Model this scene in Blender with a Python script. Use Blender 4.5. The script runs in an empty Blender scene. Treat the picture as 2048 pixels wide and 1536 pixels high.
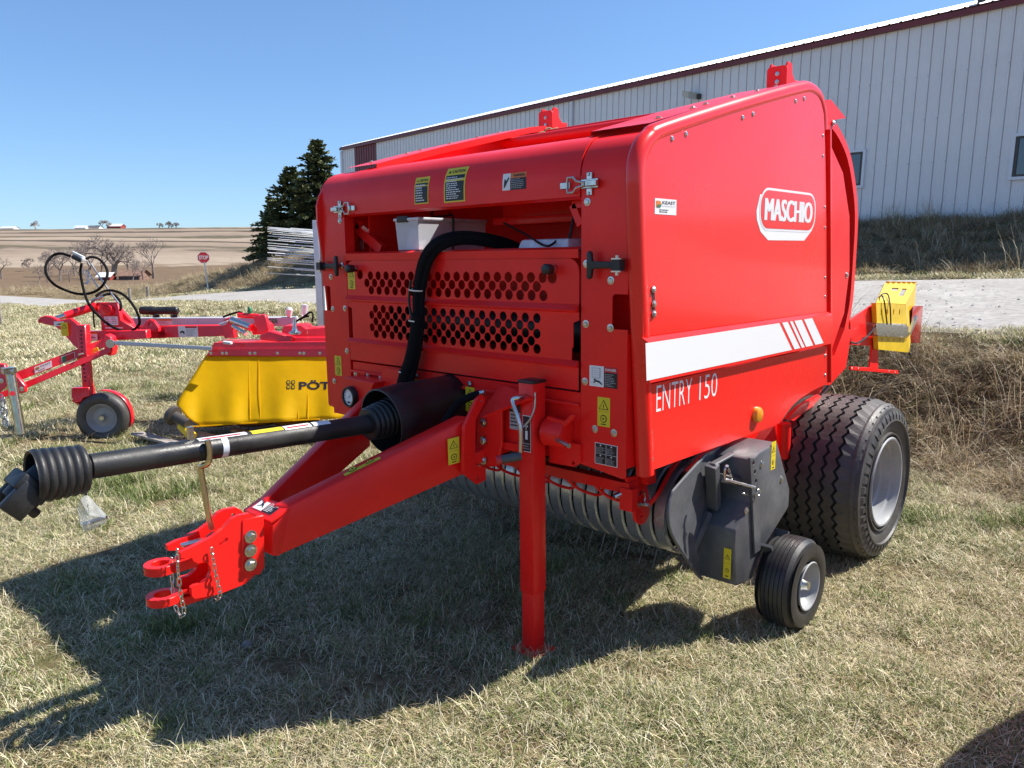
import bpy, bmesh, math, random
import numpy as np
from mathutils import Vector, Matrix, noise
from mathutils.geometry import tessellate_polygon

scene = bpy.context.scene
COL = scene.collection
R = math.radians
rng = np.random.default_rng(7)
random.seed(7)

# ------------------------------------------------------------------ camera
# solved from the baler's own edges: image axes in the world (right, down, forward)
CX, CY, F = 1024.0, 768.0, 1553.29
vL = Vector((-641 - CX, 536 - CY, F)); vR = Vector((2510 - CX, 503 - CY, F))
Yd = vR.normalized(); Xd = (-vL).normalized(); Xd = (Xd - Yd * Xd.dot(Yd)).normalized(); Zd = Xd.cross(Yd)
C_RIGHT = Vector((Xd.x, Yd.x, Zd.x)); C_DOWN = Vector((Xd.y, Yd.y, Zd.y)); C_FWD = Vector((Xd.z, Yd.z, Zd.z))
CAM = Vector((0, 0, 1.6))
cam_data = bpy.data.cameras.new('camera'); cam = bpy.data.objects.new('camera', cam_data); COL.objects.link(cam)
cam_data.sensor_fit = 'HORIZONTAL'; cam_data.sensor_width = 36.0; cam_data.lens = F / 2048 * 36.0
cam_data.clip_start = 0.05; cam_data.clip_end = 6000
mw = Matrix.Identity(4)
for i, c in enumerate((C_RIGHT, -C_DOWN, -C_FWD)):
    for j in range(3): mw[j][i] = c[j]
mw.translation = CAM
cam.matrix_world = mw
scene.camera = cam

# ------------------------------------------------------------------ sky, sun, exposure
SUN_DIR = Vector((0.47, 0.72, 1.0)).normalized()
world = bpy.data.worlds.new('World'); scene.world = world; world.use_nodes = True
wn = world.node_tree.nodes; wl = world.node_tree.links
sky = wn.new('ShaderNodeTexSky'); sky.sky_type = 'NISHITA'; sky.sun_disc = False
sky.sun_elevation = math.asin(SUN_DIR.z); sky.sun_rotation = math.atan2(SUN_DIR.x, SUN_DIR.y)
sky.altitude = 300; sky.air_density = 1.0; sky.dust_density = 0.25; sky.ozone_density = 3.0
bg = wn['Background']; bg.inputs['Strength'].default_value = 0.118
gam = wn.new('ShaderNodeGamma'); gam.inputs['Gamma'].default_value = 0.82
tin = wn.new('ShaderNodeMix'); tin.data_type = 'RGBA'; tin.blend_type = 'MULTIPLY'; tin.inputs[0].default_value = 1.0; tin.inputs[7].default_value = (0.60, 0.78, 1.0, 1)
wl.new(sky.outputs['Color'], gam.inputs['Color']); wl.new(gam.outputs['Color'], tin.inputs[6]); wl.new(tin.outputs[2], bg.inputs['Color'])
sun_data = bpy.data.lights.new('sun', 'SUN'); sun_data.energy = 4.3; sun_data.angle = R(0.53); sun_data.color = (1.0, 0.95, 0.87)
sun = bpy.data.objects.new('sun', sun_data); COL.objects.link(sun)
sun.rotation_euler = SUN_DIR.to_track_quat('Z', 'Y').to_euler(); sun.location = (20, 30, 40)
vs = scene.view_settings
vs.view_transform = 'Standard'; vs.look = 'None'; vs.exposure = 0.98; vs.gamma = 1.0; vs.use_curve_mapping = False
scene.render.engine = 'CYCLES'
scene.cycles.use_denoising = True
scene.cycles.max_bounces = 6; scene.cycles.transparent_max_bounces = 12

# ------------------------------------------------------------------ helpers
def ray(px, py):
    return C_RIGHT * ((px - CX) / F) + C_DOWN * ((py - CY) / F) + C_FWD
def P(px, py, X=None, Y=None, Z=None, D=None):
    """the point of the place seen at this spot of the photograph that lies on the given real plane"""
    d = ray(px, py)
    if X is not None: t = (X - CAM.x) / d.x
    elif Y is not None: t = (Y - CAM.y) / d.y
    elif Z is not None: t = (Z - CAM.z) / d.z
    else: t = D
    return CAM + d * t
def V(*a): return Vector(a)

MATS = {}
def mat(name, col, rough=0.5, metal=0.0, coat=0.0, spec=0.5, var=0.0, scale=8.0, bump=0.0, bscale=60.0, col2=None, trans=0.0, alpha=1.0, emit=None, rvar=0.0, ior=None):
    m = bpy.data.materials.new(name); m.use_nodes = True; MATS[name] = m
    nt = m.node_tree; b = nt.nodes['Principled BSDF']; L = nt.links
    b.inputs['Base Color'].default_value = (*col, 1); b.inputs['Roughness'].default_value = rough; b.inputs['Metallic'].default_value = metal
    b.inputs['Coat Weight'].default_value = coat; b.inputs['Coat Roughness'].default_value = 0.08
    b.inputs['Specular IOR Level'].default_value = spec
    b.inputs['Transmission Weight'].default_value = trans; b.inputs['Alpha'].default_value = alpha
    if ior: b.inputs['IOR'].default_value = ior
    if var or bump or col2 or rvar:
        tc = nt.nodes.new('ShaderNodeTexCoord')
        nz = nt.nodes.new('ShaderNodeTexNoise'); nz.inputs['Scale'].default_value = scale; nz.inputs['Detail'].default_value = 6; nz.inputs['Roughness'].default_value = 0.6
        L.new(tc.outputs['Object'], nz.inputs['Vector'])
        if var or col2:
            mx = nt.nodes.new('ShaderNodeMix'); mx.data_type = 'RGBA'
            c2 = col2 or tuple(max(0, c * (1 - var)) for c in col)
            c1 = col if col2 else tuple(min(1, c * (1 + var * 0.5)) for c in col)
            mx.inputs[6].default_value = (*c1, 1); mx.inputs[7].default_value = (*c2, 1)
            mr = nt.nodes.new('ShaderNodeMapRange'); mr.inputs['From Min'].default_value = 0.35; mr.inputs['From Max'].default_value = 0.65
            L.new(nz.outputs['Fac'], mr.inputs['Value']); L.new(mr.outputs[0], mx.inputs[0]); L.new(mx.outputs[2], b.inputs['Base Color'])
        if rvar:
            mr2 = nt.nodes.new('ShaderNodeMapRange'); mr2.inputs['To Min'].default_value = max(0.02, rough - rvar); mr2.inputs['To Max'].default_value = rough + rvar
            mr2.inputs['From Min'].default_value = 0.3; mr2.inputs['From Max'].default_value = 0.7
            L.new(nz.outputs['Fac'], mr2.inputs['Value']); L.new(mr2.outputs[0], b.inputs['Roughness'])
        if bump:
            n2 = nt.nodes.new('ShaderNodeTexNoise'); n2.inputs['Scale'].default_value = bscale; n2.inputs['Detail'].default_value = 4
            L.new(tc.outputs['Object'], n2.inputs['Vector'])
            bp = nt.nodes.new('ShaderNodeBump'); bp.inputs['Strength'].default_value = bump; bp.inputs['Distance'].default_value = 0.01
            L.new(n2.outputs['Fac'], bp.inputs['Height']); L.new(bp.outputs[0], b.inputs['Normal'])
    return m
def M(n): return MATS[n]

def tag(o, label=None, cat=None, group=None, kind=None):
    if label: o['label'] = label
    if cat: o['category'] = cat
    if group: o['group'] = group
    if kind: o['kind'] = kind
    return o
def attach(o, parent):
    if parent is not None:
        o.parent = parent
        inv = Matrix.Identity(4); p = parent
        # every parent carries either a pure location (thing Empties) or identity with its own parent inverse
        o.matrix_parent_inverse = world_of(parent).inverted()
    return o
def world_of(o):
    m = o.matrix_basis.copy()
    if o.parent is not None: m = world_of(o.parent) @ o.matrix_parent_inverse @ m
    return m
def empty(name, loc, label, cat, group=None):
    o = bpy.data.objects.new(name, None); COL.objects.link(o); o.location = loc; o.empty_display_size = 0.2
    return tag(o, label, cat, group)
class MB:
    """collects geometry; build() links it as one mesh object"""
    def __init__(s): s.v = []; s.f = []; s.m = []; s.cur = 0
    def add(s, vs, fs, mi=None):
        n = len(s.v); s.v += [tuple(v) for v in vs]; s.f += [tuple(i + n for i in f) for f in fs]
        s.m += [s.cur if mi is None else mi] * len(fs); return s
    def box(s, c, size, rot=None, mi=None):
        c = Vector(c); hx, hy, hz = (k / 2 for k in size)
        pts = [Vector((x, y, z)) for x in (-hx, hx) for y in (-hy, hy) for z in (-hz, hz)]
        if rot is not None: pts = [rot @ p for p in pts]
        return s.add([c + p for p in pts], [(0, 1, 3, 2), (4, 6, 7, 5), (0, 4, 5, 1), (2, 3, 7, 6), (0, 2, 6, 4), (1, 5, 7, 3)], mi)
    def hexa(s, b, t, mi=None):
        """solid between quad b and quad t (4 points each)"""
        return s.add(list(b) + list(t), [(3, 2, 1, 0), (4, 5, 6, 7), (0, 1, 5, 4), (1, 2, 6, 5), (2, 3, 7, 6), (3, 0, 4, 7)], mi)
    def bar(s, a, b, w, h, up=(0, 0, 1), mi=None):
        a = Vector(a); b = Vector(b); d = (b - a).normalized(); up = Vector(up)
        sx = d.cross(up).normalized() * (w / 2); sz = sx.cross(d).normalized() * (h / 2)
        return s.hexa([a - sx - sz, a + sx - sz, a + sx + sz, a - sx + sz], [b - sx - sz, b + sx - sz, b + sx + sz, b - sx + sz], mi)
    def tube(s, pts, r, n=10, cap=True, mi=None, closed=False):
        pts = [Vector(p) for p in pts]; m = len(pts); rr = r if isinstance(r, (list, tuple)) else [r] * m
        vs = []; prev = None
        for i, p in enumerate(pts):
            if closed: d = (pts[(i + 1) % m] - pts[i - 1]).normalized()
            else: d = (pts[min(i + 1, m - 1)] - pts[max(i - 1, 0)]).normalized()
            if prev is None:
                a = Vector((0, 0, 1)) if abs(d.z) < 0.9 else Vector((1, 0, 0))
                x = d.cross(a).normalized()
            else: x = (prev - d * prev.dot(d)).normalized()
            prev = x; y = d.cross(x)
            for k in range(n):
                t = 2 * math.pi * k / n; vs.append(p + (x * math.cos(t) + y * math.sin(t)) * rr[i])
        fs = []
        for i in range(m if closed else m - 1):
            j = (i + 1) % m
            for k in range(n): fs.append((i * n + k, i * n + (k + 1) % n, j * n + (k + 1) % n, j * n + k))
        if cap and not closed: fs.append(tuple(range(n - 1, -1, -1))); fs.append(tuple((m - 1) * n + k for k in range(n)))
        return s.add(vs, fs, mi)
    def cyl(s, a, b, r, n=20, mi=None): return s.tube([a, b], r, n, True, mi)
    def lathe(s, o, axis, prof, n=32, mi=None, closed=False):
        """prof: (along axis, radius)"""
        o = Vector(o); d = Vector(axis).normalized(); a = Vector((0, 0, 1)) if abs(d.z) < 0.9 else Vector((1, 0, 0))
        x = d.cross(a).normalized(); y = d.cross(x); vs = []
        for (t, r) in prof:
            for k in range(n):
                an = 2 * math.pi * k / n; vs.append(o + d * t + (x * math.cos(an) + y * math.sin(an)) * r)
        fs = []
        m = len(prof)
        for i in range(m if closed else m - 1):
            j = (i + 1) % m
            for k in range(n): fs.append((i * n + k, i * n + (k + 1) % n, j * n + (k + 1) % n, j * n + k))
        return s.add(vs, fs, mi)
    def plate(s, outer, nrm, th, holes=(), mi=None):
        """flat plate from a 3D outline (front face on the outline, thickness th against nrm), holes cut through"""
        nrm = Vector(nrm).normalized(); loops = [[Vector(p) for p in outer]] + [[Vector(p) for p in h] for h in holes]
        tris = tessellate_polygon(loops); flat = [p for l in loops for p in l]; n = len(flat)
        vs = flat + [p - nrm * th for p in flat]; fs = []
        for t in tris:
            a, b, c = t
            g = (flat[b] - flat[a]).cross(flat[c] - flat[a])
            if g.dot(nrm) < 0: a, c = c, a
            fs.append((a, b, c)); fs.append((c + n, b + n, a + n))
        o = 0
        for l in loops:
            k = len(l)
            for i in range(k): fs.append((o + i, o + (i + 1) % k, o + (i + 1) % k + n, o + i + n))
            o += k
        return s.add(vs, fs, mi)
    def build(s, name, mats, parent=None, smooth=False, bevel=0.0, label=None, ang=35, seg=2):
        me = bpy.data.meshes.new(name); me.from_pydata(s.v, [], s.f)
        if not isinstance(mats, (list, tuple)): mats = [mats]
        for m in mats: me.materials.append(M(m) if isinstance(m, str) else m)
        if len(mats) > 1: me.polygons.foreach_set('material_index', s.m)
        bm = bmesh.new(); bm.from_mesh(me)
        if bevel:
            bmesh.ops.remove_doubles(bm, verts=bm.verts, dist=1e-5)
        bmesh.ops.recalc_face_normals(bm, faces=bm.faces)
        if bevel:
            ed = [e for e in bm.edges if len(e.link_faces) == 2 and e.calc_face_angle(0) > R(30)]
            bmesh.ops.bevel(bm, geom=ed, offset=bevel, segments=seg, affect='EDGES', clamp_overlap=True, profile=0.5)
        if smooth or bevel:
            for f in bm.faces: f.smooth = True
            for e in bm.edges:
                e.smooth = not (len(e.link_faces) == 2 and e.calc_face_angle(0) > R(ang))
        bm.to_mesh(me); bm.free()
        o = bpy.data.objects.new(name, me); COL.objects.link(o); attach(o, parent)
        if label: o['label'] = label
        return o
def share(o, name, mtx, parent):
    """another piece with the same mesh, moved by mtx"""
    c = bpy.data.objects.new(name, o.data); COL.objects.link(c); c.matrix_basis = mtx; attach(c, parent); return c
def ring(c, u, v, r, n=16, r2=None):
    c = Vector(c); u = Vector(u); v = Vector(v); r2 = r2 or r
    return [c + u * (r * math.cos(2 * math.pi * k / n)) + v * (r2 * math.sin(2 * math.pi * k / n)) for k in range(n)]
def rrect(c, u, v, w, h, r, n=4):
    c = Vector(c); u = Vector(u); v = Vector(v); out = []
    for (sx, sy, a0) in ((1, 1, 0), (-1, 1, 90), (-1, -1, 180), (1, -1, 270)):
        for k in range(n + 1):
            a = R(a0 + 90 * k / n); out.append(c + u * (sx * (w / 2 - r) + r * math.cos(a)) + v * (sy * (h / 2 - r) + r * math.sin(a)))
    return out
def smooth_path(pts, n=6, closed=False):
    pts = [Vector(p) for p in pts]; m = len(pts); out = []
    for i in range(m if closed else m - 1):
        p0 = pts[i - 1] if (i > 0 or closed) else pts[0] * 2 - pts[1]
        p1 = pts[i]; p2 = pts[(i + 1) % m]
        p3 = pts[(i + 2) % m] if (i + 2 < m or closed) else p2 * 2 - p1
        for k in range(n):
            t = k / n
            out.append(0.5 * ((2 * p1) + (p2 - p0) * t + (2 * p0 - 5 * p1 + 4 * p2 - p3) * t * t + (3 * p1 - p0 - 3 * p2 + p3) * t ** 3))
    if not closed: out.append(pts[-1])
    return out
_text_cache = {}
def text_geo(txt, size=1.0, bold=0.0, sx=1.0):
    """flat triangles of a word: list of 2D points, faces (height about `size`)"""
    key = (txt, bold, sx)
    if key not in _text_cache:
        cu = bpy.data.curves.new('t', 'FONT'); cu.body = txt; cu.size = 1.0; cu.offset = bold; cu.resolution_u = 3
        ob = bpy.data.objects.new('t', cu); COL.objects.link(ob)
        dg = bpy.context.evaluated_depsgraph_get()
        me = bpy.data.meshes.new_from_object(ob.evaluated_get(dg))
        vs = [(v.co.x * sx, v.co.y) for v in me.vertices]; fs = [tuple(p.vertices) for p in me.polygons]
        bpy.data.objects.remove(ob); bpy.data.curves.remove(cu); bpy.data.meshes.remove(me)
        x0 = min(v[0] for v in vs); x1 = max(v[0] for v in vs); y0 = min(v[1] for v in vs); y1 = max(v[1] for v in vs)
        vs = [((x - x0) / (y1 - y0), (y - y0) / (y1 - y0)) for x, y in vs]
        _text_cache[key] = (vs, fs, (x1 - x0) / (y1 - y0))
    return _text_cache[key]
class Flat:
    """flat print on a plane with corner o, axes u (right), v (up), normal n; every layer a little prouder than the last"""
    def __init__(s, o, u, v, n=None, step=0.0009):
        s.o = Vector(o); s.u = Vector(u).normalized(); s.v = Vector(v).normalized()
        s.n = Vector(n).normalized() if n is not None else s.u.cross(s.v); s.mb = MB(); s.mats = []; s.step = step; s.lay = 1
    def _mi(s, m):
        if m not in s.mats: s.mats.append(m)
        return s.mats.index(m)
    def pt(s, x, y, k=None): return s.o + s.u * x + s.v * y + s.n * (s.step * (k or s.lay))
    def poly(s, pts, m, k=None):
        q = [s.pt(x, y, k) for x, y in pts]
        if len(q) == 4: s.mb.add(q, [(0, 1, 2, 3)], s._mi(m))
        else: s.mb.add(q, tessellate_polygon([q]), s._mi(m))
    def rect(s, x, y, w, h, m, k=None): s.poly([(x, y), (x + w, y), (x + w, y + h), (x, y + h)], m, k)
    def text(s, txt, x, y, h, m, bold=0.0, sx=1.0, w=None, k=None, skew=0):
        vs, fs, asp = text_geo(txt, 1, bold, sx); kx = h if w is None else w / asp
        s.mb.add([s.pt(x + a * kx + skew * b * h, y + b * h, k) for a, b in vs], fs, s._mi(m))
    def lines(s, x, y, w, h, n, m, k=None, seed=0):
        r = random.Random(seed); p = h / n
        for i in range(n):
            yy = y + h - (i + 1) * p + p * 0.3; xx = x
            end = x + w * (r.uniform(0.55, 1.0))
            while xx < end:
                ww = min(r.uniform(0.05, 0.16) * w, end - xx); s.rect(xx, yy, ww, p * 0.45, m, k); xx += ww + 0.035 * w
    def tri(s, cx, cy, r, m, k=None): s.poly([(cx + r * math.cos(R(90 + 120 * i)), cy + r * math.sin(R(90 + 120 * i))) for i in range(3)], m, k)
    def disc(s, cx, cy, r, m, k=None, n=16): s.poly([(cx + r * math.cos(2 * math.pi * i / n), cy + r * math.sin(2 * math.pi * i / n)) for i in range(n)], m, k)
    def build(s, name, parent, label=None):
        me = bpy.data.meshes.new(name); me.from_pydata(s.mb.v, [], s.mb.f)
        for m in s.mats: me.materials.append(M(m))
        me.polygons.foreach_set('material_index', s.mb.m)
        o = bpy.data.objects.new(name, me); COL.objects.link(o); attach(o, parent)
        if label: o['label'] = label
        return o

# ------------------------------------------------------------------ materials
mat('red', (0.92, 0.016, 0.013), 0.36, coat=0.1, spec=0.3, var=0.10, scale=2.2, rvar=0.10, bump=0.03, bscale=3)
mat('red_gloss', (0.90, 0.020, 0.015), 0.30, coat=0.42, spec=0.35, var=0.08, scale=1.3, rvar=0.08, bump=0.035, bscale=1.6)
mat('red_mower', (0.82, 0.012, 0.024), 0.32, coat=0.3, var=0.12, scale=5, rvar=0.08)
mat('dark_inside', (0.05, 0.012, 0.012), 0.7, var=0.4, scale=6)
mat('white', (0.78, 0.78, 0.76), 0.35, var=0.05)
mat('white_print', (0.80, 0.80, 0.79), 0.4)
mat('black_print', (0.012, 0.012, 0.014), 0.45)
mat('yellow_print', (0.75, 0.58, 0.02), 0.4)
mat('orange_print', (0.70, 0.20, 0.03), 0.45)
mat('red_print', (0.55, 0.02, 0.03), 0.4)
mat('green_print', (0.03, 0.20, 0.08), 0.4)
mat('grey_print', (0.35, 0.35, 0.36), 0.4)
mat('steel', (0.55, 0.55, 0.54), 0.32, metal=1.0, var=0.2, scale=14, rvar=0.12)
mat('zinc', (0.62, 0.62, 0.58), 0.28, metal=1.0, var=0.15, scale=30, rvar=0.1)
mat('zinc_yellow', (0.62, 0.55, 0.36), 0.3, metal=1.0, var=0.2, scale=20, rvar=0.1)
mat('pickup_steel', (0.50, 0.53, 0.57), 0.34, metal=0.75, var=0.25, scale=9, rvar=0.15)
mat('grey_dark', (0.100, 0.103, 0.110), 0.42, var=0.35, scale=7, rvar=0.12, bump=0.05, bscale=90)
mat('black', (0.012, 0.012, 0.013), 0.42, var=0.3, scale=12, rvar=0.1)
mat('black_plastic', (0.012, 0.012, 0.013), 0.45, var=0.5, scale=7, col2=(0.026, 0.026, 0.026), rvar=0.15, bump=0.08, bscale=120)
mat('hose', (0.007, 0.007, 0.008), 0.92, spec=0.2, bump=0.4, bscale=500)
mat('rubber', (0.045, 0.043, 0.041), 0.5, var=0.4, scale=9, col2=(0.085, 0.080, 0.073), rvar=0.12, bump=0.15, bscale=150)
mat('rubber_groove_shade', (0.008, 0.008, 0.008), 0.8)  # clean rubber of grooves and slots, painted darker to deepen their shade
mat('rubber_clean', (0.020, 0.020, 0.020), 0.45, var=0.3, scale=9, col2=(0.035, 0.033, 0.031), rvar=0.1, bump=0.1, bscale=150)
mat('rim_grey', (0.33, 0.34, 0.345), 0.45, metal=0.0, var=0.12, scale=9, rvar=0.1)
mat('amber', (0.80, 0.30, 0.01), 0.25, coat=0.5)
mat('yellow', (0.78, 0.52, 0.015), 0.38, var=0.12, scale=10)
mat('yellow_tarp', (0.70, 0.50, 0.012), 0.5, var=0.12, scale=3, rvar=0.1, bump=0.25, bscale=14)
mat('light_grey_paint', (0.52, 0.53, 0.55), 0.36, var=0.1, scale=6)
mat('clear_plastic', (0.78, 0.82, 0.88), 0.2, alpha=0.62)
mat('bag_plastic', (0.80, 0.84, 0.90), 0.22, trans=0.5, alpha=0.5, var=0.3, scale=30, ior=1.1)
mat('milky', (0.66, 0.70, 0.78), 0.4, var=0.25, scale=16)
mat('cardboard', (0.42, 0.30, 0.19), 0.8, var=0.15, scale=10)
mat('twine', (0.36, 0.27, 0.16), 0.9, var=0.4, scale=80)
mat('glass_dial', (0.80, 0.84, 0.88), 0.12, coat=0.6)
mat('wood_grey', (0.33, 0.29, 0.25), 0.85, var=0.45, scale=6, bump=0.3, bscale=40)
mat('tail_red', (0.45, 0.01, 0.01), 0.2, coat=0.5)

def add_translucent(name, f):
    nt = M(name).node_tree; b = nt.nodes['Principled BSDF']; t = nt.nodes.new('ShaderNodeBsdfTranslucent'); ms = nt.nodes.new('ShaderNodeMixShader'); ms.inputs[0].default_value = f
    t.inputs['Color'].default_value = b.inputs['Base Color'].default_value
    nt.links.new(b.outputs[0], ms.inputs[1]); nt.links.new(t.outputs[0], ms.inputs[2]); nt.links.new(ms.outputs[0], nt.nodes['Material Output'].inputs['Surface'])
mat('yellow_tarp', (0.90, 0.60, 0.004), 0.6, spec=0.2, var=0.10, scale=3, rvar=0.1, bump=0.25, bscale=14); add_translucent('yellow_tarp', 0.55)
# ================================================================== terrain
_fh = Vector((C_FWD.x, C_FWD.y)).normalized(); _rh = Vector((-_fh.y, _fh.x)) * -1
EU = _fh * 0.8028 - _rh * 0.5962; EV = _fh * 0.5962 + _rh * 0.8028      # along the gravel road / across it towards the shed
def uv(x, y): return x * EU.x + y * EU.y, x * EV.x + y * EV.y
def xy(u, v): return EU.x * u + EV.x * v, EU.y * u + EV.y * v
def sstep(a, b, t):
    t = np.clip((t - a) / (b - a), 0, 1); return t * t * (3 - 2 * t)
def road_near(u):
    u = np.asarray(u, float)
    return np.where(u < -12, 1.27, np.where(u < 25, 0.95 - 0.027 * u, np.interp(u, [25, 40, 54, 66, 80, 120], [0.275, -0.23, -0.87, -1.6, -2.2, -2.4])))
def waves(x, y):
    return (np.sin(x * 1.7 + 0.6 * np.sin(y * 1.1)) * np.sin(y * 1.9 + 1.3) * 0.012 + np.sin(x * 0.61 + 2) * np.sin(y * 0.53 + 1) * 0.02
            + np.sin(x * 5.1 + y * 2.3) * np.sin(y * 4.7 - x) * 0.006)
def terrain(x, y):
    x = np.asarray(x, float); y = np.asarray(y, float)
    u = x * EU.x + y * EU.y; v = x * EV.x + y * EV.y; r = np.hypot(x, y)
    zn = road_near(u); zf = zn + 0.42
    lawn = np.interp(u, [12, 17, 23, 29, 40, 60, 80, 120], [0, -0.06, -0.28, -0.50, -0.87, -1.52, -2.2, -2.4])
    lawn = lawn + waves(x, y) * sstep(1.0, 3.0, r) * (1 - 0.7 * np.exp(-((x + 2.2) ** 2 + (y - 3.2) ** 2) / 6))
    vs_ = 6.2 - 3.4 * sstep(8, 26, u)
    rough = (np.sin(x * 3.1 + y) * np.sin(y * 2.7 - 0.5 * x) * 0.06 + np.sin(x * 1.3 - y * 0.7 + 1) * 0.05)
    t = np.clip((v - vs_) / (8.1 - vs_), 0, 1); tt = t * t * (3 - 2 * t)
    z = lawn * (1 - tt) + zn * tt + rough * np.sin(math.pi * t) * sstep(30, 12, u)
    z = np.where(v > 8.1, zn + (zf - zn) * np.clip((v - 8.1) / 6.7, 0, 1), z)
    zb = 2.46 - 0.062 * np.clip(u - 42, 0, 200)
    t2 = np.clip((v - 15.2) / 5.0, 0, 1); tt2 = t2 * t2 * (3 - 2 * t2) * 0.6 + t2 * 0.4
    bank = zf * (1 - tt2) + np.maximum(zb, zf) * tt2 + (np.sin(u * 1.9 + v) * np.sin(v * 1.7) * 0.10 + np.sin(u * 0.8) * 0.06) * np.sin(math.pi * t2)
    z = np.where(v > 15.2, bank, z)
    far = np.interp(r, [0, 75, 95, 130, 200, 300, 420, 560, 720, 900, 3200], [-1.9, -1.9, -2.2, -2.5, -1.7, 2.8, 10.6, 19.6, 28.6, 33, 26])
    side = (x * _rh.x + y * _rh.y) / np.maximum(r, 1)                       # rises gently to the right
    far = far + np.clip(side + 0.5, 0, 1) * 9 * sstep(250, 700, r) + np.sin(x * 0.012) * np.sin(y * 0.011 + 1) * 1.2 * sstep(150, 300, r)
    k = sstep(75, 135, r)
    return z * (1 - k) + far * k
def road_lines():
    """centre line points (u, v, half width)"""
    main = [(-16, 60, 3.3), (-14, 36, 3.3), (-10, 21, 3.4), (-4, 13.4, 3.5), (4, 11.5, 3.3), (20, 11.5, 3.3), (40, 11.5, 3.3), (54, 11.0, 3.3), (64, 9.0, 3.6), (70, 5.0, 3.8), (74, 0, 3.6), (77, -12, 3.4), (79, -40, 3.4)]
    side = [(56, 11.5, 3.3), (70, 11.2, 3.2), (86, 9.6, 3.0), (105, 7.4, 3.0), (125, 4.2, 3.0), (150, -1, 3.0), (200, -14, 3.2)]
    return main, side
def dense(line, n=10):
    p = [Vector(q) for q in line]; return smooth_path(p, n)
ROADS = [dense(l, 14) for l in road_lines()]
_rp = np.array([(p.x, p.y, p.z) for l in ROADS for p in l])
def road_dist(u, v):
    """signed distance to the nearest road edge (negative on the road)"""
    u = np.asarray(u, float).ravel(); v = np.asarray(v, float).ravel(); out = np.full(u.shape, 1e9)
    for l in ROADS:
        for a, b in zip(l[:-1], l[1:]):
            dx, dy = b.x - a.x, b.y - a.y; L2 = dx * dx + dy * dy + 1e-9
            t = np.clip(((u - a.x) * dx + (v - a.y) * dy) / L2, 0, 1)
            d = np.hypot(u - a.x - t * dx, v - a.y - t * dy) - (a.z + (b.z - a.z) * t)
            out = np.minimum(out, d)
    return out

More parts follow.
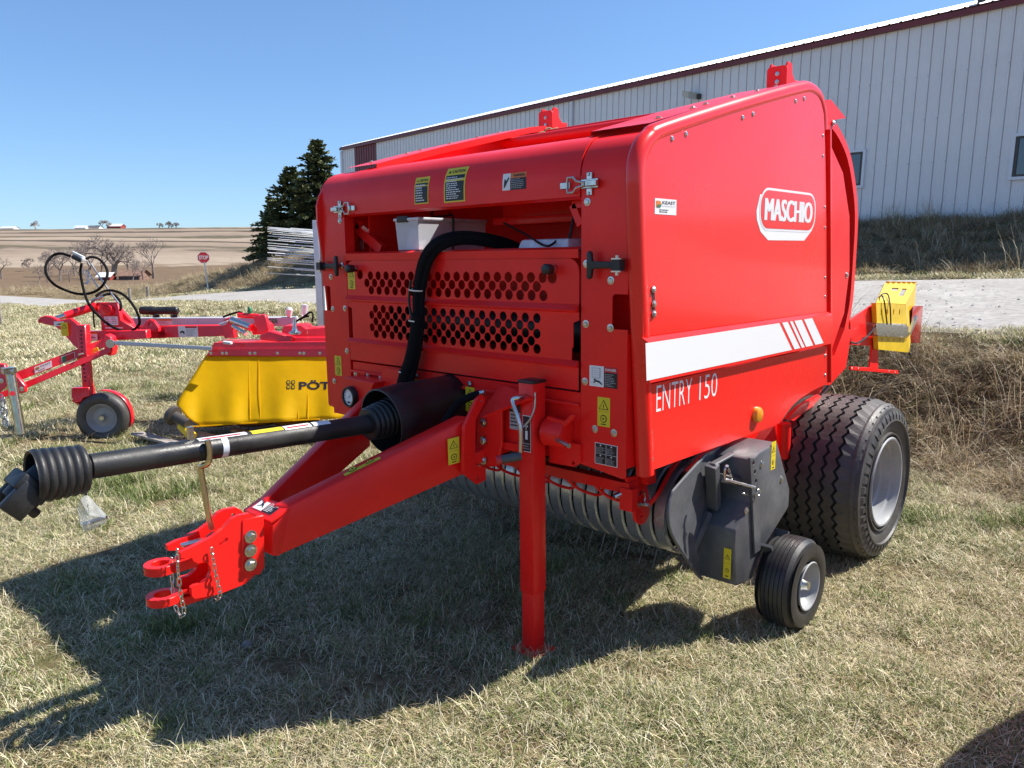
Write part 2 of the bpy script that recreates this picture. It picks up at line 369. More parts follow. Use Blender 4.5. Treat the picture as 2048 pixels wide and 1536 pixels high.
def node(nt, t, **k):
    n = nt.nodes.new(t)
    for a, b in k.items(): setattr(n, a, b)
    return n
def ground_material():
    m = bpy.data.materials.new('ground'); m.use_nodes = True; MATS['ground'] = m
    nt = m.node_tree; L = nt.links; b = nt.nodes['Principled BSDF']; b.inputs['Roughness'].default_value = 0.95; b.inputs['Specular IOR Level'].default_value = 0.1
    geo = node(nt, 'ShaderNodeNewGeometry')
    def nz(scale, det=8, rough=0.65, vec=None):
        n = node(nt, 'ShaderNodeTexNoise'); n.inputs['Scale'].default_value = scale; n.inputs['Detail'].default_value = det; n.inputs['Roughness'].default_value = rough
        L.new(vec or geo.outputs['Position'], n.inputs['Vector']); return n.outputs['Fac']
    def ramp(fac, stops):
        r = node(nt, 'ShaderNodeValToRGB'); el = r.color_ramp.elements
        while len(el) < len(stops): el.new(0.5)
        for e, (p, c) in zip(el, stops): e.position = p; e.color = (*c, 1)
        L.new(fac, r.inputs[0]); return r.outputs[0]
    def mix(fac, a, b_):
        x = node(nt, 'ShaderNodeMix', data_type='RGBA'); L.new(fac, x.inputs[0]); L.new(a, x.inputs[6]); L.new(b_, x.inputs[7]); return x.outputs[2]
    def math_(op, a, b_=None, c=None):
        x = node(nt, 'ShaderNodeMath', operation=op)
        for i, q in enumerate((a, b_, c)):
            if q is None: continue
            if isinstance(q, (int, float)): x.inputs[i].default_value = q
            else: L.new(q, x.inputs[i])
        return x.outputs[0]
    # the mown yard: straw with green and bare soil
    straw = ramp(nz(26), [(0.3, (0.08, 0.06, 0.032)), (0.5, (0.17, 0.13, 0.07)), (0.72, (0.30, 0.24, 0.14))])
    green = ramp(nz(40), [(0.3, (0.05, 0.06, 0.02)), (0.7, (0.15, 0.17, 0.06))])
    gm = node(nt, 'ShaderNodeMapRange'); gm.inputs['From Min'].default_value = 0.50; gm.inputs['From Max'].default_value = 0.66; gm.inputs['To Max'].default_value = 0.6
    L.new(nz(1.3, 5), gm.inputs['Value'])
    yard = mix(gm.outputs[0], straw, green)
    # the fields on the far slope: contour strips of stubble, tilled soil and grass terraces
    dist = node(nt, 'ShaderNodeVectorMath', operation='LENGTH'); L.new(geo.outputs['Position'], dist.inputs[0])
    wob = math_('MULTIPLY', math_('SUBTRACT', nz(0.007, 5), 0.5), 170)
    d2 = math_('ADD', dist.outputs['Value'], wob)
    band = node(nt, 'ShaderNodeMapRange'); band.inputs['From Min'].default_value = 90; band.inputs['From Max'].default_value = 900; L.new(d2, band.inputs['Value'])
    tilled = (0.175, 0.122, 0.078); stub = (0.30, 0.236, 0.178); stub2 = (0.255, 0.20, 0.15); dk = (0.095, 0.072, 0.054); lt = (0.35, 0.285, 0.215); ter = (0.125, 0.105, 0.07)
    stops = [(0.0, (0.20, 0.15, 0.09)), (0.07, (0.26, 0.2, 0.12)), (0.10, tilled), (0.225, tilled), (0.232, lt), (0.30, stub), (0.318, stub2), (0.325, ter), (0.337, ter), (0.342, stub2), (0.40, stub),
             (0.405, dk), (0.430, dk), (0.436, stub), (0.50, lt), (0.505, ter), (0.53, ter), (0.537, stub2), (0.60, stub), (0.606, dk), (0.645, dk), (0.652, stub2), (0.72, stub), (0.73, ter), (0.765, ter), (0.775, lt), (0.86, stub), (0.87, dk), (0.91, dk), (0.92, stub2), (1.0, stub)]
    fields = ramp(band.outputs[0], stops)
    rowtex = node(nt, 'ShaderNodeMix', data_type='RGBA', blend_type='MULTIPLY'); rowtex.inputs[0].default_value = 0.55
    L.new(fields, rowtex.inputs[6]); L.new(ramp(nz(0.12, 8, 0.75), [(0.3, (0.6, 0.58, 0.56)), (0.7, (1.15, 1.12, 1.1))]), rowtex.inputs[7])
    fk = node(nt, 'ShaderNodeMapRange'); fk.inputs['From Min'].default_value = 85; fk.inputs['From Max'].default_value = 120; L.new(dist.outputs['Value'], fk.inputs['Value'])
    L.new(mix(fk.outputs[0], yard, rowtex.outputs[2]), b.inputs['Base Color'])
    bp = node(nt, 'ShaderNodeBump'); bp.inputs['Strength'].default_value = 0.6; bp.inputs['Distance'].default_value = 0.03
    L.new(nz(55, 6), bp.inputs['Height']); L.new(bp.outputs[0], b.inputs['Normal'])
ground_material()

def make_ground():
    fa = math.atan2(_fh.y, _fh.x); angs = []
    a = -math.pi
    while a < math.pi:
        angs.append(a); a += R(0.45) if abs(a) < R(42) else R(3.0)
    rs = [0.0]; r = 0.6
    while r < 3200: rs.append(r); r *= 1.022 if r < 60 else 1.035
    A_ = np.array(angs) + fa; RR = np.array(rs[1:])
    X = np.outer(RR, np.cos(A_)); Y = np.outer(RR, np.sin(A_)); Z = terrain(X, Y)
    U = X * EU.x + Y * EU.y; W = X * EV.x + Y * EV.y
    near = (np.hypot(X, Y) < 420) & (np.hypot(X, Y) > 5)
    D = np.full(X.shape, 9.0); D[near] = road_dist(U[near], W[near])
    Z = Z - 0.10 * sstep(0.3, -0.4, D)
    n = len(A_); vs = [(0, 0, float(terrain(0., 0.)))] + list(zip(X.ravel(), Y.ravel(), Z.ravel())); fs = []
    for k in range(n): fs.append((0, 1 + k, 1 + (k + 1) % n))
    for i in range(len(RR) - 1):
        o = 1 + i * n
        for k in range(n): fs.append((o + k, o + n + k, o + n + (k + 1) % n, o + (k + 1) % n))
    mb = MB(); mb.add(vs, fs); g = mb.build('ground', 'ground', smooth=True, ang=180); tag(g, 'dry yard, road bank and far ploughed fields', None, kind='structure')
make_ground()

mat('gravel', (0.42, 0.40, 0.375), 0.95, spec=0.1, col2=(0.34, 0.32, 0.295), scale=0.8, bump=0.5, bscale=22)
def gravel_detail():
    nt = M('gravel').node_tree; L = nt.links; b = nt.nodes['Principled BSDF']
    src = b.inputs['Base Color'].links[0].from_socket
    geo = nt.nodes.new('ShaderNodeNewGeometry')
    vo = nt.nodes.new('ShaderNodeTexVoronoi'); vo.inputs['Scale'].default_value = 16; L.new(geo.outputs['Position'], vo.inputs['Vector'])
    rp = nt.nodes.new('ShaderNodeValToRGB'); rp.color_ramp.elements[0].color = (0.70, 0.69, 0.68, 1); rp.color_ramp.elements[1].color = (1.22, 1.21, 1.20, 1)
    L.new(vo.outputs['Color'], rp.inputs[0])
    mx = nt.nodes.new('ShaderNodeMix'); mx.data_type = 'RGBA'; mx.blend_type = 'MULTIPLY'; mx.inputs[0].default_value = 0.8
    L.new(src, mx.inputs[6]); L.new(rp.outputs[0], mx.inputs[7]); L.new(mx.outputs[2], b.inputs['Base Color'])
gravel_detail()
def make_road(name, line, label, lift):
    vs = []; fs = []; n = 12; c = 0
    for i, p in enumerate(line):
        q = line[min(i + 1, len(line) - 1)] - line[max(i - 1, 0)]; q = Vector((q.x, q.y)).normalized(); nx, ny = -q.y, q.x
        for k in range(n + 1):
            s = (k / n * 2 - 1); wob = 1 + 0.035 * math.sin(i * 1.7 + (k > 6) * 2.1) * (abs(s) > 0.9)
            s *= wob; u, v = p.x + nx * s * p.z, p.y + ny * s * p.z; x, y = xy(u, v)
            z = float(terrain(x, y)) + lift + 0.012 * math.cos(s * 9) * (1 - s * s) - (0.06 if k in (0, n) else 0)
            vs.append((x, y, z))
        if i:
            for k in range(n):
                o = (i - 1) * (n + 1) + k; fs.append((o, o + 1, o + n + 2, o + n + 1))
    mb = MB(); mb.add(vs, fs); o = mb.build(name, 'gravel', smooth=True, ang=180); return tag(o, label, None, kind='structure')
make_road('gravel_road', dense(road_lines()[0], 30), 'pale gravel road passing behind the red baler', 0.02)
make_road('side_road', dense(road_lines()[1], 14), 'gravel road running down to the valley farm', 0.028)

# loose stones on the near stretch of road
def stones():
    mat('stone', (0.36, 0.34, 0.32), 0.9, var=0.5, scale=3); vs = []; fs = []
    for i in range(900):
        u = random.uniform(1, 16); v = 8.1 + abs(random.gauss(0, 1)) * 2.0 if random.random() < 0.6 else random.uniform(8.1, 14.8)
        if v > 15: continue
        x, y = xy(u, v); z = float(terrain(x, y)) + 0.02; s = random.uniform(0.010, 0.026) * (1.6 if random.random() < 0.06 else 1); n = len(vs)
        for (a, b, c) in ((1, 0, 0), (0, 1, 0), (-1, 0, 0), (0, -1, 0), (0, 0, 1)):
            j = lambda: random.uniform(0.6, 1.2)
            vs.append((x + a * s * j() + 0.2 * s, y + b * s * j(), z + c * s * 0.8 * j()))
        fs += [(n, n + 1, n + 4), (n + 1, n + 2, n + 4), (n + 2, n + 3, n + 4), (n + 3, n, n + 4)]
    mb = MB(); mb.add(vs, fs); tag(mb.build('loose_stones', 'stone'), 'loose stones scattered on the gravel road', 'stones', kind='stuff')
stones()

# ================================================================== the shed behind the road
mat('shed_white', (0.74, 0.735, 0.725), 0.42, var=0.05, scale=0.6)
mat('shed_roof', (0.80, 0.80, 0.80), 0.4, var=0.04)
mat('shed_red', (0.16, 0.022, 0.020), 0.45, var=0.15, scale=2)
mat('window_glass', (0.03, 0.045, 0.06), 0.06, coat=0.6, spec=0.8)
mat('window_frame_white', (0.72, 0.74, 0.76), 0.45)
mat('dark_bronze', (0.06, 0.05, 0.045), 0.5)
def make_shed():
    U3 = Vector((EU.x, EU.y, 0.025)).normalized(); V3 = Vector((EV.x, EV.y, 0)); W3 = U3.cross(V3) * -1
    if W3.z < 0: W3 = -W3
    u0, u1, vw = 2.5, 44.4, 20.5
    x0, y0 = xy(0, vw); O = Vector((x0, y0, 2.10))                            # wall foot line at u = 0
    def S(u, d, h): return O + U3 * u + V3 * d + W3 * h                        # d: into the building
    EAVE = 4.93; DEEP = 24.0; PITCH = 0.283
    root = empty('farm_shed', S(5, 0, 0), 'long white ribbed metal shed with dark red trim behind the gravel road', 'shed')
    # cladding sheets, each a part with its ribs: between windows and openings
    rib = 0.305
    wins = [(6.1, 6.95, 1.95, 3.2), (-0.6, 0.75, 1.15, 2.45)]
    wins = [(P(1700, 305), P(1716, 362)), (P(2026, 275), P(2075, 352))] if False else wins
    bounds = [u0]
    u = u0
    while u < u1 - 0.01:
        u = min(u + rib * 3, u1); bounds.append(u)
    red_a, red_b = 40.4, 42.7
    k = 0
    for a, b in zip(bounds[:-1], bounds[1:]):
        if a > 14 and False: pass
        mb = MB(); n = max(1, round((b - a) / rib)); prof = []
        for i in range(n):
            q = a + i * rib
            prof += [(q, 0.0), (q + 0.003, 0.022), (q + 0.013, 0.022), (q + 0.016, -0.024), (q + 0.046, -0.024), (q + 0.060, 0.0), (q + 0.14, 0.0), (q + 0.15, -0.004), (q + 0.165, -0.004), (q + 0.175, 0.0), (q + 0.22, 0.0), (q + 0.23, -0.004), (q + 0.245, -0.004), (q + 0.255, 0.0)]
        prof.append((b, 0.0)); prof = [p for p in prof if p[0] <= b + 1e-6]
        vs = []; fs = []
        for (q, d) in prof: vs += [S(q, d, -0.6), S(q, d, EAVE)]
        for i in range(len(prof) - 1): fs.append((2 * i, 2 * i + 2, 2 * i + 3, 2 * i + 1))
        mb.add(vs, fs)
        mid = (a + b) / 2
        mb.build('wall_sheet', 'shed_red' if red_a < mid < red_b else 'shed_white', root)
    # rows of cladding screws
    mb = MB()
    for h in (0.5, 1.55, 2.6, 3.65):
        u = u0
        while u < 13:
            if u > -3: mb.box(S(u + 0.03, -0.024, h), (0.022, 0.022, 0.022))
            u += rib
    sc = mb.build('cladding_screws', 'steel', root); sc['kind'] = 'stuff'
    # gable end, roof, trims
    mb = MB(); mb.add([S(u1, 0, -0.6), S(u1, DEEP, -0.6), S(u1, DEEP, EAVE), S(u1, DEEP / 2, EAVE + PITCH * DEEP / 2), S(u1, 0, EAVE)], [(0, 1, 2, 3, 4)])
    mb.add([S(u0, 0, -0.6), S(u0, DEEP, -0.6), S(u0, DEEP, EAVE), S(u0, DEEP / 2, EAVE + PITCH * DEEP / 2), S(u0, 0, EAVE)], [(4, 3, 2, 1, 0)])
    mb.add([S(u0, DEEP, -0.6), S(u1, DEEP, -0.6), S(u1, DEEP, EAVE), S(u0, DEEP, EAVE)], [(0, 1, 2, 3)])
    mb.build('gable_wall', 'shed_white', root)
    mb = MB(); ua, ub = u0 - 0.15, u1 + 0.15; da = -0.12
    n = int((ub - ua) / rib); vs = []; fs = []
    prof = []
    for i in range(n): q = ua + i * rib; prof += [(q, 0), (q + 0.02, 0.025), (q + 0.05, 0.025), (q + 0.07, 0)]
    prof.append((ub, 0))
    for (q, d) in prof:
        e = EAVE + 0.16
        vs += [S(q, da, e + PITCH * da + d), S(q, DEEP / 2, e + PITCH * DEEP / 2 + d)]
    for i in range(len(prof) - 1): fs.append((2 * i, 2 * i + 1, 2 * i + 3, 2 * i + 2))
    mb.add(vs, fs)
    e = EAVE + 0.16
    mb.add([S(ua, DEEP / 2, e + PITCH * DEEP / 2), S(ub, DEEP / 2, e + PITCH * DEEP / 2), S(ub, DEEP + 0.1, e - PITCH * 0.1), S(ua, DEEP + 0.1, e - PITCH * 0.1)], [(0, 1, 2, 3)])
    roof = mb.build('roof', 'shed_roof', root)
    mb = MB(); mb.hexa([S(ua, -0.13, EAVE - 0.05), S(ub, -0.13, EAVE - 0.05), S(ub, -0.03, EAVE - 0.05), S(ua, -0.03, EAVE - 0.05)], [S(ua, -0.13, EAVE + 0.08), S(ub, -0.13, EAVE + 0.08), S(ub, -0.03, EAVE + 0.14), S(ua, -0.03, EAVE + 0.14)])
    mb.build('eave_trim', 'shed_red', root)
    mb = MB(); mb.hexa([S(ub - 0.1, 0, EAVE), S(ub + 0.04, 0, EAVE), S(ub + 0.04, DEEP / 2, EAVE + PITCH * DEEP / 2), S(ub - 0.1, DEEP / 2, EAVE + PITCH * DEEP / 2)],
            [S(ub - 0.1, 0, EAVE + 0.15), S(ub + 0.04, 0, EAVE + 0.15), S(ub + 0.04, DEEP / 2, EAVE + 0.15 + PITCH * DEEP / 2), S(ub - 0.1, DEEP / 2, EAVE + 0.15 + PITCH * DEEP / 2)])
    mb.build('rake_trim', 'shed_red', root)
    mb = MB(); mb.box(S(u1 - 0.04, -0.03, EAVE / 2 - 0.3), (0.16, 0.16, EAVE + 0.4)); mb.build('corner_trim', 'window_frame_white', root)
    mb = MB(); mb.tube([S(23.6, -0.09, -0.3), S(23.6, -0.09, EAVE - 0.1)], 0.06, 8); mb.build('downpipe', 'window_frame_white', root)
    # windows: seen at the right border and just beside the baler's tailgate
    def hit(px, py):
        d = ray(px, py); n = V3; t = (S(0, -0.03, 0) - CAM).dot(n) / d.dot(n); q = CAM + d * t - O; return q.dot(U3), q.dot(W3)
    for (c0, c1) in (((1698, 306), (1722, 372)), ((2024, 274), (2098, 354))):
        ua_, hb = hit(c0[0], c1[1]); ub_, _ = hit(c1[0], c1[1]); _, ht = hit(c0[0], c0[1])
        lo, hi = min(ua_, ub_), max(ua_, ub_)
        wv = hi - lo
        if wv < 0.5: hi = lo + 0.85
        fr = MB()
        for (a, b, c, d) in ((lo - 0.07, lo, hb - 0.07, ht + 0.07), (hi, hi + 0.07, hb - 0.07, ht + 0.07), (lo, hi, hb - 0.07, hb), (lo, hi, ht, ht + 0.07)):
            fr.hexa([S(a, -0.07, c), S(b, -0.07, c), S(b, 0.0, c), S(a, 0.0, c)], [S(a, -0.07, d), S(b, -0.07, d), S(b, 0.0, d), S(a, 0.0, d)])
        w = fr.build('window', 'window_frame_white', root)
        g = MB(); g.add([S(lo, -0.035, hb), S(hi, -0.035, hb), S(hi, -0.035, ht), S(lo, -0.035, ht)], [(0, 1, 2, 3)]); g.build('pane', 'window_glass', w)
        s = MB()
        for (a, b, c, d) in ((lo, lo + 0.07, hb, ht), (hi - 0.07, hi, hb, ht), (lo + 0.07, hi - 0.07, hb, hb + 0.05), (lo + 0.07, hi - 0.07, ht - 0.05, ht)):
            s.hexa([S(a, -0.055, c), S(b, -0.055, c), S(b, -0.03, c), S(a, -0.03, c)], [S(a, -0.055, d), S(b, -0.055, d), S(b, -0.03, d), S(a, -0.03, d)])
        s.build('sash', 'dark_bronze', w)
        if wv > 0.8:
            q = MB(); q.add([S(hi - 0.55, -0.04, ht - 0.3), S(hi - 0.1, -0.04, ht - 0.3), S(hi - 0.1, -0.04, ht - 0.06), S(hi - 0.55, -0.04, ht - 0.06)], [(0, 1, 2, 3)])
            q.build('window_notice', 'white', w)
    # flood light on the wall
    fu, fhh = hit(1399, 192); l = MB(); l.box(S(fu, -0.05, fhh - 0.02), (0.12, 0.1, 0.16)); lamp = l.build('flood_light', 'dark_bronze', root)
    l = MB(); l.hexa([S(fu + 0.05, -0.5, fhh - 0.12), S(fu + 0.32, -0.5, fhh - 0.02), S(fu + 0.32, -0.12, fhh - 0.02), S(fu + 0.05, -0.12, fhh - 0.1)], [S(fu + 0.05, -0.5, fhh + 0.1), S(fu + 0.32, -0.5, fhh + 0.16), S(fu + 0.32, -0.12, fhh + 0.16), S(fu + 0.05, -0.12, fhh + 0.1)])
    mat('lamp_cream', (0.5, 0.47, 0.38), 0.5); l.build('lamp_head', 'lamp_cream', lamp)
    # roof vent stub near the right border
    vu, vh = hit(1940, 25); b_ = MB(); b_.tube([S(vu, 0.5, EAVE + 0.2), S(vu, 0.5, EAVE + 0.75)], 0.09, 10); b_.box(S(vu, 0.5, EAVE + 0.55), (0.34, 0.34, 0.07)); b_.build('roof_vent', 'dark_bronze', root)
make_shed()
# a paler house gable between the spruces and the shed
def small_house():
    c = P(655, 440, D=70); x, y = c.x, c.y; z = float(terrain(x, y)); w = 8
    root = empty('white_house', (x, y, z), 'white sided house glimpsed between the spruces and the baler', 'house')
    mb = MB(); mb.box((x + 1.2, y + 3, z + 2.2), (w, 7, 5.6), Matrix.Rotation(R(-44), 3, 'Z')); mb.build('wall', 'shed_white', root)
    mb = MB(); rot = Matrix.Rotation(R(-44), 3, 'Z'); c = Vector((x + 1.2, y + 3, z + 5.0))
    q = [(-w / 2 - .3, -3.8, 0), (w / 2 + .3, -3.8, 0), (w / 2 + .3, 0, 2.2), (-w / 2 - .3, 0, 2.2), (w / 2 + .3, 3.8, 0), (-w / 2 - .3, 3.8, 0)]
    mb.add([c + rot @ Vector(p) for p in q], [(0, 1, 2, 3), (3, 2, 4, 5), (0, 3, 5), (1, 4, 2)]); mb.build('roof', 'wood_grey', root)
small_house()
# ================================================================== trees
mat('bark', (0.12, 0.095, 0.075), 0.95, var=0.4, scale=8)
mat('bark_far', (0.30, 0.265, 0.24), 0.95, var=0.3, scale=3)
def spruce_mat(name, c1, c2):
    m = mat(name, c1, 0.7, spec=0.2); nt = m.node_tree; L = nt.links; b = nt.nodes['Principled BSDF']
    at = nt.nodes.new('ShaderNodeAttribute'); at.attribute_name = 'tint'
    mx = nt.nodes.new('ShaderNodeMix'); mx.data_type = 'RGBA'; mx.inputs[6].default_value = (*c1, 1); mx.inputs[7].default_value = (*c2, 1)
    L.new(at.outputs['Fac'], mx.inputs[0]); L.new(mx.outputs[2], b.inputs['Base Color'])
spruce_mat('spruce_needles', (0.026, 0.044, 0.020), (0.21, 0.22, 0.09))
def spruce(px, D, top_py, width, label, seed, lean=0):
    rnd = random.Random(seed); c = P(px, 470, D=D); x, y = c.x, c.y; z = float(terrain(x, y)) - 0.3
    H = P(px, top_py, D=D).z - z
    root = empty('spruce_tree', (x, y, z), label, 'tree', 'spruces at the end of the shed')
    mb = MB(); mb.tube([(x, y, z), (x + lean * 0.3, y, z + H * 0.5), (x + lean, y, z + H * 0.98)], [0.22, 0.13, 0.02], 8); mb.build('trunk', 'bark', root)
    vs = []; fs = []; tint = []
    def card(p, d, side, l, w, t):
        n = len(vs); e = p + d * l
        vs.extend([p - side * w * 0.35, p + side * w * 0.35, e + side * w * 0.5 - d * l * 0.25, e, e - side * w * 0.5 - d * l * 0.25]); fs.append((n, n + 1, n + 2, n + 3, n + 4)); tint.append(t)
    hh = 0.5
    while hh < H * 0.985:
        f = hh / H; rad = width * (1 - f ** 1.25) ** 0.9 * (0.85 + 0.15 * min(1, f * 6)) * (1 + 0.10 * math.sin(hh * 3.1 + seed)) + 0.10
        nb = int(9 + 8 * (1 - f)); a0 = rnd.random() * 6.28
        for k in range(nb):
            a = a0 + 6.283 * k / nb + rnd.uniform(-0.2, 0.2); ln = rad * rnd.uniform(0.6, 1.18)
            up = 0.55 * f + rnd.uniform(-0.1, 0.15) - 0.15
            d = Vector((math.cos(a), math.sin(a), up)).normalized(); s0 = d.cross(Vector((0, 0, 1))).normalized()
            base = Vector((x + lean * f, y, z + hh)); m = max(3, int(ln * 6.5)); light = rnd.random()
            for j in range(m):
                t = (j + 0.6) / m
                if t < 0.18 and ln > 1: continue
                pt = base + d * ln * t + Vector((0, 0, -0.28 * ln * t * t + 0.10 * ln * t ** 4))
                for q in range(5):
                    dd = (d * rnd.uniform(0.4, 1.0) + s0 * rnd.uniform(-1.1, 1.1) + Vector((0, 0, rnd.uniform(-0.55, 0.35)))).normalized()
                    sd = dd.cross(Vector((rnd.uniform(-1, 1), rnd.uniform(-1, 1), 1))).normalized()
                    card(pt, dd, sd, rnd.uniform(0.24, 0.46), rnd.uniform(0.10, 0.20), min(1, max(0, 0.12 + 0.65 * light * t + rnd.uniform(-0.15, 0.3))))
        hh += 0.27 + 0.12 * (1 - f)
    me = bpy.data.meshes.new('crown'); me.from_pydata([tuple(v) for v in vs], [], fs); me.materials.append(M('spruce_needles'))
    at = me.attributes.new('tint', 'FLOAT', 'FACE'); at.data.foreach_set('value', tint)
    o = bpy.data.objects.new('crown', me); COL.objects.link(o); attach(o, root)
spruce(588, 60, 333, 3.5, 'lower dark spruce standing left of the taller one', 3)
spruce(642, 57, 286, 3.7, 'tallest dark spruce rising beside the shed roof', 5)
spruce(548, 64, 395, 2.5, 'short spruce at the left edge of the evergreen clump', 9)

def bare_tree(px, base_py, top_py, D, label, seed, cat='tree', name='bare_tree', spread=0.55, group='leafless trees in the valley and on the skyline', levels=6, r0=None, matn='bark_far', gap=0.0):
    rnd = random.Random(seed); c = P(px, base_py, D=D); x, y = c.x, c.y; z = float(terrain(x, y)) - 0.1
    H = P(px, top_py, D=D).z - z; H = max(H, 1.5)
    root = empty(name, (x, y, z), label, cat, group)
    tr = MB(); cr = MB(); r0 = r0 or H * 0.03
    minr = 0.00014 * D
    def grow(p, d, l, r, lv, mb):
        q = [p]; rr = [r]; dd = d.copy(); n = 3
        for i in range(n):
            dd = (dd + Vector((rnd.uniform(-1, 1), rnd.uniform(-1, 1), rnd.uniform(-0.4, 0.7))) * 0.16).normalized()
            q.append(q[-1] + dd * l / n); rr.append(max(minr, r * (1 - 0.35 * (i + 1) / n)))
        mb.tube(q, rr, 5 if lv == 0 else 3, cap=False)
        if lv >= levels: return
        k = rnd.choice((2, 3, 3)) if lv < 3 else rnd.choice((2, 3, 4))
        a0 = rnd.random() * 6.28
        for i in range(k):
            a = a0 + 6.283 * i / k + rnd.uniform(-0.5, 0.5); t = dd.orthogonal().normalized(); t2 = dd.cross(t)
            nd = (dd + (t * math.cos(a) + t2 * math.sin(a)) * spread * rnd.uniform(0.7, 1.4)).normalized()
            grow(q[-1] if rnd.random() < 0.75 else q[-2], nd, l * rnd.uniform(0.62, 0.86), r * 0.6, lv + 1, cr)
    grow(Vector((x, y, z)), Vector((rnd.uniform(-.08, .08), rnd.uniform(-.08, .08), 1)).normalized(), H * 0.27, r0, 0, tr)
    tr.build('trunk', matn, root); cr.build('crown', matn, root)
mat('bark_mid', (0.24, 0.195, 0.17), 0.95, var=0.3, scale=3)
bare_tree(228, 553, 452, 175, 'big spreading leafless tree by the valley farmhouse', 21, r0=0.8, matn='bark_mid', spread=0.7)
bare_tree(120, 560, 478, 165, 'leafless tree left of the big spreading one in the valley', 22, matn='bark_mid', spread=0.65)
bare_tree(178, 556, 466, 180, 'slim leafless tree just left of the big spreading one', 24, matn='bark_mid')
bare_tree(306, 545, 466, 178, 'narrow leafless tree right of the valley farmhouse', 23, spread=0.4, matn='bark_mid')
for i, (px, py, h, lb) in enumerate(((96, 558, 62, 'thin leafless tree at the left end of the valley row'), (150, 556, 72, 'tall thin leafless tree in the middle of the valley row'), (203, 554, 78, 'tall leafless tree touching the big spreading one'), (258, 552, 66, 'leafless tree just behind the farmhouse roof'), (62, 560, 48, 'small leafless tree beside the side road'))):
    bare_tree(px, py, py - h, 182 + 5 * i, lb, 80 + i, spread=0.6, matn='bark_mid')
bare_tree(72, 463, 438, 640, 'lone leafless tree on the left skyline', 31, spread=0.6, r0=0.7)
bare_tree(215, 459, 436, 640, 'leafless tree rising behind the red skyline barn', 33, spread=0.7, r0=0.6)
bare_tree(203, 459, 440, 650, 'small leafless tree left of the red skyline barn', 34, spread=0.5, r0=0.5)
bare_tree(318, 453, 441, 640, 'low round tree on the right skyline', 35, spread=0.9, r0=0.5)
bare_tree(337, 452, 440, 640, 'round skyline tree beside the low one', 36, spread=0.9, r0=0.5)
bare_tree(352, 452, 443, 640, 'last small tree of the right skyline row', 37, spread=0.8, r0=0.45)
for i, (px, py, h) in enumerate(((78, 562, 44), (95, 566, 40), (140, 566, 44), (162, 560, 40), (265, 552, 38), (285, 548, 46), (4, 560, 70))):
    bare_tree(px, py, py - h, 150 + i * 4, ['twiggy bush at the left end of the valley thicket', 'low twiggy bush by the side road', 'reddish twiggy bush in the middle of the thicket', 'thin bush below the slim leafless tree', 'low bush right of the farmhouse roof', 'tall thin bush beside the narrow leafless tree', 'leafless tree cut by the left border'][i], 60 + i, 'bush', 'bare_bush', spread=0.8, group='leafless bushes in the valley', levels=5, matn='bark_mid')
# far farm buildings
def barn(px, py, D, w, d, h, roofh, wall, roof, label, rz=0.0, name='barn'):
    c = P(px, py, D=D); x, y = c.x, c.y; z = float(terrain(x, y)) - 0.4; rot = Matrix.Rotation(math.atan2(_rh.y, _rh.x) + rz, 3, 'Z')
    root = empty(name, (x, y, z), label, 'barn' if name == 'barn' else 'house'); o = Vector((x, y, z))
    T = lambda a, b, e: o + rot @ Vector((a, b, e))
    m = MB(); m.add([T(-w / 2, 0, 0), T(w / 2, 0, 0), T(w / 2, d, 0), T(-w / 2, d, 0), T(-w / 2, 0, h), T(w / 2, 0, h), T(w / 2, d, h), T(-w / 2, d, h), T(-w / 2, d / 2, h + roofh), T(w / 2, d / 2, h + roofh)],
        [(0, 1, 5, 4), (1, 2, 6, 9, 5), (2, 3, 7, 6), (3, 0, 4, 8, 7)]); m.build('wall', wall, root)
    m = MB(); k = 0.5; m.add([T(-w / 2 - k, -k, h - 0.1), T(w / 2 + k, -k, h - 0.1), T(w / 2 + k, d / 2, h + roofh + 0.1), T(-w / 2 - k, d / 2, h + roofh + 0.1), T(w / 2 + k, d + k, h - 0.1), T(-w / 2 - k, d + k, h - 0.1)], [(0, 1, 2, 3), (3, 2, 4, 5)])
    m.build('roof', roof, root)
    return root, T
mat('barn_red', (0.24, 0.035, 0.03), 0.8); mat('far_white', (0.68, 0.68, 0.68), 0.6); mat('far_dark', (0.10, 0.10, 0.11), 0.7); mat('rust_roof', (0.24, 0.14, 0.10), 0.8, var=0.3, scale=1)
barn(228, 456, 640, 11, 9, 2.4, 1.9, 'barn_red', 'far_white', 'red barn with white roof on the skyline')
barn(160, 459, 640, 9, 7, 1.8, 1.5, 'far_white', 'far_white', 'long pale shed on the skyline left of the red barn')
barn(187, 458, 645, 9, 7, 1.8, 1.6, 'far_white', 'far_dark', 'grey roofed farmhouse on the skyline', name='house')
barn(14, 460, 640, 11, 8, 1.8, 1.3, 'far_white', 'far_white', 'white shed at the far left of the skyline')
hr, T = barn(258, 556, 170, 4.6, 5, 1.3, 1.2, 'rust_roof', 'rust_roof', 'low farmhouse with rusty brown roof among the valley trees', name='house')
for k in range(4):
    m = MB(); m.add([T(-2.1 + k * 1.1, -0.03, 0.4), T(-1.3 + k * 1.1, -0.03, 0.4), T(-1.3 + k * 1.1, -0.03, 1.1), T(-2.1 + k * 1.1, -0.03, 1.1)], [(0, 1, 2, 3)]); m.build('window', 'far_dark', hr)
barn(208, 556, 168, 2.4, 3, 1.2, 0.8, 'barn_red', 'far_white', 'small red shed with white roof under the big bare tree')
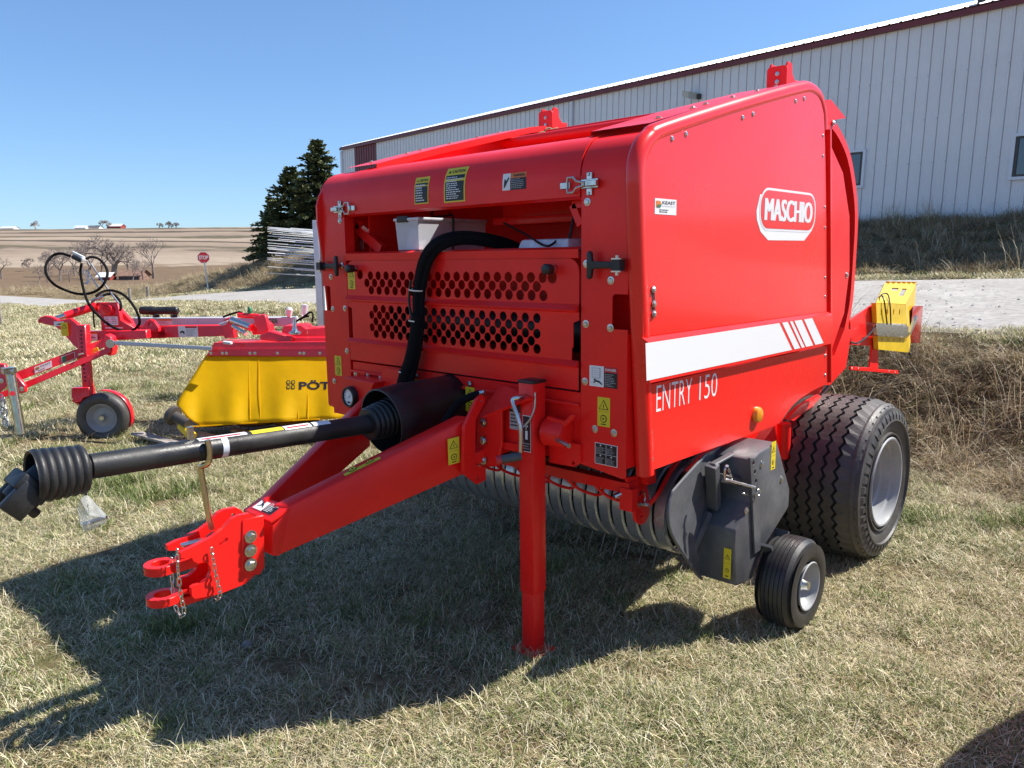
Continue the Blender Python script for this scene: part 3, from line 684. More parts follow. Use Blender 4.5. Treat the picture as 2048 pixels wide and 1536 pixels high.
# stop sign
def stop_sign():
    D = 53; b = P(416, 556, D=D); zb = float(terrain(b.x, b.y)); t = P(407, 515, D=D)
    root = empty('stop_sign', (b.x, b.y, zb), 'red octagonal STOP sign on a thin post by the road', 'sign')
    m = MB(); up = (t - Vector((b.x, b.y, zb))).normalized(); m.bar((b.x, b.y, zb - 0.2), t + up * 0.4, 0.07, 0.04, up=_fh.to_3d()); m.build('post', 'steel', root)
    n = (CAM - t); n.z = 0; n.normalize(); u = Vector((-n.y, n.x, 0)); u = u.normalized(); w = Vector((0, 0, 1))
    if u.dot(C_RIGHT) < 0: u = -u
    t = t + n * 0.05
    oc = lambda r: [t + u * r * math.cos(R(22.5 + 45 * k)) + w * r * math.sin(R(22.5 + 45 * k)) for k in range(8)]
    m = MB(); m.plate(oc(0.42), n, 0.01); m.build('sign_plate', 'white', root)
    f = Flat(t, u, w, n, 0.004)
    f.poly([(0.385 * math.cos(R(22.5 + 45 * k)), 0.385 * math.sin(R(22.5 + 45 * k))) for k in range(8)], 'red_print', 1)
    f.text('STOP', -0.29, -0.13, 0.26, 'white_print', bold=0.02, w=0.58, k=2); f.build('sign_face', root)
stop_sign()
# old fence post stump by the shed wall and two far posts
def post(px, py, D, h, r, label, name='fence_post', top=None):
    b = P(px, py, D=D); z = float(terrain(b.x, b.y)); m = MB(); m.lathe((b.x, b.y, z - 0.3), (0.03, 0, 1), [(0, r), (h + 0.3, r * 0.92), (h + 0.31, 0.001)], 9)
    o = m.build(name, 'wood_grey', None, smooth=True); tag(o, label, 'post', 'weathered wooden posts')
post(1939, 440, 19.3, 0.95, 0.09, 'weathered wooden post stump in front of the shed wall')
post(257, 562, 70, 1.1, 0.14, 'left of two far fence posts on the grassy bank'); post(293, 556, 68, 1.1, 0.13, 'right of two far fence posts on the grassy bank')
post(2, 652, 30, 1.4, 0.06, 'pale stake at the left border of the yard', 'stake')

# ================================================================== grass
def grass_mat():
    m = bpy.data.materials.new('grass_blade'); m.use_nodes = True; MATS['grass_blade'] = m; nt = m.node_tree; L = nt.links; b = nt.nodes['Principled BSDF']
    at = nt.nodes.new('ShaderNodeAttribute'); at.attribute_name = 'col'; oi = nt.nodes.new('ShaderNodeObjectInfo')
    hs = nt.nodes.new('ShaderNodeHueSaturation'); mr = nt.nodes.new('ShaderNodeMapRange'); mr.inputs['To Min'].default_value = 0.78; mr.inputs['To Max'].default_value = 1.18
    L.new(oi.outputs['Random'], mr.inputs['Value']); L.new(mr.outputs[0], hs.inputs['Value']); L.new(at.outputs['Color'], hs.inputs['Color']); L.new(hs.outputs[0], b.inputs['Base Color'])
    b.inputs['Roughness'].default_value = 0.55; b.inputs['Specular IOR Level'].default_value = 0.25
    tr = nt.nodes.new('ShaderNodeBsdfTranslucent'); L.new(hs.outputs[0], tr.inputs['Color']); ms = nt.nodes.new('ShaderNodeMixShader'); ms.inputs[0].default_value = 0.16
    L.new(b.outputs[0], ms.inputs[1]); L.new(tr.outputs[0], ms.inputs[2]); L.new(ms.outputs[0], nt.nodes['Material Output'].inputs['Surface'])
grass_mat()
def patch(name, n, size, length, width, tilt, bend, pal, weights, seed, segs=3):
    """a clump of blades as one small mesh"""
    g = np.random.default_rng(seed); vs = []; fs = []; cols = []
    pal = np.array(pal); pick = g.choice(len(pal), n, p=np.array(weights) / sum(weights))
    for i in range(n):
        rr = size * math.sqrt(g.random()); a = g.random() * 6.283; p = Vector((rr * math.cos(a), rr * math.sin(a), -0.004))
        az = g.random() * 6.283; tl = g.uniform(*tilt); l = g.uniform(*length); w = g.uniform(*width); bn = g.uniform(*bend)
        h = Vector((math.cos(az), math.sin(az), 0)); sd = Vector((-h.y, h.x, 0)); o = len(vs); ang = tl; tw = g.uniform(-0.5, 0.5)
        for s in range(segs):
            k = 1 - s / segs * 0.55; sq = sd * (w * 0.5 * k); vs.append(p - sq); vs.append(p + sq)
            d = h * math.sin(ang) + Vector((0, 0, math.cos(ang))); p = p + d * (l / segs); p.z = max(p.z, 0.002 + 0.006 * g.random()); ang = min(ang + bn, 1.75)
            h = (h + sd * tw * 0.3).normalized(); sd = Vector((-h.y, h.x, 0))
        vs.append(p)
        for s in range(segs - 1): fs.append((o + 2 * s, o + 2 * s + 1, o + 2 * s + 3, o + 2 * s + 2))
        fs.append((o + 2 * segs - 2, o + 2 * segs - 1, o + 2 * segs))
        c = pal[pick[i]] * g.uniform(0.75, 1.2); cols += [c] * segs
    me = bpy.data.meshes.new(name); me.from_pydata([tuple(v) for v in vs], [], fs); me.materials.append(M('grass_blade'))
    at = me.attributes.new('col', 'FLOAT_COLOR', 'FACE'); at.data.foreach_set('color', np.concatenate([np.array(cols), np.ones((len(cols), 1))], 1).ravel())
    return bpy.data.objects.new(name, me)
STRAW = [(0.60, 0.52, 0.32), (0.74, 0.67, 0.47), (0.45, 0.37, 0.20), (0.26, 0.19, 0.105), (0.15, 0.20, 0.055), (0.25, 0.28, 0.09), (0.09, 0.14, 0.04)]
def scatter(name, label, protos, pts, rot, scl, idx, cat='grass'):
    """one object; its geometry nodes put the clumps on its points"""
    cl = bpy.data.collections.new(name + '_clumps')
    for i, p in enumerate(protos): p.name = '%s_clump_%02d' % (name, i); cl.objects.link(p)
    me = bpy.data.meshes.new(name); me.from_pydata([tuple(p) for p in pts], [], [])
    a = me.attributes.new('rot', 'FLOAT_VECTOR', 'POINT'); a.data.foreach_set('vector', np.asarray(rot, np.float32).ravel())
    a = me.attributes.new('scl', 'FLOAT', 'POINT'); a.data.foreach_set('value', np.asarray(scl, np.float32))
    a = me.attributes.new('idx', 'INT', 'POINT'); a.data.foreach_set('value', np.asarray(idx, np.int32))
    o = bpy.data.objects.new(name, me); COL.objects.link(o)
    ng = bpy.data.node_groups.new(name, 'GeometryNodeTree')
    ng.interface.new_socket('Geometry', in_out='INPUT', socket_type='NodeSocketGeometry'); ng.interface.new_socket('Geometry', in_out='OUTPUT', socket_type='NodeSocketGeometry')
    gi = ng.nodes.new('NodeGroupInput'); go = ng.nodes.new('NodeGroupOutput')
    ci = ng.nodes.new('GeometryNodeCollectionInfo'); ci.inputs['Collection'].default_value = cl; ci.inputs['Separate Children'].default_value = True; ci.inputs['Reset Children'].default_value = True
    ip = ng.nodes.new('GeometryNodeInstanceOnPoints'); ip.inputs['Pick Instance'].default_value = True
    def na(nm, t):
        n = ng.nodes.new('GeometryNodeInputNamedAttribute'); n.data_type = t; n.inputs['Name'].default_value = nm; return n.outputs[0]
    L = ng.links; L.new(gi.outputs[0], ip.inputs['Points']); L.new(ci.outputs[0], ip.inputs['Instance']); L.new(na('idx', 'INT'), ip.inputs['Instance Index'])
    L.new(na('rot', 'FLOAT_VECTOR'), ip.inputs['Rotation']); L.new(na('scl', 'FLOAT'), ip.inputs['Scale']); L.new(ip.outputs[0], go.inputs[0])
    md = o.modifiers.new('clumps', 'NODES'); md.node_group = ng
    return tag(o, label, cat, kind='stuff')
def vnoise(x, y, s, seed):
    return np.array([noise.noise(Vector((a * s + seed, b * s - seed, seed * 0.7))) for a, b in zip(x, y)])
def sector(r0, r1, spacing, half=39):
    fa = math.atan2(_fh.y, _fh.x); area = R(2 * half) * (r1 * r1 - r0 * r0) / 2; n = int(area / spacing ** 2)
    r = np.sqrt(rng.uniform(r0 * r0, r1 * r1, n)); a = fa + rng.uniform(-R(half), R(half), n); return r * np.cos(a), r * np.sin(a), r
def lawn():
    pr = []
    for k in range(4): pr.append(patch('a', 170, 0.11, (0.028, 0.070), (0.0018, 0.0034), (0.6, 1.5), (0.05, 0.6), STRAW, ((30, 28, 14, 7, 9, 10, 3), (16, 10, 26, 24, 9, 9, 5))[k // 2], 100 + k))      # dry
    for k in range(3): pr.append(patch('b', 155, 0.10, (0.028, 0.075), (0.0018, 0.0034), (0.35, 1.4), (0.1, 0.55), STRAW, (22, 20, 11, 6, 17, 16, 8), 110 + k))       # mixed
    for k in range(2): pr.append(patch('c', 110, 0.07, (0.035, 0.095), (0.0024, 0.0042), (0.1, 1.1), (0.1, 0.5), STRAW, (3, 2, 2, 1, 34, 32, 26), 120 + k))           # green tufts
    for k in range(2): pr.append(patch('g', 34, 0.10, (0.06, 0.125), (0.0022, 0.0038), (0.2, 1.25), (0.05, 0.5), STRAW, (20, 20, 8, 4, 22, 22, 12), 126 + k, 4))    # longer straggling blades
    for k in range(4): pr.append(patch('f', 420, 0.42, (0.05, 0.12), (0.008, 0.016), (0.4, 1.45), (0.05, 0.45), STRAW, ((30, 30, 15, 7, 7, 8, 3), (20, 20, 10, 6, 18, 18, 8))[k % 2], 130 + k))
    pts = []; rot = []; scl = []; idx = []
    for (r0, r1, sp, sc) in ((1.3, 4.2, 0.066, 1.0), (4.2, 7.5, 0.088, 1.2), (7.5, 13, 0.15, 1.6), (13, 24, 0.30, 1.0), (24, 46, 0.42, 1.25), (46, 90, 0.8, 1.9)):
        x, y, r = sector(r0, r1, sp); u = x * EU.x + y * EU.y; v = x * EV.x + y * EV.y
        keep = (v < 8.3 + 0.12 * np.sin(u * 3)) & (road_dist(u, v) > -0.15)
        # far shoulder strip too
        keep |= (v > 14.6 + 0.1 * np.sin(u * 2.2)) & (v < 15.9) & (u < 90)
        x, y, r, u, v = x[keep], y[keep], r[keep], u[keep], v[keep]
        n1 = vnoise(x, y, 0.75, 3.1) + 0.7 * vnoise(x, y, 2.4, 8.4); z = terrain(x, y)
        n1 = n1 + 0.22 * np.exp(-((x + 2.4) ** 2 + (y - 1.9) ** 2) / 1.6) + 0.12 * (x > -1.0)
        g = rng.random(len(x))
        bare = ((vnoise(x, y, 1.7, 20.2) + 0.5 * vnoise(x, y, 6.0, 5.5)) > 0.42) & (g < 0.75)
        ix = np.where(n1 > 0.74, 7 + (g * 2).astype(int), np.where(n1 + g * 0.5 > 0.46, 4 + (g * 3).astype(int) % 3, np.where(vnoise(x, y, 1.1, 41.7) + 0.6 * vnoise(x, y, 3.7, 17.3) + 0.3 * g > 0.30, 2 + (g * 8).astype(int) % 2, (g * 8).astype(int) % 2)))
        ix = np.where((g > 0.985), 7 + (g * 1000).astype(int) % 2, ix)
        ix = np.where((rng.random(len(x)) < 0.06) & (r0 < 13), 9 + rng.integers(2, size=len(x)), ix)
        if r0 >= 13: ix = np.where(n1 > 0.45, 12, np.where(n1 > 0.25, 13, np.where(g > 0.5, 11, 13)))
        s = sc * rng.uniform(0.7, 1.25, len(x)) * np.where((ix == 7) | (ix == 8), 1.1, 1.0)
        ok = ~bare
        for a in np.nonzero(ok)[0]:
            pts.append((x[a], y[a], z[a])); rot.append((rng.uniform(-.12, .12), rng.uniform(-.12, .12), rng.uniform(0, 6.283))); scl.append(s[a]); idx.append(ix[a])
    scatter('lawn_grass', 'short half dry lawn grass around the machines', pr, pts, rot, scl, idx)
lawn()
def tall():
    BR = [(0.47, 0.37, 0.22), (0.57, 0.47, 0.31), (0.33, 0.24, 0.13), (0.19, 0.13, 0.07), (0.62, 0.55, 0.40), (0.16, 0.18, 0.06)]
    pr = []
    for k in range(4): pr.append(patch('d', 110, 0.16, (0.16, 0.42), (0.003, 0.0062), (0.35, 1.5), (0.1, 0.65), BR, (26, 18, 24, 16, 8, 6), 200 + k, 4))
    for k in range(2): pr.append(patch('e', 26, 0.12, (0.35, 0.75), (0.003, 0.006), (0.05, 0.8), (0.02, 0.35), BR, (26, 22, 14, 6, 26, 2), 210 + k, 4))
    pts = []; rot = []; scl = []; idx = []
    def put(x, y, s, hi):
        z = terrain(x, y)
        for a in range(len(x)):
            pts.append((x[a], y[a], z[a])); rot.append((rng.uniform(-.2, .2), rng.uniform(-.2, .2), rng.uniform(0, 6.283))); scl.append(s * rng.uniform(0.65, 1.25)); idx.append(4 + rng.integers(2) if rng.random() < hi else rng.integers(4))
    # the rough bank between the yard and the road, on the right
    x, y, r = sector(4.5, 14, 0.115); u = x * EU.x + y * EU.y; v = x * EV.x + y * EV.y
    k = (v > 6.0 + 0.25 * np.sin(u * 2.3)) & (v < 7.75 + 0.2 * np.sin(u * 1.7)) & (u < 9); put(x[k], y[k], 0.95, 0.05)
    k = (v > 5.2) & (v <= 6.1) & (u < 8) & (rng.random(len(x)) < 0.25); put(x[k], y[k], 0.6, 0.02)
    x, y, r = sector(12, 34, 0.5); u = x * EU.x + y * EU.y; v = x * EV.x + y * EV.y
    k = (v > 5.5) & (v < 7.9) & (u >= 8) & (rng.random(len(x)) < 0.2); put(x[k], y[k], 0.5, 0.0)
    # the bank under the shed
    x, y, r = sector(13, 34, 0.24); u = x * EU.x + y * EU.y; v = x * EV.x + y * EV.y
    k = (v > 15.5) & (v < 20.35); put(x[k], y[k], 1.15, 0.05)
    x, y, r = sector(34, 85, 0.62); u = x * EU.x + y * EU.y; v = x * EV.x + y * EV.y
    k = (v > 15.4) & (v < 24) & ((v < 20.2) | (u > 46.5)); put(x[k], y[k], 2.0, 0.03)
    x, y, r = sector(95, 150, 1.9); u = x * EU.x + y * EU.y; v = x * EV.x + y * EV.y
    k = (road_dist(u, v) > 0.6); put(x[k], y[k], 3.6, 0.0)
    scatter('rough_grass', 'tall matted dead grass on the banks beside the road', pr, pts, rot, scl, idx)
tall()
# ================================================================== the round baler
XC, XS, YF = -2.57, -1.55, 2.30
XAX, YAX, ZAX = V(1, 0, 0), V(0, 1, 0), V(0, 0, 1)
BAL = empty('round_baler', (XC, 3.4, 0), 'large red round baler with MASCHIO side panel standing on the grass', 'baler')
XLS = -3.530                                                                  # plane of the far side door
def mirx(p): p = Vector(p); return Vector((XLS + XS - p.x, p.y, p.z))
def interp(tab, t): xs, ys = zip(*tab); return float(np.interp(t, xs, ys))
YFR = [(0.80, 2.370), (1.157, 2.335), (1.319, 2.317), (1.80, 2.278)]
YRE = [(0.93, 4.045), (1.316, 3.978), (1.629, 3.935), (2.272, 3.817)]

# hardware shared by many parts -------------------------------------------------
def proto(mb, name, m, smooth=True):
    o = mb.build(name, m, None, smooth=smooth); me = o.data; COL.objects.unlink(o); bpy.data.objects.remove(o); return me
def bolt_mesh():
    mb = MB(); mb.lathe((0, 0, 0), (0, 0, 1), [(0, 1.75), (0.22, 1.75), (0.25, 1.6), (0.25, 0)], 16)
    mb.lathe((0, 0, 0.25), (0, 0, 1), [(0, 1.08), (0.55, 1.08), (0.7, 0.85), (0.7, 0)], 6); return proto(mb, 'bolt', 'zinc', True)
BOLT = bolt_mesh()
def rivet_mesh():
    mb = MB(); mb.lathe((0, 0, 0), (0, 0, 1), [(0, 1), (0.25, 0.97), (0.5, 0.75), (0.6, 0.3), (0.6, 0)], 10); return proto(mb, 'rivet', 'zinc')
RIVET = rivet_mesh()
def hard(mesh, name, p, n, r, parent):
    o = bpy.data.objects.new(name, mesh); COL.objects.link(o)
    o.matrix_basis = Matrix.Translation(p) @ Vector(n).to_track_quat('Z', 'Y').to_matrix().to_4x4() @ Matrix.Rotation(random.random(), 4, 'Z') @ Matrix.Scale(r, 4)
    return attach(o, parent)
def bolt(p, n=(0, -1, 0), r=0.0085, parent=None): return hard(BOLT, 'bolt', p, n, r, parent or BAL)
def rivet(p, n=(1, 0, 0), r=0.008, parent=None): return hard(RIVET, 'rivet', p, n, r, parent or BAL)

def yz(pts, x): return [Vector((x, y, z)) for y, z in pts]
# ---- side doors
UP = [(interp(YFR, 1.322), 1.322), (2.300, 1.6), (2.278, 1.80), (2.278, 1.88), (2.295, 1.93), (2.335, 1.982), (2.389, 2.014), (2.856, 2.148), (3.529, 2.324), (3.640, 2.345), (3.71, 2.342), (3.765, 2.315), (3.805, 2.265), (3.825, 2.19), (3.86, 2.02), (3.935, 1.629), (3.977, 1.322)]
LOW = [(2.368, 0.819), (3.40, 0.819), (3.47, 0.824), (3.53, 0.85), (3.60, 0.885), (3.68, 0.908), (3.833, 0.93), (4.042, 0.946), (interp(YRE, 1.145), 1.145), (interp(YFR, 1.145), 1.145)]
def door(side):
    T = (lambda p: Vector(p)) if side > 0 else mirx
    nx = (side, 0, 0)
    mb = MB(); mb.plate([T(p) for p in yz(UP, XS)], nx, 0.012)
    d = mb.build('side_door', 'red_gloss', BAL, bevel=0.0015 if side > 0 else 0, seg=1)
    mb = MB(); mb.plate([T(p) for p in yz(LOW, XS)], nx, 0.012); mb.build('lower_panel', 'red_gloss', d)
    # raised band with a sloping top fold
    a0, a1 = interp(YFR, 1.32) - 0.004, interp(YRE, 1.32) + 0.002; b0, b1 = interp(YFR, 1.15) - 0.004, interp(YRE, 1.15) + 0.002
    mb = MB(); o = 0.024
    mb.add([T(p) for p in ((XS - 0.006, a0, 1.324), (XS - 0.006, a1, 1.324), (XS + o, a1, 1.306), (XS + o, a0 + 0.002, 1.306), (XS + o, b1, 1.158), (XS + o, b0, 1.158), (XS - 0.006, b1, 1.148), (XS - 0.006, b0, 1.148))],
           [(0, 3, 2, 1), (3, 5, 4, 2), (5, 7, 6, 4), (0, 7, 5, 3), (1, 2, 4, 6)]); mb.build('raised_band', 'red_gloss', d)
    return d
DOOR = door(1); DOOR_L = door(-1)
# rolled bead around the doors
BEAD = [(2.382, 0.80), (2.364, 1.0), (2.337, 1.3), (2.309, 1.6), (2.293, 1.80), (2.289, 1.88), (2.296, 1.93), (2.325, 1.978), (2.370, 2.012), (2.44, 2.042), (2.9, 2.172), (3.3, 2.278), (3.54, 2.338), (3.64, 2.357), (3.725, 2.350), (3.775, 2.326), (3.816, 2.275), (3.836, 2.20)]
def bead(side):
    T = (lambda p: Vector(p)) if side > 0 else mirx
    path = smooth_path([Vector((XS - 0.028, y + 0.006, z)) for y, z in BEAD], 4); vs = []; fs = []; n = 14
    for i, p in enumerate(path):
        t = (path[min(i + 1, len(path) - 1)] - path[max(i - 1, 0)]).normalized(); out = Vector((0, -t.z, t.y)) * -1
        out = Vector((0, t.z, -t.y)); out = -out if out.dot(Vector((0, 3.1 - p.y, 1.5 - p.z))) > 0 else out
        for k in range(n):
            a = math.pi * (-0.30 + 1.25 * k / (n - 1)); vs.append(T(p + Vector((1, 0, 0)) * 0.033 * math.cos(a) + out * 0.036 * math.sin(a)))
    for i in range(len(path) - 1):
        for k in range(n - 1): fs.append((i * n + k, i * n + k + 1, (i + 1) * n + k + 1, (i + 1) * n + k))
    mb = MB(); mb.add(vs, fs); mb.build('door_bead', 'red_gloss', BAL, smooth=True, ang=80)
    # thin return lip down the rear edge
    mb = MB(); a, b = V(XS - 0.01, 3.868, 2.2), V(XS - 0.01, 4.052, 0.95)
    mb.bar(T(a), T(b), 0.045, 0.014, up=(0, 1, 0)); mb.build('rear_lip', 'red_gloss', BAL)
bead(1)
for (px, py) in ((1344, 277), (1372, 268), (1485, 235), (1506, 228), (1591, 202), (1608, 197)): rivet(P(px, py, X=XS), r=0.009, parent=DOOR)
for (px, py) in ((1284, 390), (1286, 449), (1646, 271), (1646, 312), (1649, 414), (1650, 455), (1650, 555), (1650, 593)): rivet(P(px, py, X=XS), r=0.007, parent=DOOR)
for (px, py) in ((1301, 864), (1304, 918), (1650, 711), (1650, 750)): rivet(P(px, py, X=XS), r=0.008, parent=DOOR)
# slotted catch on the door
s0, s1 = P(1306, 574, X=XS), P(1308, 635, X=XS)
mb = MB(); mb.plate([V(XS + 0.001, p.y, p.z) for p in (s0 + V(0, -.009, 0), s0 + V(0, .009, 0), s1 + V(0, .009, 0), s1 + V(0, -.009, 0))], (1, 0, 0), 0.0008); sl = mb.build('catch_slot', 'dark_inside', DOOR)
for (px, py) in ((1307, 579), (1308, 608), (1308, 628)): hard(BOLT, 'bolt', P(px, py, X=XS + 0.003), (1, 0, 0), 0.0075, DOOR)
# marker lamp
c = P(1512, 829, X=XS); mb = MB(); mb.lathe(c, (1, 0, 0), [(0, 0.036), (0.012, 0.036), (0.02, 0.031), (0.024, 0.018), (0.025, 0)], 24); lamp = mb.build('marker_lamp', 'amber', DOOR, smooth=True)
# white stripes, name and logo: print on the door
def door_print(o, poly, m, x, fl): fl.poly([((p.y - fl.o.y), (p.z - fl.o.z)) for p in poly], m)
fb = Flat(V(XS + 0.024, 0, 0), YAX, ZAX, XAX)
def zpx(z): return [P(1240 + a * 0.21484, 600 + b * 0.21484, X=XS + 0.024) for a, b in z]
for z in ([(236, 380), (1482, 208), (1600, 464), (246, 752)], [(1508, 203), (1560, 196), (1676, 448), (1624, 459)], [(1581, 193), (1604, 190), (1718, 439), (1692, 445)], [(1622, 187), (1690, 177), (1797, 422), (1731, 436)], [(1712, 174), (1788, 163), (1893, 401), (1817, 417)]):
    q = zpx(z); q = [Vector((p.x, p.y, min(max(p.z, 1.160), 1.304))) for p in q]; fb.poly([(p.y, p.z) for p in q], 'white_print')
fb.build('stripe_print', DOOR, 'white band with slanted red breaks')
fl = Flat(V(XS, 0, 0), YAX, ZAX, XAX)
a = P(1312, 824, X=XS); e = P(1434, 768, X=XS)
e1 = P(1383, 800, X=XS); e2 = P(1398, 800, X=XS)
fl.text('ENTRY', a.y, a.z, 0.098, 'white_print', bold=-0.010, w=e1.y - a.y); fl.build('model_name', DOOR, 'white model name print')
fl = Flat(V(XS, 0, 0), YAX, ZAX, XAX); fl.text('150', e2.y, a.z, 0.098, 'white_print', bold=-0.010, w=e.y - e2.y); fl.build('model_number', DOOR, 'white model number print')
# logo: white lozenge outline with a white swoosh below and the name
def lozenge(y0, y1, z0, z1, n=12):
    r = (z1 - z0) * 0.42; out = []
    for (cy_, cz_, a0) in ((y1 - r, z1 - r, 0), (y0 + r, z1 - r, 90), (y0 + r, z0 + r, 180), (y1 - r, z0 + r, 270)):
        for k in range(n // 2 + 1): t = R(a0 + 180 * k / n); out.append((cy_ + r * math.cos(t), cz_ + r * math.sin(t)))
    return out
l0 = P(1521, 430, X=XS); l1 = P(1628, 430, X=XS); zt = P(1560, 384, X=XS).z; zb_ = P(1560, 457, X=XS).z
lg = Flat(V(XS, 0, 0), YAX, ZAX, XAX); y0, y1 = l0.y, l1.y
zlow = P(1560, 481, X=XS).z
lg.poly([(y0 - 0.012, (zt + zb_) / 2 + 0.06), (y0 - 0.040, (zt + zb_) / 2 - 0.01), (y0 - 0.034, zlow + 0.085), (y0 + 0.005, zlow + 0.035), (y0 + 0.08, zlow), (y1 - 0.10, zlow + 0.002), (y1 - 0.02, zlow + 0.05), (y1 + 0.006, (zt + zb_) / 2), (y1 - 0.02, (zt + zb_) / 2 + 0.03)], 'white_print', 1)
lg.poly(lozenge(y0 - 0.012, y1 + 0.012, zb_ - 0.012, zt + 0.012), 'white_print', 2)
lg.poly(lozenge(y0 - 0.002, y1 + 0.002, zb_ - 0.002, zt + 0.002), 'red_gloss', 3)
for i_, dy_ in enumerate((0.0, 0.004, 0.008, 0.012, 0.015)): lg.text('MASCHIO', y0 + 0.030 + dy_, zb_ + (zt - zb_) * 0.20, (zt - zb_) * 0.60, 'white_print', w=(y1 - y0) - 0.072, k=4 + 0.12 * i_)
lg.build('logo_print', DOOR, 'white and red company logo')
# dealer sticker
def dealer(fl, w, h):
    fl.rect(0, 0, w, h, 'white_print', 1); fl.poly([(w * .05, h * .45), (w * .25, h * .45), (w * .3, h * .65), (w * .24, h * .85), (w * .05, h * .85)], 'orange_print', 2)
    fl.poly([(w * .08, h * .45), (w * .25, h * .45), (w * .3, h * .62), (w * .12, h * .62)], 'green_print', 3)
    fl.text('KEAST', w * .34, h * .66, h * .21, 'black_print', bold=0.01, w=w * .6, k=2); fl.text('ENTERPRISES INC', w * .34, h * .5, h * .08, 'grey_print', w=w * .6, k=2)
    fl.lines(w * .2, h * .1, w * .65, h * .25, 2, 'black_print', 2, 3)
a, b, c_ = P(1309, 428, X=XS), P(1352, 431, X=XS), P(1309, 396, X=XS)
fl = Flat(a, YAX, ZAX, XAX); dealer(fl, b.y - a.y, c_.z - a.z); fl.build('dealer_sticker', DOOR)

# ---- front: columns, hood, panels
HOOD = [(2.300, 1.826), (2.299, 1.895), (2.303, 1.930), (2.316, 1.968), (2.340, 2.003), (2.375, 2.032), (2.420, 2.051), (2.470, 2.062), (2.560, 2.068)]
def arc_len(prof):
    s = [0]
    for a, b in zip(prof[:-1], prof[1:]): s.append(s[-1] + math.hypot(b[0] - a[0], b[1] - a[1]))
    return s
HS = arc_len(HOOD)
def hood_pt(x, s, off=0.0):
    y = float(np.interp(s, HS, [p[0] for p in HOOD])); z = float(np.interp(s, HS, [p[1] for p in HOOD]))
    y2 = float(np.interp(s + 0.01, HS, [p[0] for p in HOOD])); z2 = float(np.interp(s + 0.01, HS, [p[1] for p in HOOD]))
    t = Vector((0, y2 - y, z2 - z)); t = t.normalized() if t.length > 1e-6 else Vector((0, 0, 1)); n = Vector((0, -t.z, t.y)); return Vector((x, y, z)) + n * off
def sheet(mb, prof, x0, x1, th=0.004, nx=1):
    vs = []; fs = []; m = len(prof)
    for i, (y, z) in enumerate(prof):
        a = prof[max(i - 1, 0)]; b = prof[min(i + 1, m - 1)]; t = Vector((0, b[0] - a[0], b[1] - a[1])).normalized(); n = Vector((0, t.z, -t.y))
        if n.dot(Vector((0, 3.1 - y, 1.4 - z))) < 0: n = -n
        for k in range(nx + 1): vs.append(Vector((x0 + (x1 - x0) * k / nx, y, z)))
        for k in range(nx + 1): vs.append(Vector((x0 + (x1 - x0) * k / nx, y, z)) + n * th)
    w = 2 * (nx + 1)
    for i in range(m - 1):
        for k in range(nx):
            fs.append((i * w + k, i * w + k + 1, (i + 1) * w + k + 1, (i + 1) * w + k))
            q = nx + 1; fs.append((i * w + q + k, (i + 1) * w + q + k, (i + 1) * w + q + k + 1, i * w + q + k + 1))
        fs.append((i * w, (i + 1) * w, (i + 1) * w + nx + 1, i * w + nx + 1)); fs.append((i * w + nx, i * w + 2 * nx + 1, (i + 1) * w + 2 * nx + 1, (i + 1) * w + nx))
    for i in (0, m - 1):
        for k in range(nx): fs.append((i * w + k, i * w + k + 1, i * w + nx + 2 + k, i * w + nx + 1 + k))
    mb.add(vs, fs)
XI_R, XI_L = -1.820, -3.320
sp = [(v.x, v.y) for v in smooth_path([Vector((y, z, 0)) for y, z in HOOD], 4)]
mb = MB(); sheet(mb, [(2.330, 1.822)] + sp, XI_L + 0.003, XI_R - 0.003, 0.005); hood = mb.build('hood', 'red', BAL, smooth=True, ang=40)
for side in (1, -1):
    xa, xb = (XI_R + 0.001, -1.608) if side > 0 else (-3.540, XI_L - 0.001)
    mb = MB(); sheet(mb, [(y + 0.004, z - 0.003) for y, z in sp], min(xa, xb), max(xa, xb), 0.005); mb.build('hood_corner', 'red', BAL, smooth=True, ang=40)
    # column with the hand slot
    x0, x1 = min(xa, xb), max(xa, xb); sx = 0.060
    if side > 0:
        ol = [(x0, 0.815), (x1 - 0.012, 0.790), (x1, 0.80), (x1, 1.345), (x1 - sx, 1.345), (x1 - sx - 0.008, 1.353), (x1 - sx - 0.008, 1.463), (x1 - sx, 1.472), (x1, 1.472), (x1, 1.824), (x0, 1.824)]
    else:
        ol = [(x1, 0.815), (x0 + 0.05, 0.80), (x0 + 0.05, 0.83), (x0, 0.84), (x0, 1.345), (x0 + sx, 1.345), (x0 + sx + 0.008, 1.353), (x0 + sx + 0.008, 1.463), (x0 + sx, 1.472), (x0, 1.472), (x0, 1.824), (x1, 1.824)]
    mb = MB(); mb.plate([V(x, YF + 0.004, z) for x, z in ol], (0, -1, 0), 0.005)
    xin = x0 if side > 0 else x1
    mb.box((xin + 0.003 * side, YF + 0.035, 1.32), (0.005, 0.05, 1.0)); mb.box((x1 - 0.003 if side > 0 else x0 + 0.003, YF + 0.05, 1.08), (0.004, 0.08, 0.5)); mb.box((x1 - 0.003 if side > 0 else x0 + 0.003, YF + 0.05, 1.65), (0.004, 0.08, 0.33))
    mb.box(((x0 + x1) / 2, YF + 0.12, 1.41), (x1 - x0, 0.004, 0.2))
    mb.build('front_column', 'red', BAL)
for (px, py) in ((1175, 404), (1173, 528), (1222, 561), (1172, 648), (1221, 656), (1170, 763), (1190, 858), (1228, 866)): bolt(P(px, py, Y=YF + 0.004))
for (px, py) in ((680, 442), (685, 531), (662, 554), (666, 618), (690, 617), (694, 702), (669, 762)): bolt(P(px, py, Y=YF + 0.004))
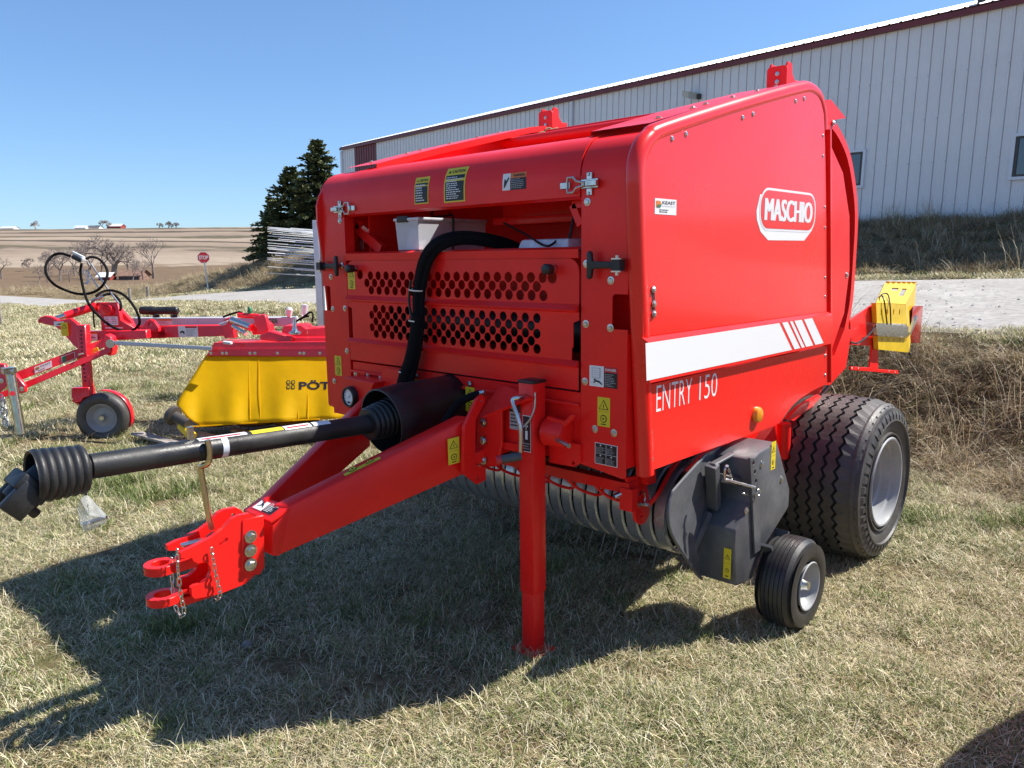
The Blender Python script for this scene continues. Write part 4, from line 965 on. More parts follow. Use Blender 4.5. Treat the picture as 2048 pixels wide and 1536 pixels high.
# front panels with punched holes
def holes_at(rows, r):
    return [ring(P(px, py, Y=YF), XAX, ZAX, r, 14) for px, py in rows]
def interp_row(a, b, n): return [(a[0] + (b[0] - a[0]) * k / (n - 1), a[1] + (b[1] - a[1]) * k / (n - 1)) for k in range(n)]
XA, XB = -3.312, -1.826
hs = []; r = 0.0215; p_ = 0.0617
for k in range(19):
    for row, (dz, off) in enumerate(((1.5285, 0.5), (1.4935, 0.0), (1.4585, 0.55))):
        x = -3.148 + (k + off) * p_
        if x < -2.0 and not (row == 1 and k > 18): hs.append(ring(V(x, YF, dz), XAX, ZAX, r if True else r, 14))
for x in (-3.202, -1.958): hs.append(ring(V(x, YF, 1.533 if x < -3 else 1.530), XAX, ZAX, 0.024, 14))
rr = rrect(V((XA + XB) / 2, YF, 1.513), XAX, ZAX, XB - XA, 0.176, 0.05)
mb = MB(); mb.plate([V(p.x, YF, max(p.z, 1.430) if p.z > 1.5 else 1.430) for p in rr], (0, -1, 0), 0.004, hs); up_panel = mb.build('upper_grille_panel', 'red', BAL)
hs = []; p2 = 0.0617
for k in range(18):
    for row in range(5):
        x = -3.118 + (k + (0.5 if row % 2 == 0 else 0.0)) * p2; z = 1.369 - row * 0.0305
        if x < -2.0: hs.append(ring(V(x, YF, z), XAX, ZAX, 0.0205, 12))
mb = MB(); mb.plate([V(XA + 0.03, YF, 1.215), V(XB - 0.035, YF, 1.215), V(XB - 0.035, YF, 1.265), V(XB, YF, 1.265) - V(0.028, 0, 0), V(XB - 0.028, YF, 1.36), V(XB, YF, 1.37), V(XB, YF, 1.398), V(XA, YF, 1.398), V(XA, YF, 1.375), V(XA + 0.03, YF, 1.365)], (0, -1, 0), 0.004, hs); mb.build('lower_grille_panel', 'red', BAL)
mb = MB(); mb.add([V(XA, YF, 1.19), V(XB, YF, 1.19), V(XB, YF, 1.102), V(XA, YF, 1.102)], [(0, 1, 2, 3)]); mb.add([V(XA, YF, 1.102), V(XB, YF, 1.102), V(XB, YF + 0.03, 1.100), V(XA, YF + 0.03, 1.100)], [(0, 1, 2, 3)]); mb.build('plain_panel', 'red', BAL)
for zt_, zb2 in ((1.430, 1.398), (1.216, 1.188)):                                # pressed horizontal ribs
    mb = MB(); zm = (zt_ * 0.35 + zb2 * 0.65)
    mb.add([V(XA, YF, zt_), V(XB, YF, zt_), V(XA, YF - 0.022, zm), V(XB, YF - 0.022, zm), V(XA, YF - 0.020, zm - 0.005), V(XB, YF - 0.020, zm - 0.005), V(XA, YF, zb2), V(XB, YF, zb2)], [(0, 1, 3, 2), (2, 3, 5, 4), (4, 5, 7, 6), (0, 2, 4, 6), (1, 7, 5, 3)])
    mb.build('pressed_rib', 'red', BAL)
# sill lip at the foot of the opening
mb = MB(); mb.add([V(XA, YF - 0.004, 1.602), V(XB, YF - 0.004, 1.602), V(XB, YF - 0.006, 1.635), V(XA, YF - 0.006, 1.635), V(XB, YF + 0.012, 1.644), V(XA, YF + 0.012, 1.644), V(XB, YF + 0.10, 1.640), V(XA, YF + 0.10, 1.640)], [(0, 1, 2, 3), (3, 2, 4, 5), (5, 4, 6, 7)]); mb.build('opening_sill', 'red', BAL, smooth=True, ang=50)
# lower frame plate
mb = MB(); mb.plate([V(XA, YF + 0.012, 0.815), V(XB, YF + 0.012, 0.815), V(XB, YF + 0.012, 1.092), V(XA, YF + 0.012, 1.092)], (0, -1, 0), 0.01); mb.box(((XA + XB) / 2, YF + 0.002, 1.045), (XB - XA, 0.012, 0.012)); lower = mb.build('lower_frame_plate', 'red', BAL, bevel=0.002, seg=1)
for (px, py) in ((711, 747), (736, 749), (761, 754), (834, 752), (886, 761), (939, 768)): bolt(P(px, py, Y=YF), r=0.007)
mb = MB(); mb.box(((XA + XB) / 2, YF + 0.055, 0.858), (XB - XA + 0.04, 0.09, 0.075)); mb.build('front_crossbeam', 'red', BAL, bevel=0.006)
# knobs, latches
for (px, py) in ((712, 537), (1108, 538)):
    c = P(px, py, Y=YF); mb = MB(); mb.lathe(c, (0, -1, 0), [(0, 0.014), (0.02, 0.014), (0.022, 0.019), (0.05, 0.021), (0.058, 0.016), (0.06, 0)], 20); k = mb.build('turn_knob', 'black_plastic', BAL, smooth=True)
    mb = MB(); mb.lathe(c + V(0, -0.004, 0), (0, -1, 0), [(0, 0.017), (0.014, 0.017)], 20); mb.build('knob_collar', 'zinc', k, smooth=True)
def toggle_latch(p, s):
    mb = MB(); mb.box(p + V(0.035 * s, -0.008, 0), (0.075, 0.010, 0.034)); mb.box(p + V(0.03 * s, -0.004, 0), (0.024, 0.006, 0.082)); mb.box(p + V(0.052 * s, -0.02, 0), (0.05, 0.016, 0.020)); o = mb.build('toggle_latch', 'zinc', BAL, bevel=0.002, seg=1)
    mb = MB(); pts = [p + V(x * s, -0.018, z) for x, z in ((0.02, 0.004), (-0.02, 0.012), (-0.035, 0.027), (-0.06, 0.027), (-0.064, 0.0), (-0.06, -0.027), (-0.035, -0.027), (-0.02, -0.012), (0.02, -0.004))]; mb.tube(pts, 0.0045, 8); mb.build('latch_loop', 'zinc', o, smooth=True)
    mb = MB(); mb.box(p + V(-0.08 * s, -0.006, 0), (0.045, 0.012, 0.024)); mb.build('latch_keeper', 'zinc', o, bevel=0.002, seg=1)
    bolt(p + V(0.03 * s, -0.006, 0.034), r=0.004, parent=o); bolt(p + V(0.03 * s, -0.006, -0.034), r=0.004, parent=o)
toggle_latch(P(1167, 369, Y=YF), 1); toggle_latch(P(688, 418, Y=YF), -1)
def strap_latch(p, s):
    mb = MB(); pts = [(-0.052, 0.046), (-0.042, 0.052), (-0.033, 0.045), (-0.028, 0.014), (0.03, 0.012), (0.075, 0.014), (0.075, -0.014), (0.03, -0.012), (-0.028, -0.014), (-0.033, -0.045), (-0.042, -0.052), (-0.052, -0.046)]
    mb.plate([p + V(x * s, -0.035, z) for x, z in pts], (0, -1, 0), 0.016); mb.box(p + V(-0.01 * s, -0.01, 0), (0.02, 0.04, 0.02)); o = mb.build('rubber_strap', 'black_plastic', BAL, bevel=0.003)
    mb = MB(); mb.box(p + V(0.09 * s, -0.03, 0.022), (0.04, 0.04, 0.005)); mb.box(p + V(0.09 * s, -0.03, -0.022), (0.04, 0.04, 0.005)); mb.cyl(p + V(0.088 * s, -0.04, -0.036), p + V(0.088 * s, -0.04, 0.034), 0.006, 8); mb.build('strap_bracket', 'zinc', o)
    mb = MB(); mb.box(p + V(0.088 * s, -0.033, 0), (0.034, 0.034, 0.038)); mb.build('strap_end', 'black_plastic', o)
strap_latch(P(1207, 530, Y=YF), 1); strap_latch(P(672, 532, Y=YF), -1)
# inside: chamber walls, shelf, braces
def inner_wall(x, side):
    top = [(2.42, 2.055), (3.70, 2.372), (3.84, 2.37), (3.95, 2.1), (4.15, 1.0), (3.6, 0.85), (2.42, 0.85)]
    mb = MB(); mb.plate(yz(top, x), (side, 0, 0), 0.012); return mb.build('chamber_wall', 'red', BAL)
inner_wall(-1.86, 1); inner_wall(-3.28, -1)
for side in (1, -1):                                                              # sloping top strips between wall and bead
    T = (lambda p: Vector(p)) if side > 0 else mirx; mb = MB(); pr_ = [(2.43, 2.070), (2.5, 2.090), (2.9, 2.200), (3.58, 2.372), (3.70, 2.392), (3.80, 2.375)]
    vs = []; fs = []
    for (y, z) in pr_: vs += [T(V(-1.875, y, z + 0.004)), T(V(-1.612, y, z + 0.004)), T(V(-1.875, y, z - 0.03))]
    for i in range(len(pr_) - 1): fs += [(3 * i, 3 * i + 1, 3 * i + 4, 3 * i + 3), (3 * i, 3 * i + 3, 3 * i + 5, 3 * i + 2)]
    mb.add(vs, fs); st = mb.build('top_strip', 'red', BAL)
    for y in (2.56, 2.80, 2.90, 3.12, 3.34, 3.52): z = interp(pr_, y); bolt(T(V(-1.66, y, z + 0.004)), (0, -0.25, 1), 0.009, st)
    # lifting hook bracket
    hx0, hx1 = (P(1533, 160, Y=3.84).x, P(1573, 160, Y=3.84).x) if side > 0 else (P(1077, 240, Y=3.84).x, P(1104, 240, Y=3.84).x)
    hz0, hz1 = (P(1550, 178, Y=3.84).z, P(1550, 133, Y=3.84).z) if side > 0 else (P(1090, 262, Y=3.84).z, P(1090, 222, Y=3.84).z)
    mb = MB(); mb.plate(rrect(V((hx0 + hx1) / 2, 3.84, (hz0 + hz1) / 2), XAX, ZAX, hx1 - hx0, hz1 - hz0, 0.018), (0, -1, 0), 0.012)
    prof = [(0, hz0), (0.14, hz0), (0.15, (hz0 + hz1) / 2), (0.10, (hz0 + hz1) / 2 - 0.005), (0.07, (hz0 + hz1) / 2 + 0.02), (0.06, hz1 + 0.015), (0.02, hz1 + 0.02), (0, hz1 - 0.01)]
    mb.plate([V(hx1 - 0.004, 3.846 + y, z) for y, z in prof], (1, 0, 0), 0.012); mb.plate([V(hx0 + 0.004, 3.846 + y, z) for y, z in prof], (-1, 0, 0), 0.012)
    o = mb.build('hook_bracket', 'red', BAL, bevel=0.002, seg=1)
    for dz in (0.3, 0.65): bolt(V(hx0 + (hx1 - hx0) * 0.55, 3.836, hz0 + (hz1 - hz0) * dz), r=0.006, parent=o)
mb = MB(); mb.box((XC, 2.66, 1.60), (1.40, 0.70, 0.01)); mb.box((XC, 2.98, 1.78), (1.40, 0.01, 0.36)); shelf = mb.build('inner_shelf', 'red', BAL)
mb = MB(); mb.box((XC, 2.80, 1.20), (1.40, 0.01, 0.82)); mb.build('inner_bulkhead', 'red', BAL)
mb = MB(); mb.box((XC, 2.56, 0.80), (1.60, 0.46, 0.01)); mb.build('sun_block_plate', 'dark_inside', BAL)  # unseen plate, added to stop sun leaking between lower frame and pickup
mb = MB(); mb.lathe((-3.26, 3.80, 1.42), (1, 0, 0), [(0, 0), (0, 0.74), (1.38, 0.74), (1.38, 0)], 40); mb.build('sun_block_drum', 'dark_inside', BAL, smooth=True, ang=40)  # added drum filling the chamber, blocks sun from passing through the baler
mb = MB(); mb.box((XC + 0.33, 2.70, 1.775), (0.80, 0.06, 0.035)); mb.box((XC + 0.33, 2.74, 1.81), (0.80, 0.006, 0.10)); mb.build('inner_crossbar', 'red', BAL, bevel=0.004)
mb = MB(); mb.tube([V(-3.28, 3.42, 2.27), V(-1.86, 3.42, 2.27)], 0.032, 16); mb.build('upper_crossbar', 'red', BAL, smooth=True)
for xa, xb, ya in ((-3.265, -2.74, 2.46), (-2.74, -2.60, 2.66), (-2.60, -1.875, 2.46)):  # added plates under the open top, keep sun out of the front opening
    mb = MB(); mb.box(((xa + xb) / 2, (ya + 3.30) / 2, 2.03), (xb - xa - 0.002, 3.30 - ya, 0.012)); mb.build('sun_block_cover', 'red', BAL)
mb = MB(); mb.box((XC, 3.74, 2.335), (1.40, 0.09, 0.07)); mb.build('upper_crossbeam', 'red', BAL, bevel=0.006)
mb = MB(); mb.bar(P(715, 455, Y=2.42), P(765, 500, Y=2.42), 0.03, 0.05); mb.bar(P(685, 448, Y=2.42), P(722, 450, Y=2.42), 0.03, 0.04); mb.build('diagonal_brace', 'red', BAL)
mb = MB(); mb.lathe(P(723, 500, Y=2.45), (0, 0, 1), [(0.005 * k, 0.013 + 0.003 * (k % 2)) for k in range(30)], 12); mb.build('coil_spring', 'steel', BAL, smooth=True)
mb = MB(); mb.bar(P(1147, 410, Y=2.4), P(1163, 450, Y=2.4), 0.02, 0.03); mb.bar(P(1147, 410, Y=2.4), P(1172, 406, Y=2.4), 0.02, 0.03); mb.build('side_bracket', 'red', BAL)
# drive shaft and rollers glimpsed behind the grille
mb = MB()
for z, y, r in ((1.30, 2.62, 0.10), (0.98, 2.60, 0.12)): mb.cyl(V(-3.27, y, z), V(-1.87, y, z), r, 20)
mb.build('chamber_rollers', 'black', BAL, smooth=True)
# twine lashings near the left hook
mb = MB()
for (px, py, D) in ((1060, 285, 0), (1098, 267, 0), (1086, 275, 0)):
    c = P(px, py, X=-3.18)
    for k in range(4): mb.tube(ring(c + V(0.02 * k - 0.03, 0.012 * k, 0.004 * math.sin(k * 2)), V(0.3, 0.9, 0).normalized(), ZAX, 0.030 + 0.004 * math.sin(k * 3), 12), 0.007, 6, closed=True)
tw = mb.build('twine_lashing', 'twine', BAL, smooth=True); tw['kind'] = 'stuff'
# decals on the hood and the columns
class HoodFlat(Flat):
    def __init__(s, x0): super().__init__(V(0, 0, 0), XAX, ZAX, V(0, -1, 0)); s.x0 = x0
    def pt(s, x, y, k=None): return hood_pt(s.x0 + x, y, 0.001 + 0.0009 * (k or s.lay))
    def rect(s, x, y, w, h, m, k=None):
        n = max(1, int(h / 0.03))
        for i in range(n): s.poly([(x, y + h * i / n), (x + w, y + h * i / n), (x + w, y + h * (i + 1) / n), (x, y + h * (i + 1) / n)], m, k)
def caution(px0, py0, px1, hgt, nl, seed):
    a = P(px0, py0, Y=YF); b = P(px1, py0, Y=YF); f = HoodFlat(a.x); w = b.x - a.x; s = a.z - 1.826
    f.rect(0, s, w, hgt, 'yellow_print', 1); f.rect(w * .06, s + hgt * .04, w * .88, hgt * .72, 'black_print', 2)
    f.lines(w * .12, s + hgt * .08, w * .76, hgt * .64, nl, 'white_print', 3, seed); f.text('CAUTION', w * .30, s + hgt * .82, hgt * .10, 'black_print', bold=0.02, w=w * .6, k=2); f.tri(w * .18, s + hgt * .855, hgt * .06, 'black_print', 2)
    f.build('caution_decal', BAL)
caution(830, 409, 858, 0.118, 7, 5); caution(889, 406, 931, 0.150, 11, 8)
f = HoodFlat(P(1006, 395, Y=YF).x); w = P(1053, 392, Y=YF).x - P(1006, 395, Y=YF).x; s = 0.045
f.rect(0, s, w * .33, .065, 'white_print', 1); f.poly([(w * .06, s + .012), (w * .1, s + .01), (w * .29, s + .045), (w * .27, s + .052), (w * .16, s + .035), (w * .12, s + .045), (w * .08, s + .04)], 'black_print', 2); f.rect(w * .34, s, w * .66, .045, 'black_print', 1); f.rect(w * .34, s + .046, w * .66, .019, 'orange_print', 1)
f.lines(w * .38, s + .004, w * .56, .04, 6, 'grey_print', 2, 4); f.text('WARNING', w * .46, s + .050, .010, 'black_print', bold=0.02, w=w * .48, k=2); f.build('warning_decal', BAL)
def warn(o, u, v, n, w, h, parent=None, two=True, seed=1, name='warning_decal'):
    f = Flat(o, u, v, n); f.rect(0, 0, w, h, 'yellow_print', 1); r = random.Random(seed)
    if h > w:
        f.tri(w / 2, h * .70, w * .44, 'black_print', 2); f.tri(w / 2, h * .70, w * .35, 'yellow_print', 3); f.rect(w * .47, h * .68, w * .06, h * .08, 'black_print', 4); f.disc(w * .5, h * .655, w * .035, 'black_print', 4, 8)
        f.rect(w * .08, h * .505, w * .84, h * .006, 'black_print', 2)
        f.disc(w * .5, h * .27, w * .26, 'black_print', 2); f.disc(w * .5, h * .27, w * .20, 'yellow_print', 3); f.disc(w * .5, h * .27, w * .07, 'black_print', 4, 10); f.rect(w * .3, h * .06, w * .4, h * .035, 'black_print', 2)
    else:
        f.tri(w * .72, h * .42, h * .44, 'black_print', 2); f.tri(w * .72, h * .42, h * .33, 'yellow_print', 3); f.rect(w * .705, h * .36, w * .03, h * .28, 'black_print', 4)
        f.disc(w * .26, h * .5, h * .36, 'black_print', 2); f.disc(w * .26, h * .5, h * .28, 'yellow_print', 3); f.disc(w * .26, h * .5, h * .1, 'black_print', 4, 10)
    return f.build(name, parent or BAL)
def wpx(tl, br, Y, **k):
    a = P(tl[0], br[1], Y=Y); b = P(br[0], br[1], Y=Y); c = P(tl[0], tl[1], Y=Y); return warn(a, XAX, ZAX, V(0, -1, 0), b.x - a.x, c.z - a.z, **k)
wpx((697, 536), (711, 578), YF); wpx((671, 711), (684, 750), YF + 0.004); wpx((1195, 793), (1220, 851), YF + 0.004)
def dpanel(tl, br, Y, kind):
    a = P(tl[0], br[1], Y=Y); w = P(br[0], br[1], Y=Y).x - a.x; h = P(tl[0], tl[1], Y=Y).z - a.z; f = Flat(a, XAX, ZAX, V(0, -1, 0))
    if kind == 'danger':
        f.rect(0, 0, w * .52, h, 'white_print', 1); f.rect(w * .53, 0, w * .47, h * .72, 'black_print', 1); f.rect(w * .53, h * .73, w * .47, h * .27, 'red_print', 1); f.text('DANGER', w * .58, h * .8, h * .12, 'white_print', bold=0.02, w=w * .38, k=2)
        f.lines(w * .56, h * .05, w * .4, h * .62, 8, 'grey_print', 2, 9)
        f.rect(w * .1, h * .4, w * .3, h * .5, 'grey_print', 2); f.rect(w * .12, h * .42, w * .26, h * .46, 'white_print', 3)
        for i in range(4): f.rect(w * .14, h * (.46 + .1 * i), w * .22, h * .012, 'grey_print', 4)
        f.poly([(w * .16, h * .14), (w * .24, h * .24), (w * .36, h * .20), (w * .46, h * .10), (w * .47, h * .14), (w * .38, h * .28), (w * .24, h * .32), (w * .15, h * .2)], 'black_print', 3); f.disc(w * .2, h * .33, h * .05, 'black_print', 3, 10)
    else:
        f.rect(0, 0, w, h, 'white_print', 1)
        for i in range(2):
            for j in range(2): f.rect(w * (.03 + .48 * i), h * (.03 + .48 * j), w * .46, h * .46, 'black_print', 2); f.lines(w * (.06 + .48 * i), h * (.06 + .48 * j), w * .4, h * .28, 5, 'grey_print', 3, i + 2 * j); f.disc(w * (.26 + .48 * i), h * (.42 + .48 * j), h * .04, 'white_print', 3, 8)
    f.build('danger_decal' if kind == 'danger' else 'notice_decal', BAL)
dpanel((1179, 730), (1235, 771), YF + 0.004, 'danger'); dpanel((1190, 884), (1235, 926), YF + 0.004, 'notice')
# ---- tailgate
tp = [P(px, py, X=-1.74) for px, py in ((1640, 262), (1655, 276), (1686, 346), (1699, 434), (1699, 540), (1688, 627), (1664, 698), (1640, 740), (1600, 740), (1600, 262))]
mb = MB(); mb.plate(tp, (1, 0, 0), 0.012); tg = mb.build('tailgate_side', 'red', BAL)
bolt(P(1693, 550, X=-1.74), (1, 0, 0), 0.010, tg)
tp2 = [(2 * XC - p.x, p.y, p.z) for p in tp]; mb = MB(); mb.plate(tp2, (-1, 0, 0), 0.012); mb.build('tailgate_side', 'red', BAL)
sh = [P(px, py, X=-1.80) for px, py in ((1648, 224), (1675, 250), (1700, 305), (1713, 380), (1716, 440), (1712, 520), (1706, 600), (1697, 650), (1684, 700), (1664, 735))]
sh = smooth_path(sh, 4); mb = MB(); vs = []; fs = []
for p in sh:
    t = 0.05 * (Vector((0, 4.3, 1.55)) - Vector((0, p.y, p.z))).normalized()
    vs += [p, p + t, V(2 * XC - p.x, p.y, p.z), V(2 * XC - p.x, p.y, p.z) + t]
for i in range(len(sh) - 1):
    o = 4 * i; fs += [(o, o + 1, o + 5, o + 4), (o + 2, o + 6, o + 7, o + 3), (o, o + 4, o + 6, o + 2), (o + 1, o + 3, o + 7, o + 5)]
mb.add(vs, fs); mb.build('tailgate_shell', 'red', BAL, smooth=True)
mb = MB(); q = [P(px, py, X=-1.72) for px, py in ((1651, 200), (1662, 199), (1692, 236), (1668, 240), (1668, 256), (1651, 262))]; mb.plate(q, (1, 0, 0), 0.02)
a = [P(px, py, X=-1.72) for px, py in ((1662, 199), (1692, 236), (1668, 240))]; mb.add([a[0], a[1], a[1] + V(-0.12, 0, 0), a[0] + V(-0.12, 0, 0)], [(0, 1, 2, 3)]); tb = mb.build('tailgate_bracket', 'red', BAL)
bolt(P(1667, 246, X=-1.715), (1, 0, 0), 0.009, tb)
mb = MB(); q = [P(px, py, X=-1.76) for px, py in ((1640, 700), (1668, 712), (1690, 655), (1704, 660), (1692, 735), (1660, 770), (1640, 770))]; mb.plate(q, (1, 0, 0), 0.03); mb.build('tailgate_foot', 'red', BAL)
# rear bracket that carries the chock, and its tail lamp board
rb = [P(px, py, X=-1.80) for px, py in ((1700, 640), (1749, 607), (1756, 690), (1757, 738), (1797, 741), (1797, 748), (1701, 740), (1701, 733), (1740, 735), (1744, 692), (1703, 690))]
mb = MB(); mb.plate(rb, (1, 0, 0), 0.012); rbr = mb.build('rear_bracket', 'red', BAL, bevel=0.002, seg=1)
for (px, py) in ((1704, 737), (1717, 737), (1778, 743), (1790, 745), (1717, 688), (1704, 686)): rivet(P(px, py, X=-1.79), r=0.006, parent=rbr)
q0 = P(1822, 612, X=-1.86); mb = MB(); mb.hexa([P(1818, 686, X=-1.82), P(1840, 686, X=-1.82), P(1840, 686, X=-2.06), P(1818, 686, X=-2.06)], [P(1826, 612, X=-1.82), P(1846, 612, X=-1.82), P(1846, 612, X=-2.06), P(1826, 612, X=-2.06)]); mb.build('tail_lamp_board', 'tail_red', BAL, bevel=0.004)
mb = MB(); b0, b1 = P(1760, 648, X=-1.74), P(1822, 652, X=-1.74)
mb.plate([P(1752, 648, X=-1.74), P(1816, 652, X=-1.74), P(1818, 673, X=-1.74), P(1754, 670, X=-1.74)], (1, 0, 0), 0.02); mb.bar(P(1818, 668, X=-1.76), P(1832, 634, X=-1.76), 0.02, 0.03); mb.build('clamp_bar', 'zinc', BAL)
# electric lead looped to the bracket
mb = MB(); mb.tube(smooth_path([P(1700, 684, X=-1.76), P(1715, 686, X=-1.74), P(1735, 672, X=-1.74), P(1752, 652, X=-1.75)], 5), 0.006, 6); mb.build('electric_lead', 'black', BAL, smooth=True)
# wheel chock, a thing of its own strapped to the bracket
def chock():
    x0, x1 = -1.98, -1.76
    o = P(1785, 700, X=-1.8); root = empty('wheel_chock', (o.x, o.y, o.z), 'yellow plastic wheel chock strapped behind the baler tailgate', 'wheel chock')
    Q = lambda px, py, x=x1: P(px, py, X=x)
    body = [(1753, 606), (1758, 603), (1770, 567), (1832, 567), (1829, 620), (1814, 704), (1757, 698)]
    fpl = [(1751, 605), (1810, 606), (1816, 652), (1819, 703), (1757, 700)]
    mb = MB(); mb.plate([Q(*p) for p in ((1752, 606), (1810, 609), (1815, 648), (1754, 646))], (1, 0, 0), 0.03,
        [ring(Q(1763 + 12 * k, 624), YAX, ZAX, 0.014, 10, 0.022) for k in range(4)])
    mb.plate([Q(*p) for p in ((1755, 672), (1818, 676), (1817, 705), (1757, 699))], (1, 0, 0), 0.03); front = mb.build('chock_face', 'yellow', root)
    # sloping ramp top going away from the viewer
    a, b = Q(1752, 605), Q(1811, 608); c, d = P(1832, 567, X=x0 + 0.02), P(1770, 566, X=x0 + 0.02)
    mb = MB(); n = (b - a).cross(d - a).normalized(); n = -n if n.z < 0 else n
    win = [a.lerp(b, 0.62).lerp(d.lerp(c, 0.62), 0.35), a.lerp(b, 0.78).lerp(d.lerp(c, 0.78), 0.35), a.lerp(b, 0.78).lerp(d.lerp(c, 0.78), 0.72), a.lerp(b, 0.62).lerp(d.lerp(c, 0.62), 0.72)]
    win2 = [a.lerp(b, s).lerp(d.lerp(c, s), t) for s, t in ((0.28, 0.6), (0.5, 0.6), (0.5, 0.75), (0.28, 0.75))]
    mb.plate([a, b, c, d], n, 0.012, [win, win2]); mb.build('chock_ramp', 'yellow', root)
    mb = MB(); e = P(1812, 700, X=x0); mb.plate([b, Q(1818, 704), P(1828, 640, X=x0 + 0.02), c], (0.3, 1, 0), 0.012); mb.build('chock_side', 'yellow', root)
    for k in range(6):
        t = (k + 0.5) / 6; m = MB(); p = d.lerp(c, t); m.box(p + n * 0.008, (0.03, 0.02, 0.012)); m.build('grip_tooth', 'yellow', root)
    for k in range(5):
        p = Q(1764 + 12 * k, 678); m = MB(); m.plate([p + V(0.002, -.012, -.012), p + V(0.002, .012, -.012), p + V(0.002, 0, .012)], (1, 0, 0), 0.001); m.build('triangle_recess', 'orange_print', front)
    m = MB(); m.tube(smooth_path([Q(1775, 655, x1 + .01), Q(1768, 600, x1 + .01), P(1762, 590, X=x1 - .05), P(1775, 588, X=x1 - .05), Q(1780, 610, x1 + .012), Q(1782, 655, x1 + .012)], 4), 0.005, 6); m.build('wire_clip', 'black', root, smooth=True)
chock()

